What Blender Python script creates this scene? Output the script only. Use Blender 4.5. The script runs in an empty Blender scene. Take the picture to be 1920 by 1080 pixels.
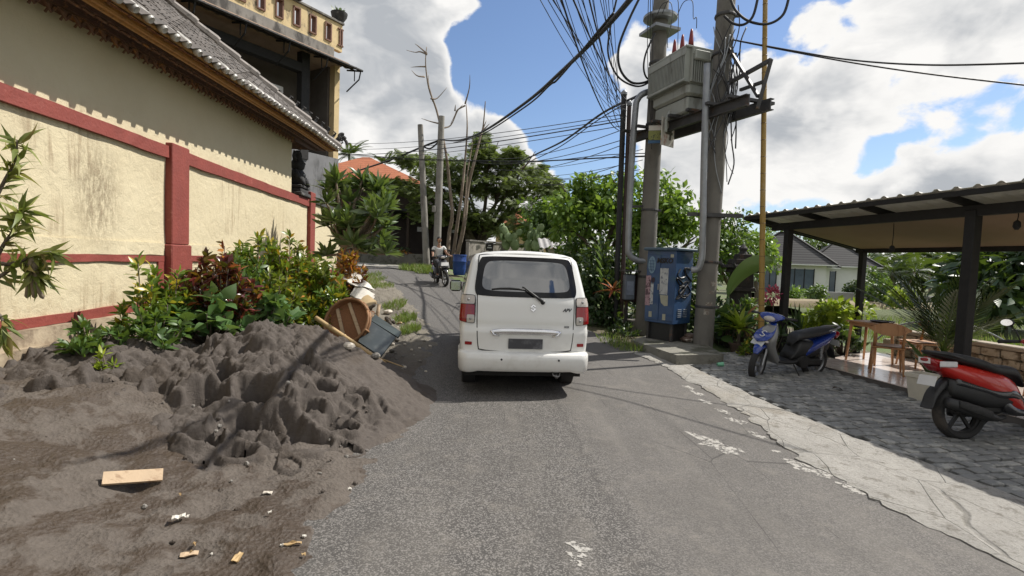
import bpy, math, random
import numpy as np
from mathutils import Vector, Matrix, noise as mn
random.seed(7); RNG = np.random.default_rng(11)
R = math.radians
SC = bpy.context.scene
COL = SC.collection

# ------------------------------------------------------------------ camera
H = 1.72; PIT = math.atan(50/960); ROL = R(2.2); F = 960.0
_cp, _sp, _cr, _sr = math.cos(PIT), math.sin(PIT), math.cos(ROL), math.sin(ROL)
FW = Vector((0, _cp, -_sp)); _u0 = Vector((0, _sp, _cp)); _r0 = Vector((1, 0, 0))
RT = _cr*_r0 + _sr*_u0; UP = -_sr*_r0 + _cr*_u0
def ray(px, py): return FW + RT*((px-960)/F) - UP*((py-540)/F)
def P(px, py, y):                      # survey: point seen at photo pixel px, py that stands y metres ahead
    d = ray(px, py); return Vector((0, 0, H)) + d*(y/d.y)
cam = bpy.data.cameras.new("camera"); cam.sensor_width = 36; cam.lens = 18; cam.clip_start = .05; cam.clip_end = 3000
camo = bpy.data.objects.new("camera", cam); COL.objects.link(camo)
camo.matrix_world = Matrix.Translation((0, 0, H)) @ Matrix((RT, UP, -FW)).transposed().to_4x4()
SC.camera = camo

# ------------------------------------------------------------------ mesh builders
def unit(v):
    v = Vector(v); return v.normalized()
class MB:
    def __init__(s): s.v = []; s.f = []; s.m = []; s.mi = 0
    def add(s, vs, fs):
        o = len(s.v); s.v += [Vector(v) for v in vs]; s.f += [tuple(i+o for i in f) for f in fs]; s.m += [s.mi]*len(fs); return s
    def box(s, c, d, rot=None, taper=1.0, bev=0.0):
        hx, hy, hz = d[0]/2, d[1]/2, d[2]/2; vs = []
        if bev <= 0:
            for z, k in ((-hz, 1), (hz, taper)):
                vs += [(-hx*k, -hy*k, z), (hx*k, -hy*k, z), (hx*k, hy*k, z), (-hx*k, hy*k, z)]
            fs = [(3, 2, 1, 0), (4, 5, 6, 7), (0, 1, 5, 4), (1, 2, 6, 5), (2, 3, 7, 6), (3, 0, 4, 7)]
        else:
            b = min(bev, hx*.9, hy*.9, hz*.9)
            def ring(x, y, z, k):
                return [((-x+b)*k, -y*k, z), ((x-b)*k, -y*k, z), (x*k, (-y+b)*k, z), (x*k, (y-b)*k, z), ((x-b)*k, y*k, z), ((-x+b)*k, y*k, z), (-x*k, (y-b)*k, z), (-x*k, (-y+b)*k, z)]
            vs = ring(hx-b, hy-b, -hz, 1)+ring(hx, hy, -hz+b, 1)+ring(hx, hy, hz-b, taper)+ring(hx-b, hy-b, hz, taper)
            fs = [tuple(range(7, -1, -1)), tuple(range(24, 32))]
            for l in range(3):
                for i in range(8): j = (i+1) % 8; fs.append((l*8+i, l*8+j, l*8+8+j, l*8+8+i))
        c = Vector(c)
        if rot is not None:
            M = rot if isinstance(rot, Matrix) else Matrix.Rotation(rot, 3, 'Z')
            vs = [M @ Vector(v) for v in vs]
        return s.add([Vector(v)+c for v in vs], fs)
    def bar(s, a, b, w, h=None, upv=(0, 0, 1)):     # square bar from a to b
        a, b = Vector(a), Vector(b); h = h or w; d = (b-a); L = d.length; d = d/L
        x = d.cross(Vector(upv))
        if x.length < 1e-4: x = d.cross(Vector((0, 1, 0)))
        x.normalize(); z = x.cross(d)
        M = Matrix((x, d, z)).transposed()
        return s.box((a+b)/2, (w, L, h), M)
    def tube(s, pts, r, n=8, cap=True):
        pts = [Vector(p) for p in pts]; k = len(pts)
        rs = r if isinstance(r, (list, tuple)) else [r]*k
        vs = []; fs = []; ref = None
        for i, p in enumerate(pts):
            d = (pts[min(i+1, k-1)]-pts[max(i-1, 0)])
            d = d.normalized() if d.length > 1e-9 else Vector((0, 0, 1))
            if ref is None: ref = d.orthogonal().normalized()
            ref = (ref - d*ref.dot(d))
            ref = ref.normalized() if ref.length > 1e-6 else d.orthogonal().normalized()
            q = d.cross(ref)
            for j in range(n):
                a = 2*math.pi*j/n; vs.append(p+(ref*math.cos(a)+q*math.sin(a))*rs[i])
        for i in range(k-1):
            for j in range(n): j2 = (j+1) % n; fs.append((i*n+j, i*n+j2, (i+1)*n+j2, (i+1)*n+j))
        if cap: fs += [tuple(range(n-1, -1, -1)), tuple(range((k-1)*n, k*n))]
        return s.add(vs, fs)
    def lathe(s, prof, c=(0, 0, 0), n=16, M=None, cap=True):   # prof: (radius, height)
        vs = []; fs = []; c = Vector(c)
        for r, z in prof:
            for j in range(n):
                a = 2*math.pi*j/n; v = Vector((r*math.cos(a), r*math.sin(a), z)); vs.append((M @ v if M else v)+c)
        for i in range(len(prof)-1):
            for j in range(n): j2 = (j+1) % n; fs.append((i*n+j, i*n+j2, (i+1)*n+j2, (i+1)*n+j))
        if cap: fs += [tuple(range(n-1, -1, -1)), tuple(range((len(prof)-1)*n, len(prof)*n))]
        return s.add(vs, fs)
    def ball(s, c, r, n=10, m=6, sq=(1, 1, 1), M=None):
        pr = [(math.sin(math.pi*i/m)*1.0, -math.cos(math.pi*i/m)) for i in range(m+1)]
        pr[0] = (.02, -1); pr[-1] = (.02, 1)
        vs = []; o = MB().lathe(pr, n=n)
        for v in o.v:
            w = Vector((v.x*r*sq[0], v.y*r*sq[1], v.z*r*sq[2])); vs.append((M @ w if M else w)+Vector(c))
        return s.add(vs, o.f)
    def prism(s, poly, z0, z1, M=None, c=(0, 0, 0)):            # poly of 2D points, extruded along local z
        n = len(poly); c = Vector(c); vs = [Vector((x, y, z0)) for x, y in poly]+[Vector((x, y, z1)) for x, y in poly]
        if M is not None: vs = [M @ v for v in vs]
        fs = [tuple(range(n-1, -1, -1)), tuple(range(n, 2*n))]+[(i, (i+1) % n, n+(i+1) % n, n+i) for i in range(n)]
        return s.add([v+c for v in vs], fs)
    def grid(s, fn, nu, nv, flip=False, wrap=False):
        vs = [fn(i/(nu-1) if not wrap else i/nu, j/(nv-1)) for j in range(nv) for i in range(nu)]; fs = []
        for j in range(nv-1):
            for i in range(nu if wrap else nu-1):
                i2 = (i+1) % nu
                q = (j*nu+i, j*nu+i2, (j+1)*nu+i2, (j+1)*nu+i); fs.append(q[::-1] if flip else q)
        return s.add(vs, fs)
    def merge(s, o, M=None):
        k = len(s.v); s.v += [(M @ v if M is not None else v) for v in o.v]; s.f += [tuple(i+k for i in f) for f in o.f]; s.m += o.m; return s

CHILD = {}
def tag(o, label=None, cat=None, group=None, kind=None):
    if label: o["label"] = label
    if cat: o["category"] = cat
    if group: o["group"] = group
    if kind: o["kind"] = kind
    return o
def thing(name, label, cat, loc=(0, 0, 0), rotz=0, group=None, M=None):
    o = bpy.data.objects.new(name, None); COL.objects.link(o); o.empty_display_size = .2
    o.matrix_world = M if M is not None else Matrix.Translation(loc) @ Matrix.Rotation(rotz, 4, 'Z')
    return tag(o, label, cat, group)
def raw(name, V, Fc, mat, parent=None, smooth=False, mi=None, origin=None):
    me = bpy.data.meshes.new(name)
    if isinstance(Fc, np.ndarray):
        k = Fc.shape[1]; me.vertices.add(len(V)); me.vertices.foreach_set("co", np.asarray(V, np.float32).ravel())
        me.loops.add(Fc.size); me.loops.foreach_set("vertex_index", Fc.astype(np.int32).ravel())
        me.polygons.add(len(Fc)); me.polygons.foreach_set("loop_start", np.arange(len(Fc), dtype=np.int32)*k)
        me.update(calc_edges=True)
    else: me.from_pydata([tuple(v) for v in V], [], Fc)
    for m in (mat if isinstance(mat, (list, tuple)) else [mat]): me.materials.append(m)
    if mi is not None: me.polygons.foreach_set("material_index", np.array(mi, np.int32))
    if smooth: me.polygons.foreach_set("use_smooth", np.ones(len(me.polygons), bool))
    me.validate(); me.update()
    o = bpy.data.objects.new(name, me); COL.objects.link(o)
    if parent is not None: o.parent = parent
    if origin is not None: o.location = origin
    return o
def obj(name, mb, mat, parent=None, smooth=False, world=False, ang=None, top=None):
    """one mesh object; world=True: the builder holds world coordinates and the parent sits elsewhere"""
    V = mb.v; org = None
    if parent is not None and world:
        Mi = parent.matrix_world.inverted() if parent.parent is None else (parent.parent.matrix_world @ parent.matrix_local).inverted()
        V = [Mi @ v for v in V]
    if parent is None:
        a = np.array(V); org = Vector(((a[:, 0].min()+a[:, 0].max())/2, (a[:, 1].min()+a[:, 1].max())/2, a[:, 2].min())); V = [v-org for v in V]
    o = raw(name, V, mb.f, mat, parent, smooth or ang is not None, mb.m if isinstance(mat, (list, tuple)) else None, org)
    if ang is not None: o.data.set_sharp_from_angle(angle=R(ang))
    if top: tag(o, *top)
    return o
def struct(name, mb, mat, smooth=False): 
    o = raw(name, mb.v, mb.f, mat, None, smooth); o["kind"] = "structure"; return o
def copy_tree(o, parent=None):
    c = o.copy(); COL.objects.link(c)
    if parent is not None: c.parent = parent
    for ch in [x for x in COL.objects if x.parent == o]: copy_tree(ch, c)
    return c
def text_mb(body, size, M, depth=.003, shear=0.0, bold=0.0):
    cu = bpy.data.curves.new("t", 'FONT'); cu.body = body; cu.size = size; cu.extrude = depth; cu.shear = shear; cu.offset = bold
    cu.align_x = 'CENTER'; cu.align_y = 'CENTER'; cu.resolution_u = 3
    ob = bpy.data.objects.new("t", cu); COL.objects.link(ob); bpy.context.view_layer.update()
    me = bpy.data.meshes.new_from_object(ob.evaluated_get(bpy.context.evaluated_depsgraph_get()))
    mb = MB(); mb.add([M @ v.co for v in me.vertices], [tuple(p.vertices) for p in me.polygons])
    bpy.data.objects.remove(ob); bpy.data.curves.remove(cu); bpy.data.meshes.remove(me); return mb
def frame(o, x, y):                     # 4x4 with local x, y axes and their normal
    x = unit(x); z = x.cross(unit(y)).normalized(); y = z.cross(x)
    M = Matrix((x, y, z)).transposed().to_4x4(); M.translation = Vector(o); return M
def catm(pts, n=6):
    pts = [Vector(p) for p in pts]; out = []
    for i in range(len(pts)-1):
        p0, p1, p2, p3 = pts[max(i-1, 0)], pts[i], pts[i+1], pts[min(i+2, len(pts)-1)]
        for k in range(n):
            t = k/n; out.append(.5*((2*p1)+(p2-p0)*t+(2*p0-5*p1+4*p2-p3)*t*t+(3*p1-p0-3*p2+p3)*t**3))
    return out+[pts[-1]]
def ss(a, b, x):
    t = min(1, max(0, (x-a)/(b-a))); return t*t*(3-2*t)
def fbm(x, y, z=0.0, o=4): return mn.fractal(Vector((x, y, z)), .8, 2.1, o)

# ------------------------------------------------------------------ leaves
def tmpl(w=.3, fold=.12, droop=.15, seg=3, shape=(.55, 1, .6)):
    V = [(0, 0, 0)]; T = []; n = seg
    for i in range(n):
        t = (i+1)/(n+1); z = -droop*t*t; hw = w/2*shape[min(int(i*len(shape)/n), len(shape)-1)]
        V += [(-hw, t, z+fold*hw), (0, t, z), (hw, t, z+fold*hw)]
    V.append((0, 1, -droop)); e = len(V)-1
    T += [(0, 2, 1), (0, 3, 2)]
    for i in range(n-1):
        a = 1+3*i; b = a+3; T += [(a, a+1, b), (a+1, b+1, b), (a+1, a+2, b+1), (a+2, b+2, b+1)]
    a = 1+3*(n-1); T += [(a, a+1, e), (a+1, a+2, e)]
    return np.array(V, float), np.array(T)
def frond_t(n=9, lw=.05, ll=.35, droop=.3, ang=65, stem=.012):
    """pinnate frond along y of unit length, leaflets in pairs"""
    V = []; T = []
    def pt(t): return np.array((0, t, -droop*t*t))
    for i in range(6):
        p = pt(i/5); V += [p+(-stem, 0, 0), p+(stem, 0, 0)]
        if i: k = 2*i; T += [(k-2, k-1, k), (k-1, k+1, k)]
    for i in range(n):
        t = .12+.88*i/(n-1); p = pt(t); l = ll*(math.sin(math.pi*min(.97, (.25+.72*t)))**.7)
        for s in (-1, 1):
            a = R(ang*(1-.45*t)); d = np.array((s*math.sin(a), math.cos(a), -.25)); q = np.array((-d[1]*s, d[0]*s, 0))*s
            k = len(V); V += [p, p+d*l*.45+q*lw, p+d*l*.45-q*lw, p+d*l+np.array((0, 0, -.12*l))]
            T += [(k, k+1, k+2), (k+1, k+3, k+2)]
    return np.array(V, float), np.array(T)
def leafmesh(T, pos, dr, upv, sc, wid=None):
    tv, tt = T; pos = np.asarray(pos, float); N = len(pos); dr = np.asarray(dr, float); upv = np.asarray(upv, float)
    dr = dr/np.linalg.norm(dr, axis=1, keepdims=True)
    sx = np.cross(dr, upv); l = np.linalg.norm(sx, axis=1, keepdims=True); sx = np.where(l > 1e-5, sx/np.maximum(l, 1e-5), np.array((1., 0, 0)))
    nz = np.cross(sx, dr); sc = np.broadcast_to(np.asarray(sc, float), (N,)); w = sc if wid is None else sc*wid
    V = pos[:, None, :]+tv[None, :, 0:1]*sx[:, None, :]*w[:, None, None]+tv[None, :, 1:2]*dr[:, None, :]*sc[:, None, None]+tv[None, :, 2:3]*nz[:, None, :]*sc[:, None, None]
    return V.reshape(-1, 3), (tt[None]+(np.arange(N)*len(tv))[:, None, None]).reshape(-1, 3)
def rdir(N, zb=0.0):
    v = RNG.normal(size=(N, 3)); v[:, 2] += zb; return v/np.linalg.norm(v, axis=1, keepdims=True)
def leafobj(name, T, pos, dr, upv, sc, mat, parent, wid=None):
    V, Fc = leafmesh(T, pos, dr, upv, sc, wid); return raw(name, V, Fc, mat, parent)
STRAP = tmpl(.36, .22, .25, 3, (.75, 1, .7)); OVAL = tmpl(.55, .15, .2); HEART = tmpl(.8, .1, .35, 3, (1, .9, .5)); LONG = tmpl(.17, .2, .5, 4, (.8, 1, .9, .5)); SMALL = tmpl(.6, .15, .1, 1, (1,))
FEATH = frond_t(9, .055, .42, .25); PALM = frond_t(22, .012, .34, .75, 58, .008); FERN = frond_t(8, .05, .5, .2, 50)

# ------------------------------------------------------------------ materials
class NT:
    def __init__(s, nt): s.t = nt; s.n = nt.nodes; s.l = nt.links
    def new(s, ty, **kw):
        n = s.n.new(ty)
        for k, v in kw.items(): setattr(n, k, v)
        return n
    def link(s, a, b): s.l.new(a, b)
    def val(s, sock, v):
        if hasattr(v, 'links') or hasattr(v, 'is_linked'): s.l.new(v, sock)
        else: sock.default_value = v
    def math(s, op, a, b=0.0, c=0.0, clamp=False):
        n = s.new('ShaderNodeMath', operation=op, use_clamp=clamp)
        for i, x in enumerate((a, b, c)): s.val(n.inputs[i], x)
        return n.outputs[0]
    def mix(s, f, a, b, mode='MIX'):
        n = s.new('ShaderNodeMix', data_type='RGBA', blend_type=mode)
        s.val(n.inputs[0], f); s.val(n.inputs[6], c4(a)); s.val(n.inputs[7], c4(b)); return n.outputs[2]
    def noise(s, vec, scale=5, detail=4, rough=.55, dist=0.0, col=False):
        n = s.new('ShaderNodeTexNoise'); n.inputs['Scale'].default_value = scale; n.inputs['Detail'].default_value = detail; n.inputs['Roughness'].default_value = rough; n.inputs['Distortion'].default_value = dist
        if vec is not None: s.link(vec, n.inputs['Vector'])
        return n.outputs['Color' if col else 'Fac']
    def vor(s, vec, scale=5, feature='F1', out='Distance', rnd=1.0):
        n = s.new('ShaderNodeTexVoronoi', feature=feature); n.inputs['Scale'].default_value = scale; n.inputs['Randomness'].default_value = rnd
        s.link(vec, n.inputs['Vector']); return n.outputs[out]
    def ramp(s, f, lo, hi):            # smoothstep
        n = s.new('ShaderNodeMapRange', interpolation_type='SMOOTHSTEP'); s.val(n.inputs[0], f); n.inputs[1].default_value = lo; n.inputs[2].default_value = hi; return n.outputs[0]
    def pos(s, scale=None, obj_=False):
        if obj_: o = s.new('ShaderNodeTexCoord').outputs['Object']
        else: o = s.new('ShaderNodeNewGeometry').outputs['Position']
        if scale is not None:
            n = s.new('ShaderNodeVectorMath', operation='MULTIPLY'); s.link(o, n.inputs[0]); n.inputs[1].default_value = scale; o = n.outputs[0]
        return o
    def sep(s, v):
        n = s.new('ShaderNodeSeparateXYZ'); s.link(v, n.inputs[0]); return n.outputs
def c4(c): return (*c, 1.0) if isinstance(c, tuple) and len(c) == 3 else c
def mul(c, k): return tuple(min(1, x*k) for x in c)
def newmat(name):
    m = bpy.data.materials.new(name); m.use_nodes = True; t = NT(m.node_tree); b = t.n.get('Principled BSDF'); return m, t, b
def bump(t, b, h, strength=.5, dist=.01):
    n = t.new('ShaderNodeBump'); n.inputs['Strength'].default_value = strength; n.inputs['Distance'].default_value = dist; t.link(h, n.inputs['Height']); t.link(n.outputs[0], b.inputs['Normal'])
def pm(name, base, rough=.6, var=.15, sc=6, bmp=0, bsc=40, metal=0, spec=.5, c2=None, f2=(.5, .65), s2=3, coat=0, strk=None, bd=.01):
    m, t, b = newmat(name); p = t.pos(obj_=True)
    f = t.noise(p, sc, 5, .6); c = t.mix(f, mul(base, 1-var*1.6), mul(base, 1+var*1.6))
    if c2: c = t.mix(t.ramp(t.noise(t.pos(strk, True) if strk else p, s2, 6, .65), *f2), c, c2)
    t.link(c, b.inputs['Base Color']); b.inputs['Metallic'].default_value = metal; b.inputs['Specular IOR Level'].default_value = spec
    rr = t.new('ShaderNodeMapRange'); t.link(t.noise(p, sc*2.3, 3), rr.inputs[0]); rr.inputs[3].default_value = max(.02, rough-.12); rr.inputs[4].default_value = min(1, rough+.12); t.link(rr.outputs[0], b.inputs['Roughness'])
    if coat: b.inputs['Coat Weight'].default_value = coat; b.inputs['Coat Roughness'].default_value = .05
    if bmp: bump(t, b, t.noise(p, bsc, 5, .65), bmp, bd)
    return m
def leafmat(name, a, b_, rough=.45, tr=.3, c3=None, f3=.85, spec=.5):
    """leaf: per-leaf random between two colours (c3: some leaves), translucent"""
    m, t, b = newmat(name); g = t.new('ShaderNodeNewGeometry'); rn = g.outputs['Random Per Island']
    c = t.mix(rn, a, b_); n = t.noise(t.pos(), 3, 3); c = t.mix(t.math('MULTIPLY', n, .5), c, mul(a, .6))
    if c3: c = t.mix(t.ramp(t.math('FRACT', t.math('MULTIPLY', rn, 7.31)), f3, f3+.03), c, c3)
    t.link(c, b.inputs['Base Color']); b.inputs['Roughness'].default_value = rough; b.inputs['Specular IOR Level'].default_value = spec
    tl = t.new('ShaderNodeBsdfTranslucent'); t.link(t.mix(.35, c, (.35, .5, .03)), tl.inputs[0]); mx = t.new('ShaderNodeMixShader'); mx.inputs[0].default_value = tr
    t.link(b.outputs[0], mx.inputs[1]); t.link(tl.outputs[0], mx.inputs[2]); t.link(mx.outputs[0], t.n['Material Output'].inputs[0]); return m

# ------------------------------------------------------------------ sky, sun
SKYB = -.01
SKYL = ((740, 110, 17, .20), (885, 95, 7, .13), (700, -250, 22, .04), (975, 30, 8, -.24), (975, -110, 10, -.24), (1010, 140, 7, -.18), (950, 195, 6, -.16), (1065, 195, 5, -.18), (1110, 290, 6, -.16), (1180, 110, 6, .12), (1150, 205, 4, .10), (1020, 265, 4, .14), (950, 275, 4, .14), (1330, 20, 6, -.20), (1600, 180, 16, .09), (1760, 70, 10, .12), (1900, 120, 8, .13), (1900, 250, 6, .10), (1640, 290, 6, .04), (1600, 120, 4, -.10), (1700, 250, 4, -.12), (1795, 195, 5, -.16), (1480, 60, 4, -.08), (1500, 335, 7, -.18), (1860, 300, 6, -.16), (1450, 230, 6, .08), ((.0, -.65, .76), None, 36, .24), ((-.3, -.9, .35), None, 30, .05))
TS = unit((1.4, .62, 1.8)); ELEV = math.asin(TS.z)
w = bpy.data.worlds.new("World"); SC.world = w; w.use_nodes = True; t = NT(w.node_tree); bg = t.n['Background']
sky = t.new('ShaderNodeTexSky', sky_type='NISHITA'); sky.sun_disc = False; sky.sun_elevation = ELEV; sky.sun_rotation = math.atan2(TS.x, TS.y); sky.air_density = 1.0; sky.dust_density = .4; sky.ozone_density = 2.5
dirv = t.new('ShaderNodeTexCoord').outputs['Generated']
nv = t.new('ShaderNodeVectorMath', operation='NORMALIZE'); t.link(dirv, nv.inputs[0]); dirv = nv.outputs[0]
def vm(op, a, b):
    n = t.new('ShaderNodeVectorMath', operation=op)
    for i, x in enumerate((a, b)): t.val(n.inputs[i], x)
    return n.outputs['Value' if op == 'DOT_PRODUCT' else 'Vector']
def dens(off):
    v = vm('ADD', dirv, off); v = vm('MULTIPLY', v, (1, 1, 1.35)); wv = t.noise(vm('ADD', v, (3.1, 5.2, .4)), 4, 2, .5, 0, True)
    v = vm('ADD', v, vm('MULTIPLY', vm('SUBTRACT', wv, (.5, .5, .5)), (.16, .16, .16)))
    n = t.noise(v, 2.2, 2, .5); vo = t.new('ShaderNodeTexVoronoi', feature='F1', normalize=True); vo.inputs['Scale'].default_value = 6.0; vo.inputs['Detail'].default_value = 3; vo.inputs['Roughness'].default_value = .55; t.link(v, vo.inputs['Vector'])
    d = t.math('ADD', t.math('MULTIPLY', n, 1.0), t.math('MULTIPLY', t.math('SUBTRACT', .45, vo.outputs['Distance']), .42))
    return t.math('ADD', d, t.math('ADD', t.math('MULTIPLY', t.math('SUBTRACT', t.noise(v, 13, 5, .6), .5), .22), t.math('MULTIPLY', t.math('SUBTRACT', t.noise(v, 4.6, 2, .5), .5), .42))), n
# cloud banks and the blue gaps between them, as directions on the sky
bias = SKYB; bias_n = None
for px, py, rad, wt in SKYL:
    d = unit(ray(px, py)) if py is not None else unit(px); dt = vm('DOT_PRODUCT', dirv, tuple(d))
    g = t.math('MULTIPLY', t.ramp(dt, math.cos(R(rad*1.6)), math.cos(R(rad*.1))), wt)
    bias_n = g if bias_n is None else t.math('ADD', bias_n, g)
d0, n0 = dens((0, 0, 0)); dn = t.math('ADD', t.math('ADD', d0, bias_n), t.math('ADD', bias, t.math('MULTIPLY', t.ramp(t.sep(dirv)[2], .34, .02), .11)))
al = t.ramp(dn, .555, .60)
v2 = vm('ADD', dirv, tuple(TS*.09)); v2 = vm('MULTIPLY', v2, (1, 1, 1.35)); sh = t.math('SUBTRACT', t.noise(v2, 3.4, 5, .55), t.noise(vm('MULTIPLY', dirv, (1, 1, 1.35)), 3.4, 5, .55))   # thicker towards the sun: self-shaded
thick = t.ramp(dn, .62, .92)
gray = t.math('ADD', t.math('MULTIPLY', t.ramp(sh, -.06, .13), .58), t.math('MULTIPLY', thick, .26)); gray = t.math('ADD', gray, t.math('MULTIPLY', t.math('SUBTRACT', t.noise(vm('MULTIPLY', dirv, (1, 1, 2.2)), 5.0, 7, .6, .6), .47), 1.9)); gray = t.math('MULTIPLY', t.math('MINIMUM', gray, .9), t.ramp(dn, .57, .70), clamp=True)
CLW = 9.6
ccol = t.mix(gray, (CLW, CLW*.985, CLW*.96), (CLW*.42, CLW*.45, CLW*.49))
skc = t.mix(1.0, sky.outputs[0], (1.26, 1.27, 1.34), 'MULTIPLY')
hz = t.ramp(t.sep(dirv)[2], -.02, .22)
skc = t.mix(hz, t.mix(.35, skc, (5.0, 5.8, 6.6)), skc)
t.link(t.mix(al, skc, ccol), bg.inputs[0]); bg.inputs[1].default_value = .083
sl = bpy.data.lights.new("sun", 'SUN'); sl.energy = 5.0; sl.angle = R(.53); sl.color = (1, .955, .88)
so = bpy.data.objects.new("sun", sl); COL.objects.link(so); so.rotation_euler = TS.to_track_quat('Z', 'Y').to_euler(); so.location = (20, 10, 30)
SC.view_settings.view_transform = 'Standard'; SC.view_settings.look = 'None'; SC.view_settings.exposure = .3; SC.view_settings.gamma = 1
SC.cycles.max_bounces = 6; SC.cycles.transparent_max_bounces = 6; SC.cycles.caustics_reflective = False; SC.cycles.caustics_refractive = False
# ================================================================== terrain
def lerp_pts(pts, y):
    if y <= pts[0][0]: return pts[0][1]
    for (a, b), (c, d) in zip(pts, pts[1:]):
        if y <= c: return b+(d-b)*(y-a)/(c-a)
    return pts[-1][1]
XRP = [(-8, 3.1), (3, 3.05), (5, 2.75), (8.2, 2.55), (10, 1.95), (12, 1.2), (15, 0), (18, -1.6), (21, -3.6), (24, -6), (40, -14)]
XLP = [(-8, -.9), (5, -.9), (7.5, -1.25), (9, -1.35), (12, -2.0), (15.3, -3.2), (18.5, -4.4), (21, -6.2), (23, -9), (40, -30)]
def road_z(y): k = 1.5; return .076*k*math.log(1+math.exp(min(40, (y-8)/k))) if y < 30 else .076*22+.02*(y-30)
NW = Vector((.9956, .0934, 0)); DW = Vector((-.0934, .9956, 0)); WO = Vector((-4.53, 0, 0))
def wt(x, y): return (x+4.53)*NW.x+y*NW.y          # distance out from the wall
def bank(x, y): return .44*ss(2.9, 1.0, wt(x, y))*ss(18, 13, y)
def gz(x, y):
    a = road_z(y); xr = lerp_pts(XRP, y); b = -.013*max(0, y-12)
    z = a+(b-a)*ss(1.5, 9, x-xr)
    return z
def gnd(px, py, dz=0.0):                             # survey: where the sight line through px, py meets the terrain
    d = ray(px, py); o = Vector((0, 0, H)); s = .5
    while s < 300:
        p = o+d*s
        if p.z < gz(p.x, p.y)+dz: break
        s += .02+.004*s
    return Vector((p.x, p.y, gz(p.x, p.y)+dz))
xs = [-900, -300, -120, -60, -35, -22]+[-14+.6*i for i in range(54)]+[20, 24, 30, 38, 50, 70, 110, 200, 400, 900]
ys = [-60, -20, -8]+[-4+.6*i for i in range(60)]+[34, 38, 43, 50, 60, 75, 100, 150, 250, 500, 1200]
m, t, b = newmat("ground"); p = t.pos()
g = t.ramp(t.noise(p, .35, 6, .7), .40, .56); c = t.mix(t.noise(p, 5, 5, .7), (.07, .06, .04), (.14, .115, .075))
c = t.mix(g, c, t.mix(t.noise(p, 2.5, 6, .7), (.045, .075, .018), (.13, .17, .05))); t.link(c, b.inputs[0]); b.inputs['Roughness'].default_value = .95; bump(t, b, t.noise(p, 9, 6, .7), .8, .05)
mb = MB(); mb.grid(lambda u, v: Vector((xs[round(u*(len(xs)-1))], ys[round(v*(len(ys)-1))], gz(xs[round(u*(len(xs)-1))], ys[round(v*(len(ys)-1))])-.05)), len(xs), len(ys))
struct("ground", mb, m, True)

# ---- asphalt
m, t, b = newmat("asphalt"); p = t.pos(); sx, sy, sz = t.sep(p)
ch = t.vor(p, 120, 'F1', 'Color'); chip = t.sep(ch)[0]
wn = t.noise(p, .9, 5, .6); wn2 = t.noise(p, 4.5, 5, .65)
# the smoother resurfaced strip on the right begins at a ragged seam
seam = t.math('ADD', sx, t.math('ADD', t.math('MULTIPLY', t.math('SUBTRACT', wn2, .5), .35), t.math('MULTIPLY', sy, .06)))
smooth_ = t.math('MULTIPLY', t.ramp(seam, .80, 1.3), .8)
c1 = t.mix(t.ramp(chip, .35, .95), (.062, .058, .054), (.20, .188, .175)); c2 = t.mix(chip, (.085, .079, .073), (.150, .139, .128))
c = t.mix(smooth_, c1, c2); c = t.mix(t.math('MULTIPLY', t.ramp(wn, .42, .66), .35), c, (.085, .078, .07)); c = t.mix(t.math('MULTIPLY', t.ramp(wn2, .5, .75), .35), c, (.21, .19, .165))
c = t.mix(t.math('MULTIPLY', t.ramp(t.noise(t.pos((1, .12, 1)), 2.2, 4, .6), .45, .7), .3), c, (.19, .175, .155)); c = t.mix(t.math('MULTIPLY', t.ramp(t.noise(t.pos((1, .2, 1)), 1.3, 5, .7), .55, .75), .45), c, (.06, .055, .05)); c = t.mix(t.math('MULTIPLY', t.ramp(sy, 6, 12), .6), c, (.13, .124, .118))
crack = t.ramp(t.vor(t.pos((.9, .22, 1)), 1.6, 'DISTANCE_TO_EDGE'), .007, .0); cm = t.math('MULTIPLY', crack, t.ramp(t.noise(p, .7, 2), .5, .6))
c = t.mix(t.math('MULTIPLY', cm, .7), c, (.03, .028, .026))
seamline = t.math('SUBTRACT', 1.0, t.ramp(t.math('ABSOLUTE', t.math('SUBTRACT', seam, .98)), .0, .035)); c = t.mix(t.math('MULTIPLY', seamline, .3), c, (.04, .037, .034))
t.link(c, b.inputs[0]); b.inputs['Roughness'].default_value = .82; b.inputs['Specular IOR Level'].default_value = .35
hgt = t.math('ADD', t.math('MULTIPLY', chip, t.math('SUBTRACT', 1.15, smooth_)), t.math('MULTIPLY', wn2, 1.5)); bump(t, b, hgt, .9, .006)
CL = [(-7, 1.1), (0, 1.08), (3, 1.05), (5, .95), (7, .78), (8.2, .6), (10, .2), (12, -.4), (14, -1.1), (16, -2.05), (18, -3.1)]
cl = catm([Vector((x, y, 0)) for y, x in CL]+[Vector((-5.0, 20.7, 0)), Vector((-7.6, 22.4, 0)), Vector((-11, 23.4, 0)), Vector((-16, 23.9, 0)), Vector((-40, 24.5, 0))], 6)
mb = MB(); n = len(cl)
def road_pt(u, v):
    i = round(v*(n-1)); a, c_, e = cl[max(0, i-1)], cl[i], cl[min(n-1, i+1)]; d = (e-a).normalized(); s = Vector((d.y, -d.x, 0))
    hw = 2.35 if c_.y < 8 else 2.35+(1.8-2.35)*ss(8, 11, c_.y); q = c_+s*(u*2-1)*hw; return Vector((q.x, q.y, gz(q.x, q.y)+.004))
mb.grid(road_pt, 17, n); struct("road", mb, m, True)
# apron of pale concrete on the outside of the bend
conc = pm("old_concrete", (.30, .285, .25), .85, .2, 3, .4, 30, c2=(.16, .15, .13), f2=(.5, .7))
mb = MB(); mb.grid(lambda u, v: (lambda x, y: Vector((x, y, gz(x, y)+.03)))(-10.5+u*6.2, 24.3+v*1.6+(1-u)*.5-1.2*u), 20, 4); struct("pavement", mb, conc, True)

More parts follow.
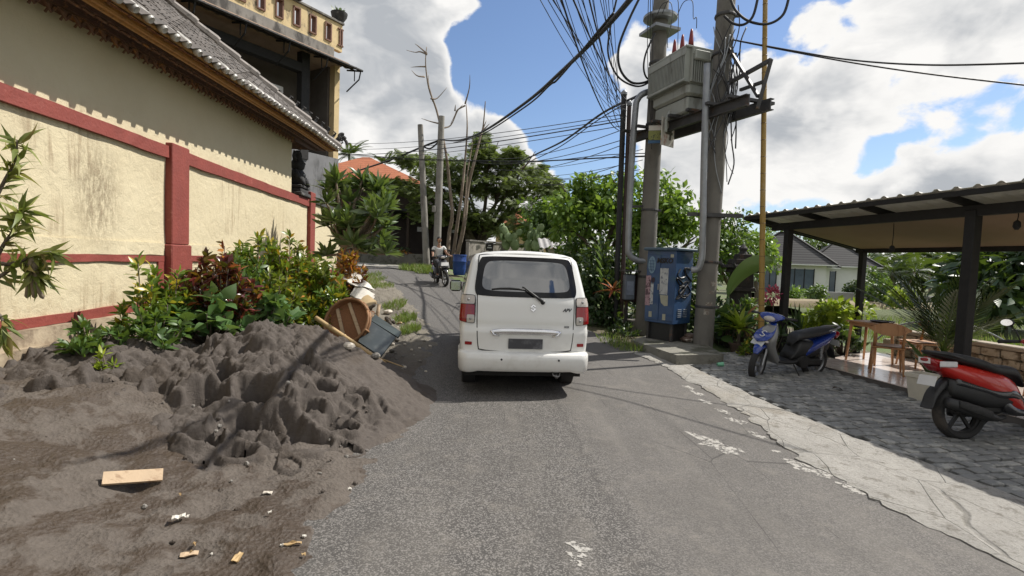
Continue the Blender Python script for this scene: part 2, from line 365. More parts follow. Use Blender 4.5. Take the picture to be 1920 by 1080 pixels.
# ---- cast concrete strip along the right road edge
m, t, b = newmat("concrete_strip"); p = t.pos()
c = t.mix(t.noise(p, 2.2, 7, .7), (.21, .20, .18), (.43, .41, .375)); c = t.mix(t.ramp(t.noise(p, 7, 6, .75), .52, .68), c, (.17, .155, .13)); c = t.mix(t.math('MULTIPLY', t.ramp(t.noise(p, 40, 5, .8), .5, .68), .6), c, (.15, .135, .115)); c = t.mix(t.math('MULTIPLY', t.ramp(t.noise(p, .8, 4, .6), .5, .66), .5), c, (.20, .17, .125))
ed = t.ramp(t.vor(vm_ := t.noise(p, 3, 3, .6, 0, True), 4.0, 'DISTANCE_TO_EDGE'), .012, .002) if False else t.ramp(t.vor(t.pos((1, .55, 1)), 2.3, 'DISTANCE_TO_EDGE'), .012, .003)
c = t.mix(t.math('MULTIPLY', ed, t.math('MULTIPLY', t.ramp(t.noise(p, 1.1, 3), .5, .6), .6)), c, (.13, .12, .10)); t.link(c, b.inputs[0]); b.inputs['Roughness'].default_value = .85
bump(t, b, t.math('ADD', t.noise(p, 22, 7, .75), t.math('MULTIPLY', ed, -.6)), .9, .03); CSTRIP = m
SL = [(-3, 3.9), (1, 3.62), (2.4, 3.25), (2.98, 3.07), (3.54, 2.86), (4.78, 2.70), (5.8, 2.76), (6.8, 2.74), (8.24, 2.55), (9.3, 2.25)]
SR = [(-3, 6.2), (1, 5.1), (2.5, 4.55), (3.7, 4.1), (5.2, 3.6), (6.4, 3.3), (8.4, 2.98), (9.3, 2.62)]
mb = MB(); NY = 220
def sp_(u, v):
    y = -2+v*11.2; l = lerp_pts(SL, y)+.11*fbm(y*2.3, 3.1)+.03*fbm(y*11, 7); r = lerp_pts(SR, y)+.03*fbm(y*3, 9)
    if u < .08: return Vector((l, y, gz(l, y)-.02))
    u = (u-.083)/.917; x = l+(r-l)*u; return Vector((x, y, gz(x, y)+.026+.012*fbm(x*2.5, y*2.5, 4)-.012*ss(.12, 0, u)))
mb.grid(sp_, 13, NY); struct("concrete_strip", mb, CSTRIP, False)
# worn patches of pale cement splashed on the asphalt
pt, t, b = newmat("cement_splash"); p = t.pos(); t.link(t.mix(t.noise(p, 30, 5, .7), (.22, .205, .185), (.50, .48, .44)), b.inputs[0]); b.inputs['Roughness'].default_value = .9
t.link(t.ramp(t.noise(p, 26, 7, .75), .44, .52), b.inputs['Alpha'])
mb = MB()
for px, py, r, k in ((1342, 836, .12, 1.9), (1372, 843, .06, 1), (1330, 832, .05, 1), (1392, 848, .03, 1), (1520, 880, .12, 1.2), (1545, 897, .05, 1), (1590, 915, .06, 1.5), (1610, 925, .05, 1), (1380, 790, .07, 1.6), (1355, 772, .06, 1.5), (1410, 812, .04, 1), (1425, 820, .05, 1), (1310, 740, .06, 2), (1325, 755, .05, 2), (1085, 1030, .06, 1), (1075, 1045, .035, 1), (1095, 1045, .03, 1), (1082, 1060, .03, 1), (1290, 728, .05, 2), (1655, 945, .06, 1.4), (1485, 868, .05, 1.3), (1455, 850, .035, 1)):
    q = gnd(px, py); nn = 22; o = len(mb.v); vs = [Vector((q.x, q.y, gz(q.x, q.y)+.009))]
    for j in range(nn):
        a = 2*math.pi*j/nn; rr = r*(1+.75*fbm(math.cos(a)*1.6+px, math.sin(a)*1.6+py)); x = q.x+rr*math.cos(a)-rr*.5*math.sin(a); y = q.y+k*rr*math.sin(a); vs.append(Vector((x, y, gz(x, y)+.007)))
    mb.add(vs, [(0, j+1, (j+1) % nn+1) for j in range(nn)])
struct("road_cement_stains", mb, pt)

# ---- block paving in front of the cafe
PA = R(11); PX = Vector((math.cos(PA), math.sin(PA), 0)); PY = Vector((-math.sin(PA), math.cos(PA), 0)); PO = Vector((5.9, 5.9, 0))   # cafe frame: PX away from the road, PY along it
def PW(a, b_, z=0.0): return PO+PX*a+PY*b_+Vector((0, 0, z))
pav = pm("paving_block", (.19, .19, .18), .78, .3, 2.2, .6, 60, c2=(.34, .33, .30), f2=(.5, .62), s2=5)
mb = MB(); rr = random.Random(3)
for j in range(82):
    for i in range(58):
        a = -4.6+i*.156+(.078 if j % 2 else 0)+rr.uniform(-.006, .006); bb = -5.6+j*.119+rr.uniform(-.004, .004)
        c = PW(a, bb)
        if c.x < lerp_pts(SR, c.y)+.06 or c.y > 9.6 or c.y < -.5 or a > 4: continue
        if a > .0 and bb < 2.95: continue
        if a > 0 and bb > 2.9+.68*a: continue
        w2, h2 = .072+rr.uniform(-.007, .003), .053+rr.uniform(-.006, .002); z = .012+rr.uniform(-.008, .008); tx, ty = rr.uniform(-.05, .05), rr.uniform(-.05, .05)
        def q(x, y, zz): return PW(a+x, bb+y, gz(c.x, c.y)+zz+x*tx+y*ty)
        k = .016; vs = [q(-w2, -h2, -.03), q(w2, -h2, -.03), q(w2, h2, -.03), q(-w2, h2, -.03), q(-w2, -h2, z), q(w2, -h2, z), q(w2, h2, z), q(-w2, h2, z), q(-w2+k, -h2+k, z+.01), q(w2-k, -h2+k, z+.01), q(w2-k, h2-k, z+.01), q(-w2+k, h2-k, z+.01)]
        mb.add(vs, [(0, 1, 5, 4), (1, 2, 6, 5), (2, 3, 7, 6), (3, 0, 4, 7), (4, 5, 9, 8), (5, 6, 10, 9), (6, 7, 11, 10), (7, 4, 8, 11), (8, 9, 10, 11)])
struct("paving", mb, pav)
mb = MB(); mb.grid(lambda u, v: (lambda q: Vector((q.x, q.y, gz(q.x, q.y)-.012)))(Vector((lerp_pts(SR, -1.5+v*11.2)-.1+u*4.6, -1.5+v*11.2, 0))), 10, 30)
struct("paving_bed", mb, pm("paving_joint", (.05, .05, .046), .95, .3, 20, .5, 60), True)

# ---- dirt verge and bank on the left
m, t, b = newmat("dirt"); p = t.pos(); sx, sy, sz = t.sep(p)
n1 = t.noise(p, 1.3, 6, .65, .3); n2 = t.noise(p, 14, 7, .75); c = t.mix(n2, (.048, .039, .032), (.155, .131, .110))
wet = t.math('MULTIPLY', t.ramp(n1, .47, .53), t.ramp(sy, 5.2, 3.8)); c = t.mix(wet, c, t.mix(n2, (.030, .021, .014), (.078, .056, .039)))
dry = t.ramp(sy, 7.2, 9.0); c = t.mix(t.math('MULTIPLY', dry, .8), c, t.mix(t.noise(p, 25, 6, .8), (.09, .08, .062), (.27, .245, .20)))
t.link(c, b.inputs[0]); b.inputs['Specular IOR Level'].default_value = .4
t.link(t.math('SUBTRACT', .95, t.math('MULTIPLY', wet, .42)), b.inputs['Roughness'])
bump(t, b, t.math('ADD', t.math('MULTIPLY', t.noise(p, 7, 7, .7), 1.2), t.math('MULTIPLY', t.vor(p, 38, 'F1'), .35)), .9, .03); DIRT = m
XE = [(0, -.55), (2.5, -.72), (3.1, -.98), (4, -.98), (5.15, -.78), (6, -1.0), (7.5, -1.22), (9, -1.2), (12, -1.9), (15.3, -3.1), (18.5, -4.3), (20.5, -5.6)]
def mudz(x, y):
    e = lerp_pts(XE, y)+.16*fbm(x*1.7, y*1.7, 2)+.05*fbm(x*8, y*8, 5)
    k = ss(e+.04, e-.5, x); h = .055*fbm(x*2.1, y*2.1, 1)+.03*fbm(x*6, y*6, 8)*(.3+k)+.012*fbm(x*19, y*19, 3)
    return gz(x, y)-.022+.07*k+h*ss(e+.1, e-.35, x)+bank(x, y)
mb = MB(); mb.grid(lambda u, v: (lambda x, y: Vector((x, y, mudz(x, y))))(lerp_pts(XE, .4+v*20.3)+.35-(1-u)*(6.6-2.6*v), .4+v*20.3), 130, 330)
struct("dirt_verge", mb, DIRT, True)

# ---- heap of dark sand
PK = Vector((-2.5, 6.05, 0))
def pile0(x, y):
    dx, dy = x-PK.x, y-PK.y
    r = math.sqrt((dx/(1.72 if dx > 0 else 3.3))**2+(dy/(2.55 if dy < 0 else 1.3))**2)
    h = .99*(1.06-math.sqrt(r*r+.018))
    # a second shoulder running to the left
    r2 = math.sqrt(((x+4.2)/1.7)**2+((y-5.35)/1.5)**2); h2 = .47*(1.0-math.sqrt(r2*r2+.03))+bank(x, y)*.9
    return max(h, h2)-.06+.5*max(0, .12-abs(h-h2))**2/.12
HOLES = []
for zx, zy, wx, dp in ((655, 505, .20, .22), (712, 440, .13, .12), (808, 485, .17, .20), (765, 557, .17, .17), (720, 600, .12, .12), (880, 585, .26, .15), (1005, 495, .16, .15), (650, 650, .15, .20), (755, 690, .13, .12), (960, 640, .22, .12), (1078, 605, .14, .20), (330, 505, .14, .30), (40, 590, .14, .20), (965, 405, .09, .12), (915, 385, .10, .09), (1105, 690, .09, .10), (910, 730, .09, .07), (600, 755, .09, .07), (520, 500, .14, .08), (440, 630, .08, .07), (860, 660, .10, .07), (1130, 520, .10, .06), (100, 540, .2, .08), (690, 420, .1, .06)):
    d = ray(zx*.5926, 440+zy*.5926); s = 2.0; o = Vector((0, 0, H))
    while s < 9:
        q = o+d*s
        if q.z < pile0(q.x, q.y): break
        s += .02
    HOLES.append((q.x, q.y, wx, dp))
def pilez(x, y):
    x2 = x+.06*fbm(x*3, y*3, 11); y2 = y+.06*fbm(x*3, y*3, 17)
    h = pile0(x2, y2); k = ss(-.02, .22, h)
    # rounded clods with creases between them
    bl = abs(mn.noise(Vector((x2*2.2, y2*2.6, 2))))*2; bl2 = abs(mn.noise(Vector((x2*6.3, y2*6.3, 5))))*2
    smooth = ss(-2.2, -1.7, x)*ss(4.9, 5.6, y)
    vq = Vector((x2*2.0+.25*fbm(x*4, y*4, 6), y2*2.8+.25*fbm(x*4, y*4, 8), 1)); dv, vp = mn.voronoi(vq); ck = min(1, (dv[1]-dv[0])*6); rv = mn.cell_vector(vp[0]*37.0); dq = vq-vp[0]; clod = ((rv.x-.5)*.11+(rv.y-.5)*.20*dq.x+(rv.z-.5)*.20*dq.y)*ck
    vq2 = Vector((x2*6.5+.4*fbm(x*9, y*9, 6), y2*7.5, 4)); d2, vp2 = mn.voronoi(vq2); r2_ = mn.cell_vector(vp2[0]*37.0); clod += (r2_.x-.5)*.045*min(1, (d2[1]-d2[0])*5)
    h += k*((.06*(bl-.3)+.03*(bl2-.3)+.05*(ck-.8)+clod-.04*abs(fbm(x*5, y*5, 21)))*(1-.8*smooth)+.05*fbm(x*1.7, y*1.7, 3)+.024*fbm(x*11, y*11, 9)*(1-.7*smooth)+.006*fbm(x*34, y*34, 1)*(1-.5*smooth))
    cv = Vector((x2*17, y2*17, 7)); d3, vp3 = mn.voronoi(cv); r3 = mn.cell_vector(vp3[0]*37.0); cs = .25+.35*abs(r3.x)
    if r3.y*.5+.5 > .80-.35*fbm(x*1.5, y*1.5, 31): h += k*.030*cs*max(0, 1-(d3[0]/cs)**2)*2*(1-.6*smooth)
    hd, hl = 0, 0
    for hx, hy, wx, dp in HOLES:
        if abs(x-hx) < wx*2.2 and abs(y-hy) < wx*2.2:
            q = math.sqrt(((x2-hx)/wx)**2+((y2-hy)/(wx*.72))**2); hd = max(hd, dp*1.35*ss(1.12, .55, q)); hl = max(hl, .045*math.exp(-((q-1.25)/.25)**2))
    h += hl*(1-min(1, hd*12))-hd
    # a drag furrow in front of the left shoulder
    f = (y2-(3.95+(x2+5.4)*.42)); h -= .09*math.exp(-(f/.09)**2)*ss(-2.9, -3.6, x)*k; h += .05*math.exp(-((f+.2)/.1)**2)*ss(-2.9, -3.6, x)*k
    return h
m, t, b = newmat("dark_sand"); p = t.pos(); n2 = t.noise(p, 26, 8, .75)
c = t.mix(n2, (.056, .047, .041), (.158, .136, .119)); c = t.mix(t.ramp(t.noise(p, 1.6, 5, .65), .52, .66), c, t.mix(n2, (.055, .044, .036), (.125, .105, .088))); t.link(c, b.inputs[0])
b.inputs['Roughness'].default_value = .95; b.inputs['Specular IOR Level'].default_value = .2
bump(t, b, t.math('ADD', t.noise(p, 16, 8, .8), t.math('MULTIPLY', t.noise(p, 90, 3, .7), .3)), .8, .035)
X0, X1, Y0, Y1, ST = -6.4, -.45, 3.0, 7.7, .0155
nx, ny = int((X1-X0)/ST), int((Y1-Y0)/ST)
def pv(u, v):
    x, y = X0+u*(X1-X0), Y0+v*(Y1-Y0); e = min(ss(0, .06, u), ss(0, .08, v), ss(0, .05, 1-v), ss(0, .04, 1-u)); return Vector((x, y, -.12+(pilez(x, y)+.12)*e))
mb = MB(); mb.grid(pv, nx, ny)
def pm_ok(f): return max(mb.v[i].z-mudz(mb.v[i].x, mb.v[i].y) for i in f[:2]) > -.04
mb.f = [f for f in mb.f if pm_ok(f)]; mb.m = [0]*len(mb.f)
obj("sand_pile", mb, m, None, True, top=("large heap of dark grey building sand pocked with hollows beside the wall", "sand pile"))
def surf(x, y): return max(mudz(x, y), pilez(x, y))
def onsurf(px, py):
    d = ray(px, py); o = Vector((0, 0, H)); s = 1.5
    while s < 40:
        q = o+d*s
        if q.z < surf(q.x, q.y): break
        s += .02
    return Vector((q.x, q.y, surf(q.x, q.y)))
# ================================================================== the cream house on the left
HANG = R(5.36)
house = thing("house", "single-storey house with a cream wall, red bands and a carved ochre eave under grey tiles", "house", (-4.53, 0, 0), HANG)
def HW(tt, s, z): return Vector((-4.53, 0, 0))+NW*tt+DW*s+Vector((0, 0, z))
m, t, b = newmat("cream_plaster"); p = t.pos(obj_=True); X, Y, Zz = t.sep(p)
n1 = t.noise(p, 1.1, 6, .6); c = t.mix(n1, (.51, .435, .285), (.62, .55, .385))
st = t.noise(t.pos((1, 5.5, .55), True), 1.5, 7, .7); mask = t.math('MULTIPLY', t.ramp(t.noise(p, .75, 3), .48, .64), t.ramp(Zz, 3.5, 3.0))
c = t.mix(t.math('MULTIPLY', t.math('MULTIPLY', t.ramp(st, .47, .66), mask), .75), c, (.27, .20, .125))
# the scabby water stain under the band, by the pillar
dx = t.math('MULTIPLY', t.math('SUBTRACT', Y, 6.35), 1.25); dz = t.math('MULTIPLY', t.math('SUBTRACT', Zz, 2.35), .85)
r = t.math('SQRT', t.math('ADD', t.math('MULTIPLY', dx, dx), t.math('MULTIPLY', dz, dz)))
blot = t.math('MULTIPLY', t.ramp(r, .75, .1), t.ramp(t.noise(t.pos((1, 3, 1.3), True), 4.2, 8, .8), .42, .62))
c = t.mix(t.math('MULTIPLY', blot, .8), c, (.25, .19, .12))
low = t.math('MULTIPLY', t.ramp(Zz, 1.5, .85), t.ramp(t.noise(p, 3.5, 7, .75), .42, .68)); c = t.mix(t.math('MULTIPLY', low, .55), c, (.36, .27, .16))
t.link(c, b.inputs[0]); b.inputs['Roughness'].default_value = .88; b.inputs['Specular IOR Level'].default_value = .25
hh = t.math('ADD', t.noise(p, 7, 6, .6, .5), t.math('MULTIPLY', t.noise(p, 45, 5, .7), .35)); hh = t.math('ADD', hh, t.math('MULTIPLY', blot, t.noise(p, 28, 5, .8))); bump(t, b, hh, .55, .035); CREAM = m
RED = pm("red_paint", (.215, .044, .032), .7, .2, 3.5, .45, 22, c2=(.34, .11, .085), f2=(.62, .75), s2=6, bd=.02)
PLIN = pm("plinth_cement", (.36, .29, .20), .9, .25, 3, .5, 20, c2=(.20, .15, .10), f2=(.45, .62), s2=2.5, bd=.02)
mb = MB()
mb.grid(lambda u, v: Vector((.012*fbm(u*9, v*3, 2)+.006*fbm(u*30, v*9, 4), -1+14.35*u, .3+v*4.45)), 120, 40, flip=False)
mb.box((-.16, 6.175, 2.5), (.3, 14.35, 4.4)); obj("wall", mb, CREAM, house)
mb = MB(); mb.grid(lambda u, v: Vector((.012*fbm(u*3, v*3, 2), 13.352+1.55*u, .3+v*2.9)), 14, 20); mb.box((-.1, 14.13, 1.75), (.18, 1.55, 2.85)); obj("fence_wall", mb, CREAM, house)
def band(name, s0, s1, z0, z1, px, mat=None, n=None, wob=.012):
    n = n or int((s1-s0)/.18)+2; m_ = MB()
    def f(u, v):
        s = s0+(s1-s0)*u; k = (0, 1, 2, 3)[round(v*3)]; tt = (-.02, px, px, -.02)[k]; z = (z0, z0, z1, z1)[k]
        return Vector((tt+(.006*fbm(s*3, k) if px > .02 else 0), s, z+wob*fbm(s*1.3, z0*3+(k > 1)*5)))
    m_.grid(f, n, 4); m_.add([f(0, k/3) for k in range(4)]+[f(1, k/3) for k in range(4)], [(0, 1, 2, 3), (7, 6, 5, 4)]); return obj(name, m_, mat or RED, house)
PILL = [(7.78, 8.26)]
band("band", -1, 7.78, 3.07, 3.24, .055); band("band", 8.26, 14.72, 3.06, 3.25, .055)
band("band", -1, 7.78, 1.52, 1.605, .03); band("band", 8.26, 14.72, 1.52, 1.61, .03)
band("ledge", -1, 7.72, 1.612, 1.79, .022, CREAM); band("ledge", 8.30, 14.70, 1.615, 1.79, .022, CREAM)
band("band", -1, 7.55, .835, .945, .04); band("band", 8.5, 14.6, .835, .945, .04)
for a, b_ in ((7.56, 7.74), (8.3, 8.5)): band("band", a, b_, .84, 1.60, .026, wob=.0, n=4)
def pillar(s0, s1, z0, z1, px, px2):
    m_ = MB(); m_.box((px/2-.05, (s0+s1)/2, (z1+1.78)/2), (px+.1, s1-s0, z1-1.78), bev=.012); m_.box((px2/2-.05, (s0+s1)/2-.01, (1.777+z0)/2), (px2+.1, s1-s0+.08, 1.777-z0), bev=.015); return obj("pillar", m_, RED, house)
pillar(7.78, 8.26, .70, 3.30, .10, .125); pillar(14.72, 15.17, .75, 3.48, .10, .12)
mb = MB()
mb.grid(lambda u, v: (lambda k, s: Vector(((-.02, .10, .12, .17, .17, .23, .23)[k]+.01*fbm(s*2, k), s, (.832, .83, .66, .655, .48, .475, .15)[k]+.008*fbm(s*1.5, k))))(6-round(v*6), -1+u*15.6), 90, 7, flip=True); obj("plinth", mb, PLIN, house)

# eave: carved ochre boards, dark soffit and a scalloped trim against the wall
def ev(s): return 4.025+.05*s-.05*ss(12, 15, s)
EW, ED = (.50, .27, .075), (.11, .055, .028)
m, t, b = newmat("carved_ochre"); p = t.pos(obj_=True); X, Y, Zz = t.sep(p)
c = t.mix(t.noise(p, 9, 6, .7), (.30, .14, .035), (.50, .265, .075)); c = t.mix(t.ramp(t.noise(p, 16, 6, .8), .5, .7), c, (.10, .05, .025)); t.link(c, b.inputs[0]); b.inputs['Roughness'].default_value = .55; bump(t, b, t.noise(p, 30, 5, .7), .6, .02); OCH = m
DKW = pm("dark_carved_wood", (.075, .034, .022), .65, .35, 8, .7, 35, c2=(.20, .09, .035), f2=(.55, .66), s2=12, bd=.02)
def strip(name, prof, mat, s0=-1.5, s1=14.95, n=70, parent=house, smooth=False):
    m_ = MB(); m_.grid(lambda u, v: (lambda k, s: Vector((prof[k][0], s, ev(s)+prof[k][1])))(round(v*(len(prof)-1)), s0+(s1-s0)*u), n, len(prof)); return obj(name, m_, mat, parent, smooth)
m_ = strip("eave_board", [(.74, .03), (.765, .02), (.775, -.015), (.76, -.035), (.62, .005), (.615, -.03), (.60, -.05), (.57, -.055), (.55, -.035), (.53, -.06), (.50, -.065), (.485, -.03)], OCH)
strip("soffit", [(.50, -.03), (.42, -.012), (.40, -.055), (.33, -.06), (.31, -.015), (.2, -.01), (.18, -.06), (.12, -.065), (.1, -.03), (-.02, -.03)], DKW)
# wave carving on the outer board, one lip each 0.32 m, and little leaf brackets further in
mb = MB(); s = -1.4
while s < 14.8:
    pts = [Vector((.755-.105*math.sin(math.pi*q)**1.4, s+.34*q, ev(s+.34*q)-.034+.030*math.sin(math.pi*q)**1.4)) for q in [i/10 for i in range(11)]]
    mb.tube(pts, .016, 5); pts2 = [v+Vector((-.028, .02, .004)) for v in pts[2:9]]; mb.tube(pts2, .007, 4); s += .34
obj("carving", mb, pm("carved_edge", (.13, .05, .02), .6, .3, 12, .3, 40), house)
mb = MB(); s = -1.3
while s < 13.2:
    z = ev(s)-.075
    mb.box((.07, s, z+.01), (.16, .22, .03)); mb.tube([(.12, s-.1, z+.02), (.14, s-.05, z-.035), (.14, s, z-.10), (.14, s+.05, z-.035), (.12, s+.1, z+.02)], [.014, .02, .012, .02, .014], 5)
    mb.tube([(.05, s, z+.02), (.1, s+.02, z-.05), (.06, s+.03, z-.09)], .015, 5)
    mb.tube([(.36, s-.08, z+.01), (.38, s, z-.005), (.36, s+.08, z+.01)], .016, 5); s += .205
mb.tube([(.06, -1.4+1.0*i, ev(-1.4+i)-.065) for i in range(15)], .02, 5); obj("eave_trim", mb, pm("trim_wood", (.16, .085, .055), .7, .3, 10, .5, 40, c2=(.32, .15, .05), f2=(.55, .65), s2=5), house)

# tiles: rows of curved pans, rounded caps at the eave
tile = pm("grey_tile", (.10, .085, .073), .7, .35, 4, .5, 50, c2=(.075, .068, .06), f2=(.5, .66), s2=6)
SLP = .8; tn = Vector((SLP, 0, 1)).normalized(); dsl = Vector((-1, 0, SLP)).normalized()
mb = MB(); rr = random.Random(5); TW, TL = .27, .25
for i in range(-4, 70):
    s = 14.72-i*TW
    if s < -1.4: break
    for j in range(26):
        base = Vector((.79, s, ev(s)-.005))+dsl*(TL*j); back = .79-base.x
        if 14.95-s < back*.985-.1 or back > 4.6: break
        q = rr.uniform(-.008, .008); lift = rr.uniform(0, .006); vs = []
        for L, hgt in ((-.02, .052), (TL+.015, .03)):
            for k in range(7):
                a = k/6; x = (a-.5)*TW*1.04; zz = .036*math.cos(a*math.pi*2+.5)*1.0 if a < .72 else .036*math.cos(.72*math.pi*2+.5)+(a-.72)*.12
                vs.append(base+dsl*L+Vector((0, x+q, 0))+tn*(hgt+lift+zz))
        for k in range(7): vs.append(vs[k]-tn*.014)
        mb.add(vs, [(k, k+1, 8+k, 7+k) for k in range(6)]+[(14+k, 15+k, k+1, k) for k in range(6)])
mb.mi = 1; s = 14.62
while s > -1.4:
    c0 = Vector((.812, s-.03, ev(s)+.018+rr.uniform(-.012, .012))); mb.lathe([(.001, -.045), (.042, -.05), (.056, -.02), (.056, .03), (.05, .16), (.03, .17)], c0, 10, Matrix((Vector((0, 1, 0)), Vector((SLP*.78, 0, .78)), dsl)).transposed()); s -= TW
obj("roof_tiles", mb, [tile, pm("pale_tile_cap", (.42, .40, .36), .4, .25, 8, .3, 30, c2=(.22, .20, .18), f2=(.5, .65))], house, ang=50)
mb = MB(); mb.add([(.76, -1.5, ev(-1.5)-.03), (.76, 15, ev(15)-.03), (-4.2, 10.1, ev(15)+SLP*4.9-.03), (-4.2, -1.5, ev(-1.5)+SLP*4.96-.03), (-4.2, 15, ev(15)-.03)], [(0, 1, 2, 3), (1, 4, 2)]); obj("roof_deck", mb, DKW, house)
mb = MB(); C0 = Vector((.78, 14.98, ev(15)+.05)); hd = Vector((-1, -1, SLP))
for j in range(16):
    a = C0+hd*(.33*j); b_ = C0+hd*(.33*j+.36); q = .03*(j % 2)
    mb.tube([a+Vector((0, 0, .045)), a+(b_-a)*.1+Vector((0, 0, .05)), b_+Vector((0, 0, .015))], [.115, .12, .092], 8)
obj("hip_ridge", mb, pm("ridge_tile", (.21, .185, .165), .75, .3, 5, .5, 40, c2=(.09, .08, .07), f2=(.5, .65)), house)
DARKSTONE = pm("dark_stone", (.045, .043, .042), .85, .4, 7, .8, 30, c2=(.18, .175, .165), f2=(.58, .7), s2=6, bd=.02)
mb = MB(); o = C0+Vector((.0, .05, .12))
for k, (sc, a0) in enumerate(((.22, 0), (.16, .5), (.13, 1.1))):
    pts = []
    for i in range(14):
        a = a0+i*.42; r_ = sc*(1-i*.055); pts.append(o+Vector((.10, .1, .06+.05*k))+Vector((r_*math.cos(a)*.8-sc*.5, r_*math.cos(a)*.5, r_*math.sin(a)+.03*k)))
    mb.tube(pts, [.05-.0025*i for i in range(14)], 6)
for i in range(9):
    q = o+hd*(.05+.13*i); mb.tube([q, q+Vector((.05, .08, .10)), q+Vector((.1, .04, .16-.008*i)), q+Vector((.06, -.03, .2-.01*i))], [.04, .035, .025, .01], 5)
obj("roof_ornament", mb, DARKSTONE, house)
mb = MB(); mb.box((-2.2, 13.33, 2.4), (3.9, .06, 4.3)); obj("gable_wall", mb, CREAM, house)

# low cream wall that carries on beyond the red pillar, with a stone coping
gw = thing("garden_wall", "cream garden wall with a grey stone coping carrying on behind the frangipani", "wall", HW(0, 17, .6), HANG)
mb = MB(); mb.box((-.14, .02, 1.15), (.2, 3.6, 2.9)); obj("wall", mb, CREAM, gw)
mb = MB(); mb.box((-.14, .02, 2.66), (.34, 3.66, .12), bev=.02); mb.box((-.14, .02, 2.77), (.24, 3.62, .1), bev=.02); obj("coping", mb, DARKSTONE, gw)
mb = MB(); mb.box((-.03, .02, .55), (.12, 3.55, .1)); obj("band", mb, RED, gw)
# guardian shrine on the corner
o = HW(-.12, 14.0, 3.26)
gs = thing("stone_guardian", "dark carved stone guardian statue on the wall corner under the eave tip", "statue", o, HANG)
mb = MB(); 
for z, w_, h in ((.06, .62, .1), (.16, .5, .1), (.26, .56, .08)): mb.box((0, .2, z), (w_*.8, w_*1.3, h), bev=.02)
obj("pedestal", mb, DARKSTONE, gs)
mb = MB(); mb.ball((0, .15, .52), .24, 10, 8, (1, 1.1, 1)); mb.ball((.02, .15, .85), .19, 10, 8); mb.ball((0, .15, 1.08), .13, 8, 6, (1, 1, 1.3))
for sgn in (-1, 1):
    mb.tube([(0, .15+.2*sgn, .66), (.12, .15+.28*sgn, .5), (.2, .15+.12*sgn, .42)], [.08, .07, .06], 7); mb.tube([(0, .15+.12*sgn, .4), (.2, .15+.2*sgn, .42), (.22, .15+.17*sgn, .3)], [.11, .1, .08], 7)
    mb.tube([(0, .15+.17*sgn, .95), (0, .15+.3*sgn, 1.05), (0, .15+.26*sgn, 1.2)], [.06, .045, .015], 6); mb.ball((.17, .15+.07*sgn, .9), .035, 6, 4)
obj("figure", mb, pm("black_stone", (.03, .03, .03), .85, .4, 7, .8, 30, c2=(.10, .10, .09), f2=(.6, .7)), gs, True)
mb = MB(); mb.ball((.17, .10, .58), .05, 7, 5); mb.ball((.17, .2, .585), .05, 7, 5); obj("flowers", mb, pm("offering_white", (.6, .58, .5), .7), gs, True)

# ================================================================== two-storey building behind
BA = R(32); BE = Vector((math.sin(BA), math.cos(BA), 0)); BN = Vector((BE.y, -BE.x, 0)); BO = P(640, 200, 21); BO.z = 0
def FP(px, py, tt=0.0):
    d = ray(px, py); q = BO+BN*tt; k = q.dot(BN)/d.dot(BN); p = Vector((0, 0, H))+d*k; return (p-BO).dot(BE), p.z
bld = thing("apartment_building", "weathered two-storey building with a balustraded roof terrace behind the tiled roof", "building", BO, -BA)     # local x = out, y = along the front
GREYC = pm("weathered_concrete", (.21, .195, .175), .9, .3, 1.2, .5, 20, c2=(.06, .055, .05), f2=(.47, .64), s2=1.8, strk=(1, 1, .5))
OLDCR = pm("old_cream_paint", (.60, .46, .25), .85, .2, 2, .4, 25, c2=(.13, .11, .085), f2=(.53, .70), s2=2.4, strk=(1, 1, .55))
BLK = pm("black_metal", (.014, .013, .012), .8, .3, 5, .1, 30)
L = -7.6
mb = MB(); mb.box((-.15, L/2-.4, 9.6), (.36, -L-.8+.75, .48)); obj("slab_edge", mb, GREYC, bld)
mb = MB(); mb.box((-3, L/2, 9.32), (6, -L, .12)); mb.box((.18, L/2+.05, 9.335), (.3, -L, .06)); obj("slab", mb, pm("pink_plaster", (.42, .30, .22), .85, .2, 3, .3), bld)
mb = MB(); nb = 11; st_ = -L/nb
for i in range(nb): mb.box((-.12, L+st_*(i+.5), 10.36), (.2, st_*.56, 1.04))
mb.box((-.12, L/2, 9.93), (.19, -L, .2)); mb.box((-.12, L/2, 10.80), (.19, -L, .16)); obj("balustrade", mb, OLDCR, bld)
mb = MB()
for i in range(nb+1):
    for a, w_ in ((-1, .05), (1, .05)): mb.box((-.1, min(-.03, L+st_*i+a*.13), 10.37), (.25, w_, .68))
    mb.box((-.1, min(-.1, L+st_*i), 10.05), (.25, .26, .05)); mb.box((-.1, min(-.1, L+st_*i), 10.69), (.25, .26, .05))
obj("baluster_frame", mb, pm("rust_brown", (.17, .085, .055), .8, .3, 6, .3), bld)
mb = MB(); mb.box((-.12, L/2, 10.93), (.34, -L+.1, .09), bev=.015); obj("handrail", mb, GREYC, bld)
mb = MB(); mb.box((-.28, -.12, 7.2), (.3, .24, 4.2)); obj("pillar", mb, OLDCR, bld)
mb = MB(); mb.box((-.2, -1.62, 7.3), (.3, .34, 4.0)); mb.box((-.2, -4.7, 8.65), (.3, 5.9, .32)); obj("post", mb, BLK, bld)
mb = MB(); mb.box((-3.2, L/2, 6.2), (3.2, -L, 6.2)); mb.box((-1.2, -7.4, 6.2), (2.6, .3, 6.2)); mb.box((-1.3, -.19, 6.2), (1.6, .2, 6.2)); obj("back_wall", mb, pm("dim_render", (.12, .105, .09), .9, .25, 2, .3), bld)
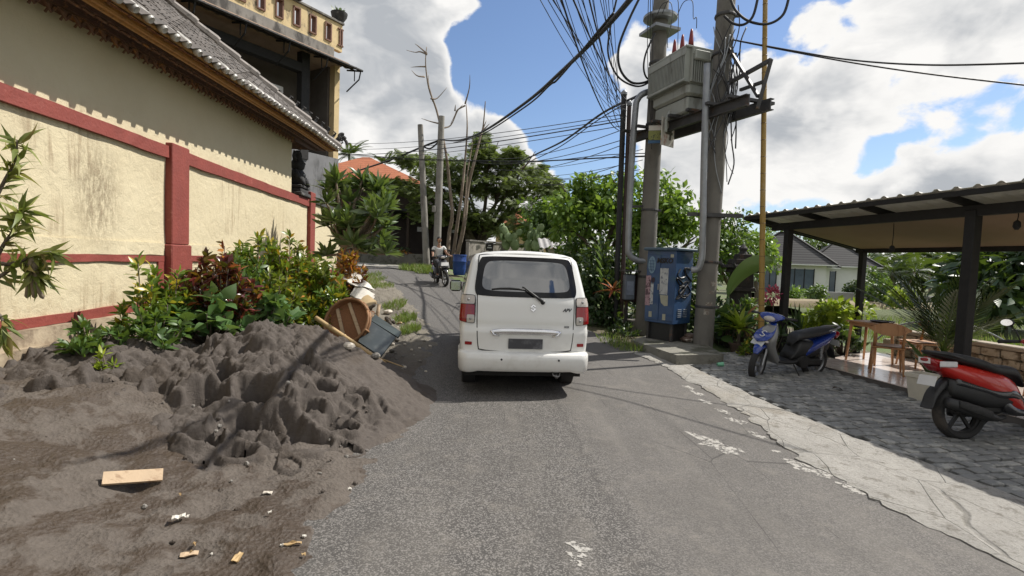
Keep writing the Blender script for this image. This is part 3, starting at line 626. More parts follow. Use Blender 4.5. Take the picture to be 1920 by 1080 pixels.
mb = MB(); mb.box((-.9, -4.6, 7.9), (.06, 5.2, .16)); mb.box((-.9, -2.05, 7.0), (.06, .1, 1.7)); mb.box((-.9, -6, 7.0), (.06, .08, 1.7)); mb.box((-.9, -4.6, 6.2), (.06, 5.2, .1)); obj("window_frame", mb, pm("white_frame", (.7, .69, .66), .5), bld)
gl, t, b = newmat("dark_glass"); b.inputs[0].default_value = (.012, .014, .016, 1); b.inputs['Roughness'].default_value = .06; b.inputs['Specular IOR Level'].default_value = .7; GLASS = gl
mb = MB(); mb.box((-.95, -4.6, 7.05), (.03, 5.1, 1.6)); obj("window_glass", mb, GLASS, bld)
mb = MB(); mb.box((-.75, -1.2, 7.2), (.08, .08, 4.1)); obj("drain_pipe", mb, pm("white_frame_pipe", (.6, .6, .58), .5), bld)
mb = MB(); mb.box((-2.6, L/2, 3.5), (5, -L, 4.2)); obj("lower_wall", mb, pm("grey_render", (.20, .20, .205), .85, .2, 2, .3, c2=(.09, .09, .09), f2=(.5, .7), strk=(1, 1, .3)), bld)
# canopy of corrugated sheet on a black frame
mb = MB(); mb.grid(lambda u, v: Vector((-.02+.85*v, L-.2+(-L+.5)*u, 9.27-.17*v+.02*math.cos(u*150))), 160, 2); obj("awning", mb, pm("brown_sheet", (.13, .10, .08), .6, .2, 4), bld)
mb = MB(); mb.tube([(.83, L-.2, 9.06), (.83, .32, 9.06)], .05, 6); mb.tube([(.45, L-.2, 9.12), (.45, .32, 9.12)], .03, 6)
for i in range(6):
    y = .25+(L-.2)*i/5; mb.tube([(.0, y, 9.2), (.83, y, 9.03)], .035, 5); mb.tube([(.8, y, 9.0), (.72, y, 8.72), (0, y, 8.35)], .028, 5); mb.tube([(.45, y, 9.1), (.45, y, 8.7)], .022, 5)
obj("awning_frame", mb, BLK, bld)
LF = leafmat("shrub_leaf", (.05, .085, .02), (.10, .15, .035))
for k, (y, r_, pr) in enumerate(((-.1, .34, [(.16, 0), (.30, .22), (.33, .36), (.27, .38)]), (-2.35, .3, [(.2, 0), (.2, .1), (.28, .3), (.33, .42), (.24, .45)]))):
    pt_ = thing("potted_plant", ("squat dark flowerpot with a scrap of weed on the terrace corner", "bushy potted plant on a plinth along the terrace rail")[k], "potted plant", BO+BN*(-.12)+BE*y+Vector((0, 0, 10.98)))
    mb = MB(); mb.lathe(pr, n=14)
    if k: mb.box((0, 0, .02), (.7, .7, .14), -BA)
    obj("pot", mb, DARKSTONE, pt_, ang=40)
    N = (16, 170)[k]; q = rdir(N, .6); leafobj("leaves", STRAP, np.array((0, 0, pr[-1][1]))+q*RNG.uniform(.02, (.12, .3)[k], (N, 1)), q+(0, 0, .5*(1-k)), rdir(N), RNG.uniform(.12, (.4, .25)[k], N), LF, pt_)
# ================================================================== the white van
van = thing("minivan", "white minivan seen from behind in the middle of the lane with a black number plate", "van", (.205, 6.25, 0), R(6.0))
paint, t, b = newmat("white_car_paint"); p = t.pos(obj_=True); X, Y, Zz = t.sep(p)
d_ = t.math('MULTIPLY', t.ramp(t.noise(p, 4, 6, .7), .42, .72), t.ramp(Zz, 1.1, .35)); c = t.mix(t.math('MULTIPLY', d_, .35), (.74, .74, .715), (.38, .34, .28))
t.link(t.mix(t.math('MULTIPLY', t.noise(p, 1.5, 5), .14), c, (.55, .53, .48)), b.inputs[0]); b.inputs['Roughness'].default_value = .32; b.inputs['Coat Weight'].default_value = .8; b.inputs['Coat Roughness'].default_value = .06; PAINT = paint
TRIM = pm("black_plastic", (.018, .018, .018), .5, .2, 8, .1, 60); RUB = pm("tyre_rubber", (.022, .021, .02), .85, .3, 9, .4, 60, c2=(.06, .05, .042), f2=(.55, .7))
CHR = pm("chrome", (.72, .72, .73), .12, .05, 5, metal=1); STEEL = pm("grey_steel", (.30, .30, .30), .4, .2, 8, metal=.8)
rg, t, b = newmat("rear_glass"); b.inputs[0].default_value = (.02, .022, .024, 1); b.inputs['Roughness'].default_value = .02; b.inputs['IOR'].default_value = 2.3; b.inputs['Specular IOR Level'].default_value = .65; RGL = rg; BLKG, t, b = newmat('black_frit'); b.inputs[0].default_value = (.006, .006, .007, 1); b.inputs['Roughness'].default_value = .12; b.inputs['Specular IOR Level'].default_value = .3
def lens(name, c, e=.0):
    m, t, b = newmat(name); p = t.pos(obj_=True); w_ = t.math('FRACT', t.math('MULTIPLY', t.sep(p)[2], 55)); t.link(t.mix(t.math('MULTIPLY', w_, .35), c, mul(c, .45)), b.inputs[0]); b.inputs['Roughness'].default_value = .1; b.inputs['Coat Weight'].default_value = .5; b.inputs['Coat Roughness'].default_value = .05; return m
REDL, CLRL, AMBL = lens("red_lens", (.27, .004, .008)), lens("clear_lens", (.50, .46, .42)), lens("amber_lens", (.6, .22, .02))
def interp(tab, z):
    if z <= tab[0][0]: return tab[0][1]
    for (a, x), (c, y) in zip(tab, tab[1:]):
        if z <= c: k = (z-a)/(c-a); return x+(y-x)*k
    return tab[-1][1]
HWT = [(.34, .77), (.5, .80), (.7, .815), (.86, .822), (.88, .815), (1.0, .818), (1.2, .805), (1.3, .785), (1.5, .745), (1.68, .71), (1.75, .69), (1.80, .64)]
YRT = [(.34, .12), (.6, .115), (.85, .105), (.885, .125), (1.0, .13), (1.2, .15), (1.28, .175), (1.5, .265), (1.7, .355), (1.76, .385), (1.80, .43), (1.86, .52)]
def hw(z): return interp(HWT, z)
def yr(z): return interp(YRT, z)
def nose(y): return 1 if y < 2.75 else 1-.46*ss(2.75, 3.75, y)-.14*ss(3.7, 4.1, y)
def skin(s, z, off=0.0):
    """point on the van skin at height z; s runs from the rear centre line round the corner and forward along the side"""
    def raw_(s, z):
        sg = 1 if s >= 0 else -1; s = abs(s); h = hw(z); y0 = yr(z)
        def cor(x): return .085*(x/h)**4
        A = h-.075
        if s <= A: return Vector((sg*s, y0+cor(s), z))
        L_ = .13
        if s <= A+L_:
            a = (s-A)/L_*math.pi/2; return Vector((sg*(A+.075*math.sin(a)), y0+cor(A)+.085*(1-math.cos(a)), z))
        y = y0+cor(A)+.085+s-A-L_; k = nose(y); return Vector((sg*h*(1-.12*ss(3.3, 4.1, y)), y, .34+(z-.34)*k))
    p_ = raw_(s, z)
    if off:
        e = .004; du = raw_(s+e, z)-raw_(s-e, z); dv = raw_(s, z+e)-raw_(s, z-e); n_ = du.cross(dv).normalized(); p_ += n_*off
    return p_
def side_s(y, z): return (hw(z)-.075)+.13+(y-yr(z)-.085*((hw(z)-.075)/hw(z))**4-.085)
def patch(name, outline, off, mat, parent=van, thick=.006, nu=14, nv=10, rc=.15, smooth=True, sub=None):
    """panel lying on the skin: outline(u,v)->(s,z), u,v in -1..1; rounded corners, edge turned in"""
    def sq(u, v):
        k = 1-rc*(abs(u)**4*abs(v)**4); return u*k, v*k
    mb = MB(); us = [-1+2*i/(nu-1) for i in range(nu)]; vs = [-1+2*j/(nv-1) for j in range(nv)]; V = []
    for j, v in enumerate(vs):
        for i, u in enumerate(us):
            a, c_ = sq(u, v); V.append(skin(*outline(a, c_), off))
    Fs = [(j*nu+i, j*nu+i+1, (j+1)*nu+i+1, (j+1)*nu+i) for j in range(nv-1) for i in range(nu-1)]
    rim = [(i, 0) for i in range(nu)]+[(nu-1, j) for j in range(1, nv)]+[(i, nv-1) for i in range(nu-2, -1, -1)]+[(0, j) for j in range(nv-2, 0, -1)]
    o = len(V)
    for i, j in rim: a, c_ = sq(us[i], vs[j]); V.append(skin(*outline(a, c_), off-thick))
    n_ = len(rim)
    for k in range(n_):
        i, j = rim[k]; i2, j2 = rim[(k+1) % n_]; Fs.append((j*nu+i, o+k, o+(k+1) % n_, j2*nu+i2))
    mb.add(V, Fs); return obj(name, mb, mat, parent, ang=40)
def rect(s0, s1, z0, z1): return lambda u, v: (s0+(s1-s0)*(u+1)/2, z0+(z1-z0)*(v+1)/2)
def quad(a, b_, c_, d): return lambda u, v: tuple((a[i]*(1-u)*(1-v)+b_[i]*(1+u)*(1-v)+c_[i]*(1+u)*(1+v)+d[i]*(1-u)*(1+v))/4 for i in (0, 1))
# shell: rear wall, sides, roof
mb = MB(); zs = [.34+i*(1.46/26) for i in range(27)]; fr = [0, .15, .3, .45, .6, .72, .82, .9, .96, 1]
def ss_list(z): A = hw(z)-.075; return [A*f for f in fr]+[A+.13*f for f in (.2, .4, .6, .8, 1)]+[A+.13+q for q in (.15, .4, .8, 1.2, 1.6, 2.0, 2.3, 2.5, 2.7, 2.9, 3.1, 3.25, 3.4, 3.5, 3.6, 3.68)]
rows = []
for z in zs:
    l = ss_list(z); rows.append([skin(-q, z) for q in l[:0:-1]]+[skin(q, z) for q in l])
nc = len(rows[0]); mb.add([v for r_ in rows for v in r_], [(j*nc+i, j*nc+i+1, (j+1)*nc+i+1, (j+1)*nc+i) for j in range(len(rows)-1) for i in range(nc-1)])
top = rows[-1]; half = nc//2; RV = []     # roof spans between the left and right halves of the top row
for k in range(half+1):
    l, r_ = top[half-k], top[half+k]; c_ = (l+r_)/2
    for q in range(13):
        a = q/12; w_ = math.sin(math.pi*a); v = l.lerp(r_, a); yb = max(0, 1-k/12); v = Vector((v.x, v.y, v.z+.06*(w_**.6)*min(1, (k/9)**.8 if k < 10 else 1)*nose(v.y))); RV.append(v)
mb.add(RV, [(k*13+q, k*13+q+1, (k+1)*13+q+1, (k+1)*13+q) for k in range(half) for q in range(12)])
mb.add([rows[i][0] for i in range(27)]+[rows[i][-1] for i in range(27)], [(i, i+1, 27+i+1, 27+i) for i in range(26)])
obj("body", mb, PAINT, van, ang=55)
# tailgate over a dark gap, and its parts
gate = patch("tailgate", quad((-.60, .60), (.60, .60), (.615, 1.80), (-.615, 1.80)), .007, PAINT, nu=26, nv=40, rc=.04, thick=.012)
patch("panel_gap", quad((-.612, .585), (.612, .585), (.63, 1.815), (-.63, 1.815)), .0015, TRIM, nu=26, nv=40, rc=.04, thick=.004)
fr_ = patch("window_surround", quad((-.665, 1.27), (.665, 1.27), (.595, 1.77), (-.595, 1.77)), .013, BLKG, nu=26, nv=20, rc=.06, thick=.008)
patch("rear_window", quad((-.575, 1.335), (.575, 1.335), (.515, 1.72), (-.515, 1.72)), .0145, RGL, nu=26, nv=20, rc=.10, thick=.003)
def sk(x, z, off): return skin(x, z, off)
mb = MB()
for a, b_, z0 in ((-.44, .44, .855),):
    pr = [(.014, .026), (.03, .02), (.036, .0), (.032, -.028), (.012, -.04)]
    mb.grid(lambda u, v: (lambda x, k: sk(x, z0+pr[k][1]*(1-.75*abs(2*u-1)**8)-.012*abs(2*u-1)**3, pr[k][0]*(1-.4*abs(2*u-1)**8)))(a+(b_-a)*u, round(v*4)), 40, 5, flip=True)
obj("chrome_strip", mb, CHR, van, True)
for sg in (-1, 1): mb = MB(); mb.tube([sk(sg*.435, .85, .022), sk(sg*.40, .81, .025), sk(sg*.33, .795, .02)], [.014, .013, .006], 6); obj("strip_end", mb, CHR, van, True)
mb = MB(); mb.grid(lambda u, v: sk(-.215+.43*u, .635+.125*v, .022), 8, 5); mb.grid(lambda u, v: sk(-.215+.43*u, .635+.125*v, .012), 8, 5, flip=True); obj("number_plate", mb, pm("plate_black", (.05, .05, .058), .45, .3, 3, c2=(.16, .16, .17), f2=(.45, .7), s2=4), van)
mb = MB(); piv = sk(.205, 1.215, .03); el = sk(-.03, 1.375, .05)
mb.tube([sk(.205, 1.215, .0), piv], .028, 10); mb.tube([piv, piv.lerp(el, .5)+Vector((0, -.012, 0)), el, sk(-.06, 1.385, .045)], [.02, .015, .011, .008], 7); mb.tube([sk(x, 1.352+.03*((x+.22)/.2)**2*-.5+.02, .028) for x in (-.44, -.33, -.22, -.1, -.01)], [.006, .01, .012, .01, .006], 6)
obj("rear_wiper", mb, TRIM, van, True)
def on_gate(x, z, off=.012):
    o = sk(x, z, off); u_ = sk(x+.01, z, off)-sk(x-.01, z, off); v_ = sk(x, z+.01, off)-sk(x, z-.01, off); return frame(o, u_, v_)
Me = on_gate(.085, 1.145); mb = MB()
def s_band(pts, w_): 
    mb.prism(pts, 0, .008, Me.to_3x3(), Me.translation)
s_band([(-.036, .012), (0, .046), (.036, .020), (.024, .012), (.0, .026), (-.012, .014), (.02, -.010), (.008, -.018)], 0)
s_band([(.036, -.012), (0, -.046), (-.036, -.020), (-.024, -.012), (.0, -.026), (.012, -.014), (-.02, .010), (-.008, .018)], 0)
obj("emblem", mb, CHR, van)
obj("badge", text_mb("APV", .058, on_gate(.515, 1.125), .003, .35, .0015), pm("badge_dark", (.05, .05, .055), .3, metal=.3), van)
obj("badge", text_mb("SGX", .034, on_gate(.52, .915), .002, 0, .001), pm("badge_grey", (.16, .16, .17), .3, metal=.5), van)
for sg in (-1, 1):
    R_ = lambda a, b_, c_, d: (quad(a, b_, c_, d) if sg > 0 else quad(*[(-x, z) for x, z in (b_, a, d, c_)]))
    tl = patch("tail_light", R_((.635, .925), (.93, .965), (.905, 1.285), (.63, 1.285)), .010, TRIM, nu=18, nv=8, rc=.06, thick=.014)
    patch("red_lens", R_((.643, .99), (.92, .99), (.91, 1.165), (.643, 1.165)), .016, REDL, tl, nu=18, nv=8, rc=.03)
    patch("red_lens", R_((.74, .945), (.918, .968), (.92, .987), (.74, .987)), .016, REDL, tl, nu=12, nv=4, rc=.05)
    patch("clear_lens", R_((.643, .94), (.735, .94), (.735, 1.04), (.643, 1.04)), .0175, CLRL, tl, nu=8, nv=6, rc=.08)
    patch("clear_lens", R_((.643, 1.172), (.909, 1.172), (.892, 1.275), (.643, 1.275)), .016, CLRL, tl, nu=18, nv=6, rc=.06)
    for x_, z_ in ((.69, .99), (.72, 1.22)): mb = MB(); mb.ball(sk(sg*x_, z_, .019), .017, 8, 5, (1, .4, 1)); obj("bulb", mb, STEEL, tl, True)
    patch("reflector", R_((.665, .665), (.755, .665), (.755, .705), (.665, .705)), .008, REDL, nu=8, nv=4, rc=.06)
    patch("window", rect(*sorted((sg*(side_s(.62, 1.5)), sg*(side_s(1.55, 1.5)))), 1.30, 1.70), .004, GLASS, nu=14, nv=8, rc=.08)
    patch("window", rect(*sorted((sg*(side_s(1.62, 1.5)), sg*(side_s(2.55, 1.5)))), 1.30, 1.70), .004, GLASS, nu=14, nv=8, rc=.06)
    patch("door_gap", rect(*sorted((sg*(side_s(1.58, 1.0)), sg*(side_s(1.59, 1.0)))), .45, 1.70), .003, TRIM, nu=3, nv=14, rc=0)
    mi_ = MB(); c_ = Vector((sg*.90, 2.62, 1.27)); mi_.box(c_, (.20, .12, .19), bev=.035); mi_.tube([c_+Vector((-sg*.08, .02, -.04)), Vector((sg*.78, 2.7, 1.22))], [.03, .035], 6); mo = obj("mirror", mi_, TRIM, van, ang=40)
    mi_ = MB(); mi_.box(c_+Vector((0, -.063, 0)), (.165, .008, .15), bev=.003); obj("mirror_glass", mi_, pm("mirror_glass", (.55, .58, .6), .05, .05, metal=1), mo)
    for wy, nm in ((.92, 0), (3.35, 1)):
        whl = MB(); Mx = Matrix.Rotation(R(90)*sg, 3, 'Y')
        whl.lathe([(.2, -.085), (.275, -.095), (.305, -.08), (.312, -.04), (.312, .04), (.305, .08), (.275, .095), (.2, .085)], (sg*.675, wy, .308), 28, Mx, cap=False); wo = obj("wheel", whl, RUB, van, ang=35)
        rm = MB(); rm.lathe([(.001, .03), (.06, .05), (.07, .03), (.17, .02), (.195, .06), (.205, .075)], (sg*.675, wy, .308), 24, Mx, cap=False); rm.lathe([(.2, -.08), (.19, 0)], (sg*.675, wy, .308), 24, Mx); obj("rim", rm, STEEL, wo, ang=30)
        ar = MB(); s0 = side_s(wy, .5); ar.add([skin(sg*s0, .345, .004)]+[skin(sg*(s0+.37*math.cos(a)), .345+.36*math.sin(a), .004) for a in [math.pi*i/16 for i in range(17)]], [(0, i+1, i+2) for i in range(16)]); obj("wheel_arch", ar, TRIM, van)
# rear bumper wraps the corners
mb = MB(); pr = [(.13, .375), (.05, .36), (.012, .40), (.0, .50), (.004, .565), (.03, .588), (.10, .60), (.16, .602)]
def bp(u, v):
    k = round(v*7); y0, z = pr[k]; s = (u*2-1); sg = 1 if s > 0 else -1; a = abs(s); zdip = -.03*ss(.55, .72, a)*(1 if k < 3 else 0)
    if a < .72: x = a/.72*.70; return Vector((sg*x, y0+.06*(x/.7)**3, z+zdip))
    if a < .88: q = (a-.72)/.16*math.pi/2; return Vector((sg*(.70+(.135-y0*.5)*math.sin(q)), y0+.06+.16*(1-math.cos(q)), z+zdip))
    return Vector((sg*(.835-y0*.5), y0+.22+(a-.88)/.12*.42, z+zdip))
mb.grid(bp, 61, 8); bo = obj("bumper", mb, PAINT, van, ang=50)
for x in (-.30, .415):
    mb = MB(); mb.ball((x, .006, .512), .014, 8, 5, (1, .5, 1)); obj("parking_sensor", mb, TRIM, bo, True)
mb = MB(); mb.box((0, 2.1, .33), (1.5, 3.7, .14)); mb.box((0, .55, .3), (1.2, .5, .1)); mb.tube([(-.66, .92, .308), (.66, .92, .308)], .05, 8); mb.box((0, .92, .30), (.28, .24, .2), bev=.05); obj("underbody", mb, pm("underbody", (.015, .014, .013), .9, .3), van)
mb = MB(); mb.tube([(.42, .9, .33), (.42, .3, .3), (.42, .14, .275)], .026, 8); mb.tube([(.36, .12, .35), (.37, .1, .30), (.44, .1, .29), (.46, .12, .34)], .008, 5); obj("exhaust_pipe", mb, STEEL, van, True)
mb = MB(); mb.tube([Vector((0, .56, 1.868)), Vector((0, .53, 1.90))], [.012, .005], 6); obj("roof_nozzle", mb, TRIM, van)
mb = MB(); ws = [(y, .34+(1.72-.34)*nose(y)) for y in (2.95, 3.2, 3.45, 3.65)]
mb.grid(lambda u, v: (lambda k: Vector(((u*2-1)*.60, ws[k][0]+.05, .34+(1.875-.34)*nose(ws[k][0])+.02)))(round(v*3)), 8, 4); obj("windscreen", mb, GLASS, van, True)
# ================================================================== scooters and the rider
def loft(mb, secs, n=16, ex=2.6):
    """secs: (x, z, half width, half height, tilt): superellipse rings in the y / tilted-z plane"""
    V = []; F_ = []
    for x, z, w_, h_, tl in secs:
        for k in range(n):
            a = 2*math.pi*k/n; c_, s_ = math.cos(a), math.sin(a); yy = w_*math.copysign(abs(c_)**(2/ex), c_); q = h_*math.copysign(abs(s_)**(2/ex), s_)
            V.append(Vector((x-q*math.sin(tl), yy, z+q*math.cos(tl))))
    m_ = len(secs)
    for i in range(m_-1):
        for k in range(n): k2 = (k+1) % n; F_.append((i*n+k, i*n+k2, (i+1)*n+k2, (i+1)*n+k))
    F_ += [tuple(range(n-1, -1, -1)), tuple(range((m_-1)*n, m_*n))]; return mb.add(V, F_)
def lp(mb, secs, n=16, ex=2.6, sub=4):
    p_ = [Vector((a, b_, c_)) for a, b_, c_, d, e in secs]; q_ = [Vector((d, e, 0)) for a, b_, c_, d, e in secs]; pp, qq = catm(p_, sub), catm(q_, sub)
    return loft(mb, [(a.x, a.y, max(.004, a.z), max(.004, b_.x), b_.y) for a, b_ in zip(pp, qq)], n, ex)
def paintmat(name, c, rough=.25): return pm(name, c, rough, .15, 3, coat=.7)
SEATM = pm("black_vinyl", (.02, .02, .02), .55, .25, 20, .2, 90); DARKE = pm("engine_dark", (.035, .034, .033), .6, .4, 12, .5, 50, metal=.4)
def scooter(name, label, loc, rotz, main, second, fender, lean=0, steer=0, sport=False, mirrors=True, sc=1.0, group=None, parts_lab=None):
    M = Matrix.Translation(loc) @ Matrix.Rotation(rotz, 4, 'Z') @ Matrix.Rotation(lean, 4, 'X') @ Matrix.Scale(sc, 4)
    t_ = thing(name, label, "scooter", M=M); WR = .265; FX = .63; BX = -.63
    Ry = Matrix.Rotation(R(90), 3, 'X')
    st = thing_child("front_fork", t_, Matrix.Translation((FX-.1, 0, 0)) @ Matrix.Rotation(steer, 4, 'Z') @ Matrix.Translation((-(FX-.1), 0, 0)))
    def wheel(par, x, nm):
        mb = MB(); tw = .05 if not sport else .058; r = WR if not sport else .29
        mb.lathe([(r-.075, -tw*.8), (r-.035, -tw), (r-.012, -tw*.75), (r, -tw*.25), (r, tw*.25), (r-.012, tw*.75), (r-.035, tw), (r-.075, tw*.8)], (x, 0, r), 32, Ry, cap=False)
        w_ = obj(nm, mb, RUB, par, ang=40); mb = MB(); mb.lathe([(r-.07, -.035), (r-.085, -.02), (r-.085, .02), (r-.07, .035)], (x, 0, r), 28, Ry, cap=False); mb.lathe([(.001, -.05), (.05, -.05), (.05, .05), (.001, .05)], (x, 0, r), 14, Ry)
        for k in range(5):
            a = 2*math.pi*k/5+.3; mb.bar((x+.04*math.cos(a), 0, r+.04*math.sin(a)), (x+(r-.08)*math.cos(a), 0, r+(r-.08)*math.sin(a)), .03, .028, (0, 1, 0))
        obj("rim", mb, STEEL if not sport else DARKE, w_, ang=40); return w_
    wheel(st, FX, "front_wheel"); wheel(t_, BX, "rear_wheel"); wr = .265 if not sport else .29
    mb = MB()
    for sg in (-1, 1): mb.tube([(FX, .075*sg, wr), (FX-.06, .075*sg, wr+.2), (FX-.15, .05*sg, .62)], [.022, .022, .026], 8)
    mb.tube([(FX-.12, 0, .55), (FX-.28, 0, 1.0)], .026, 8); obj("fork_tubes", mb, STEEL, st)
    mb = MB(); lp(mb, [(FX+.16, wr+.20, .035, .018, -1.0), (FX+.08, wr+.285, .075, .03, -.5), (FX-.03, wr+.31, .085, .035, 0), (FX-.17, wr+.24, .085, .035, .6), (FX-.27, wr+.10, .075, .02, 1.1)]); obj("front_fender", mb, fender, st, True)
    # leg shield and nose
    mb = MB(); lp(mb, [(FX-.36, .30, .14, .05, 1.2), (FX-.28, .40, .15, .06, 1.2), (FX-.17, .56, .17, .075, 1.25), (FX-.13, .70, .20, .085, 1.3), (FX-.17, .80, .17, .07, 1.35), (FX-.24, .92, .08, .04, 1.3)], 20, 3); obj("leg_shield", mb, second, t_, True)
    mb = MB(); lp(mb, [(FX+.03, .66, .03, .02, .2), (FX-.02, .705, .15, .045, .5), (FX-.10, .78, .17, .06, .8), (FX-.18, .86, .12, .055, .9), (FX-.25, .95, .05, .03, 1.0)], 18, 2.4); obj("nose_panel", mb, main, t_, True)
    for sg in (-1, 1):
        mb = MB(); mb.ball((FX-.035, .115*sg, .665), .06, 10, 6, (.55, 1, .42), Matrix.Rotation(-.35*sg, 3, 'Z')); obj("turn_signal", mb, CLRL, t_, True)
    # handlebar
    hb = MB(); lp(hb, [(FX-.20, .97, .07, .03, 0), (FX-.22, 1.02, .16, .05, .2), (FX-.30, 1.04, .20, .055, .3), (FX-.38, 1.02, .10, .03, .4)], 16, 2.2); ho = obj("handlebar_cover", hb, main, st, True)
    mb = MB(); mb.ball((FX-.185, 0, 1.005), .075, 12, 8, (.55, 1.25, .62)); obj("headlight", mb, CLRL, ho, True)
    for sg in (-1, 1):
        mb = MB(); mb.tube([(FX-.30, .18*sg, 1.045), (FX-.34, .26*sg, 1.04), (FX-.38, .36*sg, 1.03)], [.018, .02, .021], 8); mb.tube([(FX-.27, .22*sg, 1.04), (FX-.29, .34*sg, 1.035)], .007, 5); obj("grip", mb, TRIM, ho, True)
        if mirrors:
            mb = MB(); mb.tube([(FX-.30, .2*sg, 1.06), (FX-.29, .24*sg, 1.16), (FX-.33, .28*sg, 1.22)], .008, 6); mb.ball((FX-.33, .29*sg, 1.25), .075, 12, 8, (.3, .85, .6)); mo = obj("mirror", mb, TRIM, ho, True)
            mb = MB(); mb.lathe([(.001, 0), (.06, 0), (.06, .004)], (FX-.355, .29*sg, 1.25), 14, Matrix.Rotation(R(-90), 3, 'Y') @ Matrix.Diagonal((.62, .95, 1))); obj("mirror_glass", mb, CHR, mo)
    mb = MB(); lp(mb, [(FX-.33, .33, .15, .035, 0), (.1, .31, .16, .035, 0), (-.1, .32, .15, .05, 0), (-.22, .40, .13, .09, 0)], 16, 4); obj("floorboard", mb, TRIM if not sport else second, t_, True)
    mb = MB(); lp(mb, [(-.16, .36, .10, .05, 0), (-.28, .47, .15, .11, .2), (-.5, .58, .16, .10, .2), (-.75, .67, .13, .08, 0), (-.98, .76, .05, .035, 0)] if not sport else [(.02, .34, .12, .06, 0), (-.12, .50, .15, .17, 0), (-.45, .63, .15, .13, -.1), (-.78, .74, .11, .08, -.2), (-1.02, .84, .035, .03, 0)], 18, 2.8); body = obj("side_panels", mb, main, t_, True)
    z0 = .02 if sport else 0
    mb = MB(); lp(mb, [(-.02, .60, .06, .05, .4), (-.10, .71, .12, .06, .1), (-.35, .755+z0, .14, .06, 0), (-.6, .80+z0*2, .135, .055, -.1), (-.84, .84+z0*2, .085, .035, -.1), (-.93, .845+z0*2, .03, .015, 0)] if not sport else [(.08, .60, .05, .05, .6), (-.05, .72, .11, .06, .1), (-.3, .755, .14, .055, 0), (-.5, .82, .13, .055, -.2), (-.8, .88, .10, .045, -.15), (-1.0, .91, .05, .02, -.1)], 18, 2.6); obj("seat", mb, SEATM, t_, True)
    mb = MB()
    for sg in (-1, 1): mb.tube([(-.62, .10*sg, .80+z0*2), (-.85, .11*sg, .86+z0*2), (-1.0, .06*sg, .88+z0*2), (-1.03, 0, .885+z0*2)], .014, 6)
    obj("grab_rail", mb, TRIM if sport else STEEL, t_, True)
    mb = MB(); lp(mb, [(.0, .40, .13, .08, .5), (-.12, .50, .145, .16, .2), (-.45, .50, .14, .15, 0), (-.8, .56, .09, .09, 0)], 18, 3); obj("under_seat_cover", mb, SEATM, t_, True)
    mb = MB(); lp(mb, [(-.93, .72+z0*2, .09, .05, 0), (-1.0, .76+z0*3, .085, .04, 0), (-1.04, .78+z0*3, .04, .015, 0)], 14); obj("tail_light", mb, REDL, t_, True)
    mb = MB(); lp(mb, [(-.80, .60, .05, .05, 0), (-.93, .50, .07, .03, .7), (-1.0, .36, .075, .012, .9), (-1.02, .33, .07, .008, .9)], 12, 3); obj("rear_fender", mb, TRIM, t_, True)
    mb = MB(); Mx = frame((-1.005, 0, .60+z0), (0, -1, 0), (.35, 0, 1)); mb.box((0, 0, 0), (.2, .11, .008)); k_ = MB(); k_.merge(mb, Mx); obj("number_plate", k_, pm("plate_white", (.62, .62, .61), .5, .1, 4), t_)
    mb = MB(); mb.box((-.42, .1, .30), (.5, .09, .15), bev=.04); mb.box((-.30, .02, .36), (.3, .2, .2), bev=.05); mb.lathe([(.001, -.06), (.1, -.06), (.11, 0), (.1, .06), (.001, .06)], (-.22, .12, .32), 16, Ry); obj("engine", mb, DARKE, t_)
    mb = MB(); mb.tube([(-.2, -.09, .26), (-.34, -.14, .25), (-.5, -.15, .29), (-.72, -.155, .36), (-.93, -.155, .42)], [.02, .03, .06, .065, .05], 12); eo = obj("exhaust", mb, TRIM if sport else DARKE, t_, True)
    mb = MB(); lp(mb, [(-.48, .30, .012, .04, 0), (-.65, .35, .015, .05, 0), (-.85, .41, .012, .035, 0)], 10); obj("heat_shield", MB().add([v+Vector((0, -.215, 0)) for v in mb.v], mb.f), STEEL if not sport else DARKE, eo, True)
    mb = MB(); mb.tube([(-.63, .11, .28), (-.60, .13, .62)], .022, 8)
    for k in range(9): mb.lathe([(.03, 0), (.036, .008), (.03, .016)], (-.63+.0033*k*2, .113+.001*k, .34+.028*k), 10)
    obj("shock_absorber", mb, STEEL, t_)
    mb = MB(); mb.tube([(-.05, .12, .27), (-.10, .30, .015)], .012, 6); obj("side_stand", mb, TRIM, t_)
    return t_
def thing_child(name, par, M):
    o = bpy.data.objects.new(name, None); COL.objects.link(o); o.parent = par; o.matrix_local = M; o.empty_display_size = .1; return o
BLUE = paintmat("blue_scooter_paint", (.010, .035, .22)); SILV = pm("silver_paint", (.20, .20, .195), .35, .12, 4, coat=.4); REDP = paintmat("red_scooter_paint", (.42, .014, .008), .3); BLKP = paintmat("black_scooter_paint", (.018, .018, .02))
a = gnd(1404, 704); b_ = gnd(1524, 698); dd = (a-b_).normalized(); c = (a+b_)/2+dd*.0
blue = scooter("motor_scooter", "blue and silver scooter leaning on its side stand in front of the cafe terrace", (c.x+.02, c.y, .02), math.atan2(dd.y, dd.x), BLUE, SILV, BLUE, R(-7), R(24), mirrors=False, sc=.96)
mb = MB(); Mx = frame((.63-.065, .02, .765), (0, 1, .1), (-.55, 0, .75))
pts = catm([Vector((.05, .035, .02)), Vector((0, .05, .02)), Vector((-.04, .02, .02)), Vector((0, -.005, .02)), Vector((.04, -.03, .02)), Vector((0, -.055, .02)), Vector((-.05, -.035, .02))], 5)
mb.tube([Mx @ p for p in pts], .008, 5); obj("badge", mb, pm("white_badge", (.7, .7, .7), .4), blue, True)
mb = MB(); Mq = frame((.63+.02, 0, .625), (0, 1, 0), (-.55, 0, .8)); k_ = MB(); k_.box((0, 0, 0), (.24, .1, .006)); mb.merge(k_, Mq); obj("front_plate", mb, pm("plate_grey", (.45, .46, .46), .5, .1, 4), blue)
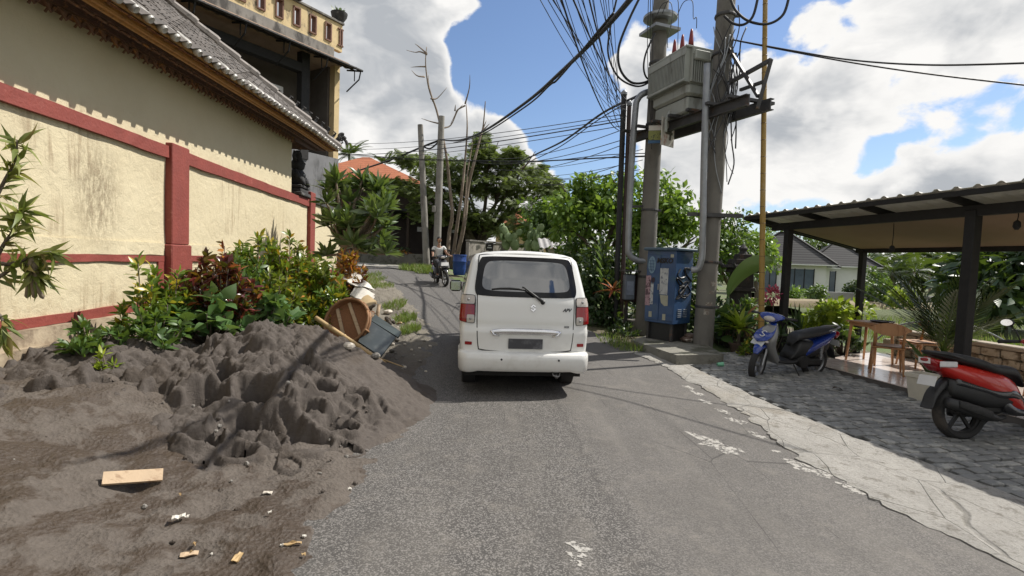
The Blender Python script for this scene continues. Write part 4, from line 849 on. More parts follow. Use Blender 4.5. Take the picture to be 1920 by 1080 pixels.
q = gnd(1798, 826); hd_ = R(6)
red = scooter("motor_scooter", "red and black scooter with a white plate, cut off by the right photo edge", (q.x+.63*math.cos(hd_), q.y+.63*math.sin(hd_), .02), hd_, REDP, BLKP, BLKP, R(-5), R(10), True)
mb = MB(); lp(mb, [(.02, .40, .125, .06, 0), (-.12, .50, .155, .08, 0), (-.3, .50, .157, .07, 0), (-.5, .55, .14, .05, -.1), (-.75, .62, .11, .05, -.2)], 18, 2.8); obj("lower_panel", mb, BLKP, red, True)
mb = MB(); mb.add([(-1.035, y, z) for y, z in ((-.07, .80), (.07, .80), (.07, .86), (-.07, .86))], [(0, 1, 2, 3)]); mb.box((-.86, -.105, .80), (.2, .02, .06), bev=.008); obj("pale_insert", mb, pm("pale_lens", (.62, .6, .6), .3), red)
# ---- rider
q = gnd(826, 537); hd_ = R(-68)
sc3 = scooter("motor_scooter", "black scooter ridden towards the viewer along the bend of the road", (q.x-.06, q.y+.5, gz(q.x, q.y)), hd_, BLKP, BLKP, BLKP, R(3), R(6))
mb = MB(); k_ = MB(); k_.box((0, 0, 0), (.27, .13, .008)); mb.merge(k_, frame((.655, 0, .78), (0, 1, 0), (-.4, 0, .9))); obj("front_plate", mb, pm("plate_pale", (.6, .6, .58), .5), sc3)
def skinbody(name, joints, edges, mat, parent, sub=2):
    me = bpy.data.meshes.new(name); me.from_pydata([j[:3] for j in joints], edges, []); o = bpy.data.objects.new(name, me); COL.objects.link(o)
    o.modifiers.new("s", 'SKIN'); sv = me.skin_vertices[0].data
    for v, j in zip(sv, joints): v.radius = (j[3], j[4] if len(j) > 4 else j[3])
    sv[0].use_root = True; m_ = o.modifiers.new("u", 'SUBSURF'); m_.levels = sub; m_.render_levels = sub
    bpy.context.view_layer.update(); m2 = bpy.data.meshes.new_from_object(o.evaluated_get(bpy.context.evaluated_depsgraph_get())); bpy.data.objects.remove(o); bpy.data.meshes.remove(me)
    m2.name = name; m2.materials.clear(); m2.materials.append(mat); m2.polygons.foreach_set("use_smooth", np.ones(len(m2.polygons), bool))
    r_ = bpy.data.objects.new(name, m2); COL.objects.link(r_); r_.parent = parent; return r_
per = thing("person", "rider in a pale short-sleeved shirt and dark trousers sitting on the black scooter", "person", M=sc3.matrix_world.copy())
SKN = pm("skin", (.36, .20, .13), .55, .12, 10); SHIRT = pm("pale_shirt", (.62, .62, .60), .85, .15, 8, .3, 40, c2=(.30, .32, .36), f2=(.56, .66), s2=9); TROU = pm("dark_trousers", (.035, .037, .045), .9, .2, 10, .3, 40)
J = [(-.28, 0, .90, .13), (-.24, 0, 1.05, .12), (-.19, 0, 1.24, .14, .11), (-.17, 0, 1.38, .09), (-.15, 0, 1.46, .05), (-.13, 0, 1.53, .055)]; E_ = [(0, 1), (1, 2), (2, 3), (3, 4), (4, 5)]
for sg in (-1, 1):
    n_ = len(J); J += [(-.18, .17*sg, 1.38, .06), (-.10, .25*sg, 1.17, .043), (.12, .29*sg, 1.08, .034), (.245, .31*sg, 1.065, .024), (-.24, .10*sg, .87, .10), (.14, .14*sg, .84, .082), (.19, .14*sg, .60, .058), (.12, .14*sg, .40, .04), (.24, .15*sg, .37, .035)]
    E_ += [(2, n_), (n_, n_+1), (n_+1, n_+2), (n_+2, n_+3), (0, n_+4), (n_+4, n_+5), (n_+5, n_+6), (n_+6, n_+7), (n_+7, n_+8)]
skinbody("body", J, E_, SKN, per)
J = [(-.27, 0, .93, .15), (-.24, 0, 1.05, .145), (-.19, 0, 1.24, .165, .13), (-.17, 0, 1.37, .10)]; E_ = [(0, 1), (1, 2), (2, 3)]
for sg in (-1, 1): n_ = len(J); J += [(-.18, .18*sg, 1.38, .075), (-.13, .23*sg, 1.25, .064)]; E_ += [(2, n_), (n_, n_+1)]
skinbody("shirt", J, E_, SHIRT, per)
J = [(-.28, 0, .88, .15)]; E_ = []
for sg in (-1, 1): n_ = len(J); J += [(-.22, .10*sg, .87, .11), (.14, .14*sg, .845, .092), (.19, .14*sg, .60, .07), (.13, .14*sg, .43, .055)]; E_ += [(0, n_), (n_, n_+1), (n_+1, n_+2), (n_+2, n_+3)]
skinbody("trousers", J, E_, TROU, per)
mb = MB(); hc = Vector((-.10, 0, 1.63))
def headp(u, v):
    a, e = u*2*math.pi, (v-.5)*math.pi; x, y, z = math.cos(a)*math.cos(e), math.sin(a)*math.cos(e), math.sin(e)
    fr2 = max(0, x); w_ = 1-.22*max(0, -z)-.1*max(0, z)
    px_ = x*.098*(1+.06*fr2)*(w_+.1); py_ = y*.078*w_; pz = z*.118
    if fr2 > .5: px_ += .022*math.exp(-((y/.16)**2))*math.exp(-(((z+.12)/.2)**2))+.008*math.exp(-((y/.3)**2))*math.exp(-(((z+.52)/.08)**2))-.010*math.exp(-(((abs(y)-.36)/.15)**2))*math.exp(-(((z-.06)/.1)**2))
    return hc+Vector((px_, py_, pz))
mb.grid(headp, 28, 20, wrap=True)
for sg in (-1, 1): mb.ball(hc+Vector((-.005, .078*sg, -.01)), .028, 8, 6, (.7, .35, 1.1))
obj("head", mb, SKN, per, True)
mb = MB()
def hairp(u, v):
    a = u*2*math.pi; e = (.02+v*.48-.0)*math.pi; lo = -.35 if math.cos(a) < .3 else .38; z = lo+(1-lo)*v; r_ = math.sqrt(max(0, 1-z*z))
    return hc+Vector((math.cos(a)*r_*.112-.006, math.sin(a)*r_*.088, z*.132+.004*math.sin(a*9)))
mb.grid(hairp, 28, 10, wrap=True); obj("hair", mb, pm("dark_hair", (.012, .010, .009), .6, .3, 30, .5, 90), per, True)
for sg in (-1, 1):
    mb = MB(); mb.ball(hc+Vector((.083, .030*sg, .008)), .011, 8, 6, (.7, 1.2, .8)); obj("eye", mb, pm("eye_dark", (.05, .04, .035), .2), per, True)
    hnd = MB(); o = Vector((.245, .335*sg, 1.045)); hnd.ball(o+Vector((-.01, 0, .012)), .036, 8, 6, (.9, .9, .55))
    for k in range(4): y = o.y+(-.026+.017*k)*1.0; hnd.tube([(o.x+.005, y, o.z+.022), (o.x+.035, y, o.z+.012), (o.x+.038, y, o.z-.014), (o.x+.016-.003*k, y, o.z-.026)], [.009, .0088, .008, .007], 6)
    hnd.tube([(o.x-.02, o.y-.022*sg, o.z+.01), (o.x-.01, o.y-.042*sg, o.z-.004), (o.x+.012, o.y-.045*sg, o.z-.018)], [.011, .010, .008], 6); obj("hand", hnd, SKN, per, True)
    mb = MB(); mb.ball((.19, .15*sg, .365), .05, 10, 6, (2.1, .85, .6)); obj("shoe", mb, TRIM, per, True)
# ================================================================== transformer poles, cabinet, wires
CONC = pm("pole_concrete", (.15, .14, .122), .9, .22, 2, .5, 30, c2=(.10, .092, .08), f2=(.52, .7), s2=3, strk=(1, 1, .3)); STL = pm("dark_steel", (.055, .053, .052), .55, .35, 6, .2, 40, metal=.3, c2=(.13, .07, .04), f2=(.58, .7))
GALV = pm("galvanised", (.26, .27, .28), .45, .2, 6, .1, 40, metal=.5); WIRE = pm("black_cable", (.012, .012, .013), .6, .2, 9); WIREG = pm("grey_cable", (.055, .055, .06), .6, .2, 9)
Y1_, Y2_ = 11.3, 9.75
def pole(name, label, pxb, pyb, pxt, pyt, y, r0_, r1_, mat=CONC, cat="utility pole", zb=None, group=None, zt=None):
    a = P(pxb, pyb, y); b_ = P(pxt, pyt, y); d = (b_-a); zb = gz(a.x, a.y)-.05 if zb is None else zb; zt = b_.z if zt is None else zt
    a2 = a+d*((zb-a.z)/d.z); b2 = a+d*((zt-a.z)/d.z); o = thing(name, label, cat, a2, 0, group); mb = MB(); n_ = 12
    mb.tube([a2+(b2-a2)*(i/n_)-a2 for i in range(n_+1)], [r0_+(r1_-r0_)*i/n_ for i in range(n_+1)], 18); obj("shaft", mb, mat, o, ang=50); return o, a2, b2
p1, A1, B1 = pole("utility_pole", "round concrete pole behind the blue cabinet, carrying the left end of the transformer frame", 1207, 600, 1240, 0, Y1_, .185, .155, zt=9.2)
p2, A2, B2 = pole("utility_pole", "thick concrete pole right of the blue cabinet, wound with tangled wires", 1317, 655, 1362, 0, Y2_, .185, .155, zt=8.6, zb=.1)
def on(A, B, z): return A+(B-A)*((z-A.z)/(B.z-A.z))
def clamp(par, A, B, z, r, h=.05):
    c_ = on(A, B, z); mb = MB(); mb.lathe([(r+.012, -h/2), (r+.018, 0), (r+.012, h/2)], c_, 16); mb.box(c_+Vector((r+.03, -.05, 0)), (.06, .05, h)); obj("clamp_band", mb, STL, par, world=True)
for z in (2.95, 1.5, 4.8, 6.1): clamp(p1, A1, B1, z, .175)
for z in (2.7, 1.85, 1.0, 5.7, 6.4): clamp(p2, A2, B2, z, .175)
c_ = on(A2, B2, 2.72); mb = MB(); mb.bar(c_+Vector((-.52, -.2, 0)), c_+Vector((.5, -.2, 0)), .06, .07); obj("crossbar", mb, STL, p2, world=True)
mb = MB(); mb.box(on(A1, B1, P(1235, 60, Y1_).z), (.62, .62, .06), R(20)); mb.lathe([(.29, -.06), (.36, -.02), (.36, .03), (.2, .06)], on(A1, B1, P(1240, 35, Y1_).z), 20); obj("pole_collar", mb, GALV, p1, world=True)
# faded notices pasted on the poles
pp = pm("paper_scrap", (.17, .14, .115), .9, .4, 20, c2=(.30, .28, .24), f2=(.5, .6), s2=15)
for px, py, w_, h_ in ((1329, 532, .14, .09), (1322, 572, .13, .11), (1318, 585, .1, .1), (1325, 548, .09, .06)):
    c_ = on(A2, B2, P(px, py, Y2_-.18).z); a0 = math.atan2(-1, (px-1322)/18); mb = MB(); r_ = .183
    mb.grid(lambda u, v: Vector((c_.x+r_*math.cos(a0+(u-.5)*w_/r_), c_.y+r_*math.sin(a0+(u-.5)*w_/r_), c_.z+(v-.5)*h_)), 6, 2); obj("notice", mb, pp, p2, world=True)
# platform frame of steel channels
fr0, fr1 = P(1190, 243, Y1_+.3), P(1443, 208, 8.0); zf = (fr0.z+fr1.z)/2+.10
ax = Vector((fr1.x-fr0.x, fr1.y-fr0.y, 0)).normalized(); nx_ = Vector((-ax.y, ax.x, 0))
if nx_.y > 0: nx_ = -nx_                       # towards the viewer
plat = thing("transformer_platform", "steel channel platform bolted across the two concrete poles under the transformer", "platform", (0, 0, 0)); plat.location = (fr0.x, fr0.y, zf); bpy.context.view_layer.update()
c1, c2_ = on(A1, B1, zf), on(A2, B2, zf); EXT = 1.0; Lf = (fr1-fr0).length
for k, off in enumerate((-.23, .23)):
    mb = MB(); s0, s1 = c1+nx_*off-ax*.55, c2_+nx_*off+ax*EXT; mb.bar(s0, s1, .025, .2); mb.bar(s0+nx_*.04*(1 if off > 0 else -1)+Vector((0, 0, .09)), s1+nx_*.04*(1 if off > 0 else -1)+Vector((0, 0, .09)), .07, .015); mb.bar(s0+nx_*.04*(1 if off > 0 else -1)-Vector((0, 0, .09)), s1+nx_*.04*(1 if off > 0 else -1)-Vector((0, 0, .09)), .07, .015); obj("beam", mb, STL, plat, world=True)
for k in range(7):
    c_ = c1.lerp(c2_, -.22+k*.27); mb = MB(); mb.bar(c_-nx_*.5+Vector((0, 0, .13)), c_+nx_*.5+Vector((0, 0, .13)), .08, .05); obj("cross_member", mb, STL, plat, world=True)
for a, b_ in ((-.2, .35), (.35, .8), (.8, 1.2)): mb = MB(); mb.bar(c1.lerp(c2_, a)+nx_*.35+Vector((0, 0, .1)), c1.lerp(c2_, b_)-nx_*.35+Vector((0, 0, .1)), .06, .05); obj("brace", mb, STL, plat, world=True)
# the triangular outrigger on the right
e0 = c2_+ax*(EXT-.05); top = P(1446, 112, e0.y-.05); mb = MB(); mb.bar(e0+Vector((0, 0, -.1)), top, .06, .06); obj("outrigger_post", mb, STL, plat, world=True)
mb = MB(); mb.bar(top, on(A2, B2, P(1360, 165, Y2_).z), .06, .06); obj("outrigger_arm", mb, STL, plat, world=True)
mb = MB(); mb.bar(on(A2, B2, P(1370, 75, Y2_).z), e0+Vector((0, 0, .1)), .05, .05); obj("outrigger_brace", mb, STL, plat, world=True)
mb = MB(); k1 = e0.lerp(top, .5); mb.bar(k1, k1-ax*.55+Vector((0, 0, .02)), .05, .05); obj("outrigger_tie", mb, STL, plat, world=True)
# transformer
tc = c1.lerp(c2_, .46)+nx_*.02; z0 = zf+.16; pt_, pb_ = P(1290, 88, tc.y).z, P(1290, 190, tc.y).z
tr = thing("transformer", "grey-green finned oil transformer hanging between the two concrete poles", "transformer", (tc.x, tc.y, z0), math.atan2(ax.y, ax.x)); tr.scale = (1, 1, .9)
TG = pm("transformer_paint", (.29, .30, .27), .6, .12, 3, .15, 30, c2=(.17, .165, .14), f2=(.56, .72), s2=3, strk=(1, 1, .3)); Lx, Wy, Ht = 1.24, .86, 1.22
mb = MB(); mb.box((0, 0, .16), (Lx*.86, Wy*.62, .32), bev=.03); mb.box((0, 0, .46), (Lx*.95, Wy*.72, .26), bev=.05); mb.box((0, 0, .92), (Lx*.93, Wy*.70, .72)); obj("tank", mb, TG, tr)
mb = MB()
for i in range(26):
    x = -Lx/2+.03+(Lx-.06)*i/25
    for sg in (-1, 1): mb.box((x, sg*(Wy*.41), .93), (.017, Wy*.16, .70))
for i in range(13):
    y = -Wy*.34+Wy*.68*i/12
    for sg in (-1, 1): mb.box((sg*(Lx*.5), y, .93), (Lx*.08, .017, .70))
for sg in (-1, 1): mb.box((0, sg*Wy*.492, 1.2), (Lx, .012, .13)); mb.box((0, sg*Wy*.492, .62), (Lx, .012, .05)); mb.box((sg*Lx*.545, 0, 1.2), (.012, Wy*.72, .13))
obj("cooling_fins", mb, TG, tr)
mb = MB(); mb.box((0, 0, 1.30), (Lx*1.02, Wy*.98, .05), bev=.01)
for i in range(12): mb.lathe([(.014, 0), (.014, .03)], (-Lx*.46+Lx*.92*i/11, -Wy*.44, 1.32), 6)
obj("lid", mb, TG, tr)
mb = MB(); mb.tube([(.25, 0, 1.3), (.25, 0, 1.42), (.32, 0, 1.46), (.42, 0, 1.42), (.42, 0, 1.32)], .018, 6); obj("lifting_lug", mb, TG, tr)
INS = pm("insulator_black", (.03, .028, .028), .35, .2, 8); RUBR = pm("red_rubber", (.20, .022, .022), .55, .2, 8)
for i, x in enumerate((-.48, -.22, .06)):
    mb = MB(); prf = []
    for k in range(8): prf += [(.04, .04*k), (.07, .04*k+.012), (.04, .04*k+.03)]
    mb.lathe(prf, (x, .1, 1.32), 12); bo = obj("bushing", mb, INS, tr, ang=40); mb = MB(); mb.lathe([(.055, 0), (.05, .1), (.03, .3), (.018, .36)], (x, .1, 1.63), 10); obj("red_boot", mb, RUBR, bo, True)
mb = MB(); mb.box((Lx*.55, -.1, 1.12), (.09, .35, .2), bev=.02); obj("terminal_box", mb, TG, tr); mb = MB(); mb.tube([(.1, -Wy*.4, .1), (.1, -Wy*.48, -.1), (.1, -Wy*.48, -.35)], .03, 8); obj("drain_pipe", mb, TG, tr)
# number boards on the left pole
zc = P(1237, 255, Y1_-.2)
nb_ = thing("number_board", "small pale board with a painted figure 4 hung below the transformer", "sign", P(1252, 248, Y1_-.75), R(38))
wb = pm("board_white", (.50, .47, .42), .8, .2, 6, c2=(.36, .22, .18), f2=(.52, .66), s2=4)
mb = MB(); mb.box((0, 0, 0), (.42, .014, .56)); obj("board", mb, wb, nb_)
tm = text_mb("4", .50, frame((.02, -.012, .0), (1, 0, 0), (0, 0, 1)), .002, .12, .004); tm.merge(text_mb("T", .11, frame((-.1, -.012, .2), (1, 0, 0), (0, 0, 1)), .002)); obj("lettering", tm, pm("faded_ink", (.06, .055, .04), .8), nb_)
n2_ = thing("notice_plate", "narrow plate with yellow-green and blue bands strapped to the left concrete pole", "sign", P(1228, 252, Y1_-.62), R(-14))
mb = MB(); mb.box((0, 0, .13), (.26, .012, .1)); obj("plate_top", mb, wb, n2_); mb = MB(); mb.box((0, 0, -.02), (.26, .012, .19)); obj("plate_middle", mb, pm("board_olive", (.20, .21, .06), .7, .4, 14, c2=(.05, .06, .03), f2=(.52, .6), s2=14), n2_); mb = MB(); mb.box((0, 0, -.15), (.26, .012, .06)); obj("plate_foot", mb, pm("board_blue", (.04, .10, .19), .7), n2_)

# slim black poles and the grey conduits beside them
for k, (pb, pt, y, r_, zt_, lb) in enumerate((((1152, 640), (1170, 180), 11.9, .062, None, "black iron pipe post standing left of the bent grey conduit, the taller of the pair"), ((1163, 640), (1180, 200), 11.9, .05, None, "thinner dark brown pipe post standing right beside the black iron post"))):
    o, a, b_ = pole("pipe_post", lb, *pb, *pt, y, r_, r_, pm("dark_pipe%d" % k, ((.016, .016, .018), (.05, .03, .026))[k], .6, .3, 5, .2), "post", zb=.2); mb = MB(); mb.lathe([(r_*.5, 0), (r_*1.2, .02), (r_*1.2, .08), (r_*.3, .14)], b_-a, 10); obj("cap", mb, GALV, o)
cy = 11.2
o = thing("cable_conduit", "bent grey steel conduit rising from the blue cabinet past the left pole", "conduit", P(1192, 480, cy)); mb = MB()
pts = catm([P(1215, 490, cy), P(1195, 488, cy), P(1181, 478, cy), P(1178, 455, cy), P(1183, 330, cy), P(1191, 212, cy), P(1196, 186, cy), P(1210, 174, cy), P(1235, 170, cy+.1)], 6); mb.tube(pts, .068, 10); obj("pipe", mb, GALV, o, True, world=True)
mb = MB(); mb.bar(P(1175, 388, cy), P(1222, 386, cy+.1), .04, .05); obj("bracket", mb, STL, o, world=True)
o = thing("cable_conduit", "straight grey conduit clamped to the front of the right concrete pole", "conduit", P(1312, 480, Y2_-.25)); mb = MB()
pts = catm([P(1296, 506, Y2_-.2), P(1308, 504, Y2_-.24), P(1314, 490, Y2_-.26), P(1317, 460, Y2_-.26), P(1320, 300, Y2_-.26), P(1326, 120, Y2_-.26)], 6); mb.tube(pts, .062, 10); obj("pipe", mb, GALV, o, True, world=True)

# concrete footing and the blue cabinet
zq = .28; pl = thing("concrete_footing", "low stepped concrete footing under the poles and the blue cabinet", "footing", Vector((3.3, 10.3, 0)))
mb = MB(); k_ = [gnd(1183, 648), gnd(1268, 688), gnd(1356, 684), gnd(1352, 668)+Vector((.15, .5, 0))]; pol = [(k_[0].x, k_[0].y), (k_[1].x, k_[1].y), (k_[2].x, k_[2].y), (k_[2].x+.12, k_[2].y+1.25), (k_[0].x+.75, k_[0].y+1.1)]
mb.prism(pol, -.1, zq); obj("slab", mb, pm("footing_concrete", (.20, .19, .16), .9, .3, 3, .6, 20, c2=(.08, .08, .055), f2=(.48, .62), s2=2.5, bd=.03), pl, world=True)
mb = MB(); mb.box(P(1205, 618, 11.6)+Vector((0, 0, -.05)), (.7, .6, .55), R(25)); obj("block", mb, CONC, pl, world=True)
cb = P(1262, 600, 9.75); ctop = P(1262, 470, 9.75).z; cbot = P(1262, 609, 9.75).z; CH = ctop-cbot
cab = thing("electrical_cabinet", "blue steel electrical cabinet with stickers and graffiti between the concrete poles", "cabinet", (cb.x, cb.y, cbot))
fL, fR = P(1211, 540, 10.25), P(1306, 545, 10.35); fdir = Vector((fL.x-cb.x, fL.y-cb.y, 0)); sdir = Vector((fR.x-cb.x, fR.y-cb.y, 0)); FWd, SWd = fdir.length, sdir.length; fdir.normalize(); sdir.normalize(); sdir = Vector((-fdir.y, fdir.x, 0)) if Vector((-fdir.y, fdir.x, 0)).dot(sdir) > 0 else Vector((fdir.y, -fdir.x, 0))
BLU = pm("cabinet_blue", (.022, .062, .15), .5, .25, 2.5, .15, 30, c2=(.03, .08, .13), f2=(.5, .65), s2=4, coat=.2)
Mc = Matrix((fdir, sdir, Vector((0, 0, 1)))).transposed()     # local x along the front (leftwards), y along the side
def cbx(mb, x, y, z, dx, dy, dz, bev=0): mb.box(Mc @ Vector((x, y, z)), (dx, dy, dz), Mc, bev=bev)
SWd = min(max(SWd, .42), .6)
mb = MB(); cbx(mb, FWd/2, SWd/2, CH/2, FWd, SWd, CH, .01); obj("housing", mb, BLU, cab)
mb = MB(); cbx(mb, FWd/2, SWd/2, CH+.03, FWd+.12, SWd+.12, .06, .015); obj("top_cover", mb, pm("cabinet_top", (.05, .085, .12), .5, .2, 3), cab)
for k in range(2): mb = MB(); cbx(mb, FWd*(.25+.5*k), -.008, CH*.49, FWd*.47, .012, CH*.9, .004); d_ = obj("door", mb, BLU, cab); mb = MB(); cbx(mb, FWd*(.53-.06*k), -.03, CH*.5, .02, .035, .12, .006); obj("handle", mb, STEEL, d_) if k == 0 else None
def face(front, x, z, sx, sz, off=.018):
    if front: return frame(Mc @ Vector((x, -off, z)), fdir*-1, Vector((0, 0, 1)))
    return frame(Mc @ Vector((-off*.3, x, z)), sdir, Vector((0, 0, 1)))
def sticker(name, front, x, z, w_, h_, mat, off=.018, poly=None):
    k_ = MB(); k_.prism(poly or [(-w_/2, -h_/2), (w_/2, -h_/2), (w_/2, h_/2), (-w_/2, h_/2)], 0, .002); mb = MB(); mb.merge(k_, face(front, x, z, 0, 0, off)); return obj(name, mb, mat, cab)
wht = pm("sticker_white", (.42, .43, .42), .6, .25, 12, c2=(.16, .17, .2), f2=(.5, .62), s2=14); pnk = pm("sticker_collage", (.34, .22, .24), .6, .4, 16, c2=(.09, .05, .06), f2=(.46, .56), s2=14); crm = pm("sticker_cream", (.34, .33, .25), .7, .2, 8)
el_ = [(.085*math.cos(a), .17*math.sin(a)) for a in [2*math.pi*i/20 for i in range(20)]]; lb = pm("logo_pale_blue", (.16, .25, .33), .6)
sticker("logo", True, FWd*.80, CH*.80, 0, 0, lb, .018, el_)
tm = MB(); k_ = MB()
for i in (-1, 0, 1): k_.box((.035*i, .0, .003), (.008, .26-.06*abs(i), .002))
for i in range(4): k_.box((0, -.1+.06*i, .0045), (.13, .008, .002))
tm.merge(k_, face(True, FWd*.80, CH*.80, 0, 0, .021)); obj("logo_lines", tm, BLU, cab)
sticker("sticker", True, FWd*.90, CH*.44, FWd*.18, CH*.42, pnk); sticker("sticker", True, FWd*.76, CH*.40, FWd*.10, CH*.30, wht, .0185); sticker("sticker", True, FWd*.36, CH*.58, FWd*.28, CH*.36, wht); sticker("sticker", True, FWd*.33, CH*.32, FWd*.34, CH*.21, crm, .0195, [(-.09, .1), (.09, .1), (.09, -.10), (.02, -.11), (-.06, -.05)]); sticker("sticker", True, FWd*.12, CH*.93, .07, .06, crm); sticker("sticker", True, FWd*.78, CH*.11, .07, .11, crm); sticker("sticker", True, FWd*.3, CH*.09, .07, .12, crm)
sticker("sticker", True, FWd*.73, CH*.59, 0, 0, pm("sticker_purple", (.03, .018, .03), .5), .0205, [(.042*math.cos(a), .055*math.sin(a)) for a in [2*math.pi*i/16 for i in range(16)]])
ink = pm("graffiti_black", (.008, .008, .009), .5)
obj("graffiti", text_mb("MSKO", .13, face(True, FWd*.36, CH*.86, 0, 0, .022), .001, .15, .006), ink, cab)
tm = MB(); rr = random.Random(4)
for k in range(9):
    x, z = SWd*(.2+.6*rr.random()), CH*(.4+.35*rr.random()); pts = [Mc @ Vector((-.006, min(SWd*.95, max(.03, x+.14*math.sin(q*1.3+k))), z+.13*math.cos(q*.9+k*2))) for q in range(5)]; tm.tube(catm(pts, 3), .016, 5)
obj("graffiti", tm, ink, cab)
for k in range(2):
    for j in range(5): mb = MB(); mb.box(Mc @ Vector((-.006, SWd*(.32+.32*k), CH*.10+.035*j)), (.014, SWd*.2, .012), Mc); obj("vent_slot", mb, pm("vent_pale", (.30, .33, .36), .5) if not bpy.data.materials.get("vent_pale") else bpy.data.materials["vent_pale"], cab)
mb = MB(); cbx(mb, FWd/2, SWd/2+.03, -(cbot-zq)/2, FWd*.8, SWd*.8, cbot-zq-.01); obj("base_frame", mb, TRIM, cab)
for x, y in ((.06, .06), (FWd-.06, .06), (.06, SWd-.06), (FWd-.06, SWd-.06)): mb = MB(); cbx(mb, x, y, -(cbot-zq)/2, .05, .05, cbot-zq); obj("leg", mb, STL, cab)
# small meter box on a dark board left of the cabinet
mt_ = thing("meter_box", "small grey meter box on a dark board left of the blue cabinet", "meter box", P(1186, 540, 11.4), R(12))
mb = MB(); mb.box((.17, .03, 0), (.86, .05, .62)); obj("board", mb, pm("dark_board", (.05, .026, .02), .8, .3, 6), mt_); mb = MB(); mb.box((-.12, -.06, .02), (.24, .16, .56), bev=.02); obj("box", mb, pm("meter_grey", (.13, .15, .18), .5), mt_); mb = MB(); mb.box((-.12, -.145, .0), (.17, .012, .3), bev=.004); obj("window", mb, pm("meter_glass", (.24, .27, .33), .15, .3, 9), mt_); mb = MB(); mb.box((.05, -.08, .38), (.7, .3, .03)); obj("rain_cover", mb, STL, mt_)
mb = MB(); mb.box((-.1, .06, -.55), (.06, .06, .6)); mb.box((.45, .06, -.55), (.06, .06, .6)); obj("frame", mb, STL, mt_)
# bamboo pole
o, a, b_ = pole("bamboo_pole", "tall yellow bamboo pole standing behind the blue scooter", 1427, 640, 1435, -10, 9.3, .052, .04, pm("bamboo", (.30, .19, .045), .5, .2, 5, .1, 30, c2=(.36, .31, .22), f2=(.55, .7), s2=1.2), "pole")
mb = MB()
for i in range(22): q = (b_-a)*(i/22+.02); mb.lathe([(.048-.0005*i, -.012), (.056-.0005*i, 0), (.048-.0005*i, .012)], q, 12)
obj("nodes", mb, pm("bamboo_node", (.13, .075, .03), .6), o)
# thin poles by the bend
def far_pole(label, pb, pt, y, r_, mat): return pole("utility_pole", label, *pb, *pt, y, r_, r_*.75, mat)
GW = pm("pole_weathered", (.25, .235, .21), .9, .25, 3, .3, 20, c2=(.12, .11, .095), f2=(.5, .7), strk=(1, 1, .3))
fp1, a1, b1 = far_pole("slim grey pole standing leftmost at the road bend before the dark house", (800, 498), (788, 234), 24.8, .17, GW)
fp2, a2, b2 = far_pole("taller pale concrete pole behind the rider at the road bend", (818, 500), (828, 218), 24.4, .19, GW)
mb = MB(); mb.box(on(a2, b2, P(815, 392, 24.2).z)+Vector((-.18, -.2, 0)), (.16, .14, .3), bev=.02); obj("junction_box", mb, GW, fp2, world=True)

# ---- wires
def wire(label, pts, r_, mat=WIRE, sub=10, group=None, name="overhead_cable", cat="cable"):
    mb = MB(); q = [P(*p) if not isinstance(p, Vector) else p for p in pts]; mb.tube(catm(q, sub), r_, 5, True); return obj(name, mb, mat, None, True, top=(label, cat, group))
def sagged(a, b_, sag, n=12): return [a.lerp(b_, i/n)+Vector((0, 0, -4*sag*(i/n)*(1-i/n))) for i in range(n+1)]
pb = on(a2, b2, P(828, 262, 24.4).z)
wire("thick twisted black cable bundle sweeping from the top edge to the bend pole", [(1195, -18, 5.2), (1130, 58, 6.8), (1055, 132, 8.8), (985, 193, 11.6), (905, 247, 16), (860, 263, 20), pb], .033)
wire("black cable twined below the thick bundle along its middle stretch", [(1150, 25, 6.3), (1048, 146, 9.0), (1030, 160, 9.4), (985, 200, 11.6), (900, 254, 16.2), (850, 268, 22)], .018)
wire("black cable running from the bend pole down past the orange roof", [pb, (790, 276, 25), (740, 297, 28), (690, 314, 31), (640, 330, 34)], .05)
wire("slack black loop of cable tied between the two slim poles at the bend", [pb, (808, 278, 24.6), (796, 276, 24.8), (790, 270, 24.8)], .04); 
lc = on(A1, B1, P(1228, 160, Y1_).z)
wire("sagging black cable from the left concrete pole to the trees", [lc, (1195, 180, 12), (1130, 212, 13.5), (1060, 262, 16), (1010, 287, 19), (970, 306, 22)], .03)
wire("thin black cable just under the sagging one to the trees", [lc, (1180, 190, 12), (1120, 226, 13.5), (1050, 275, 16), (1000, 300, 19)], .014)
# the fan of thin lines from overhead to the black posts
tp = P(1170, 185, 11.9)
for i in range(21):
    x0 = 1003+i*7.2+RNG.uniform(-4, 4); a = P(x0, -25, 4.6+.05*i); bb = tp+Vector((RNG.uniform(-.12, .1), RNG.uniform(-.1, .1), RNG.uniform(-.75, .02)))
    heavy = i in (6, 8, 13)
    if i in (2, 11, 16): mid = [P(x0+28+6*i % 9, 70, 6.0), P(1075+i*2, 200, 9.0), P(1105+i*2, 220, 10)]; w_ = wire("kinked thin line fanning from the top edge to the black posts", [a, a.lerp(bb, .4)+Vector((.05, 0, -.16)), a.lerp(bb, .7)+Vector((-.06, 0, -.3)), bb], .005, WIRE, 8, "kinked lines of the cable fan")
    else: w_ = wire("thick straight line in the cable fan above the black posts" if heavy else "thin straight line in the cable fan above the black posts", sagged(a, bb, RNG.uniform(.05, .28)), .010 if heavy else .0042, WIRE, 2, "thick lines of the cable fan" if heavy else "thin lines of the cable fan")
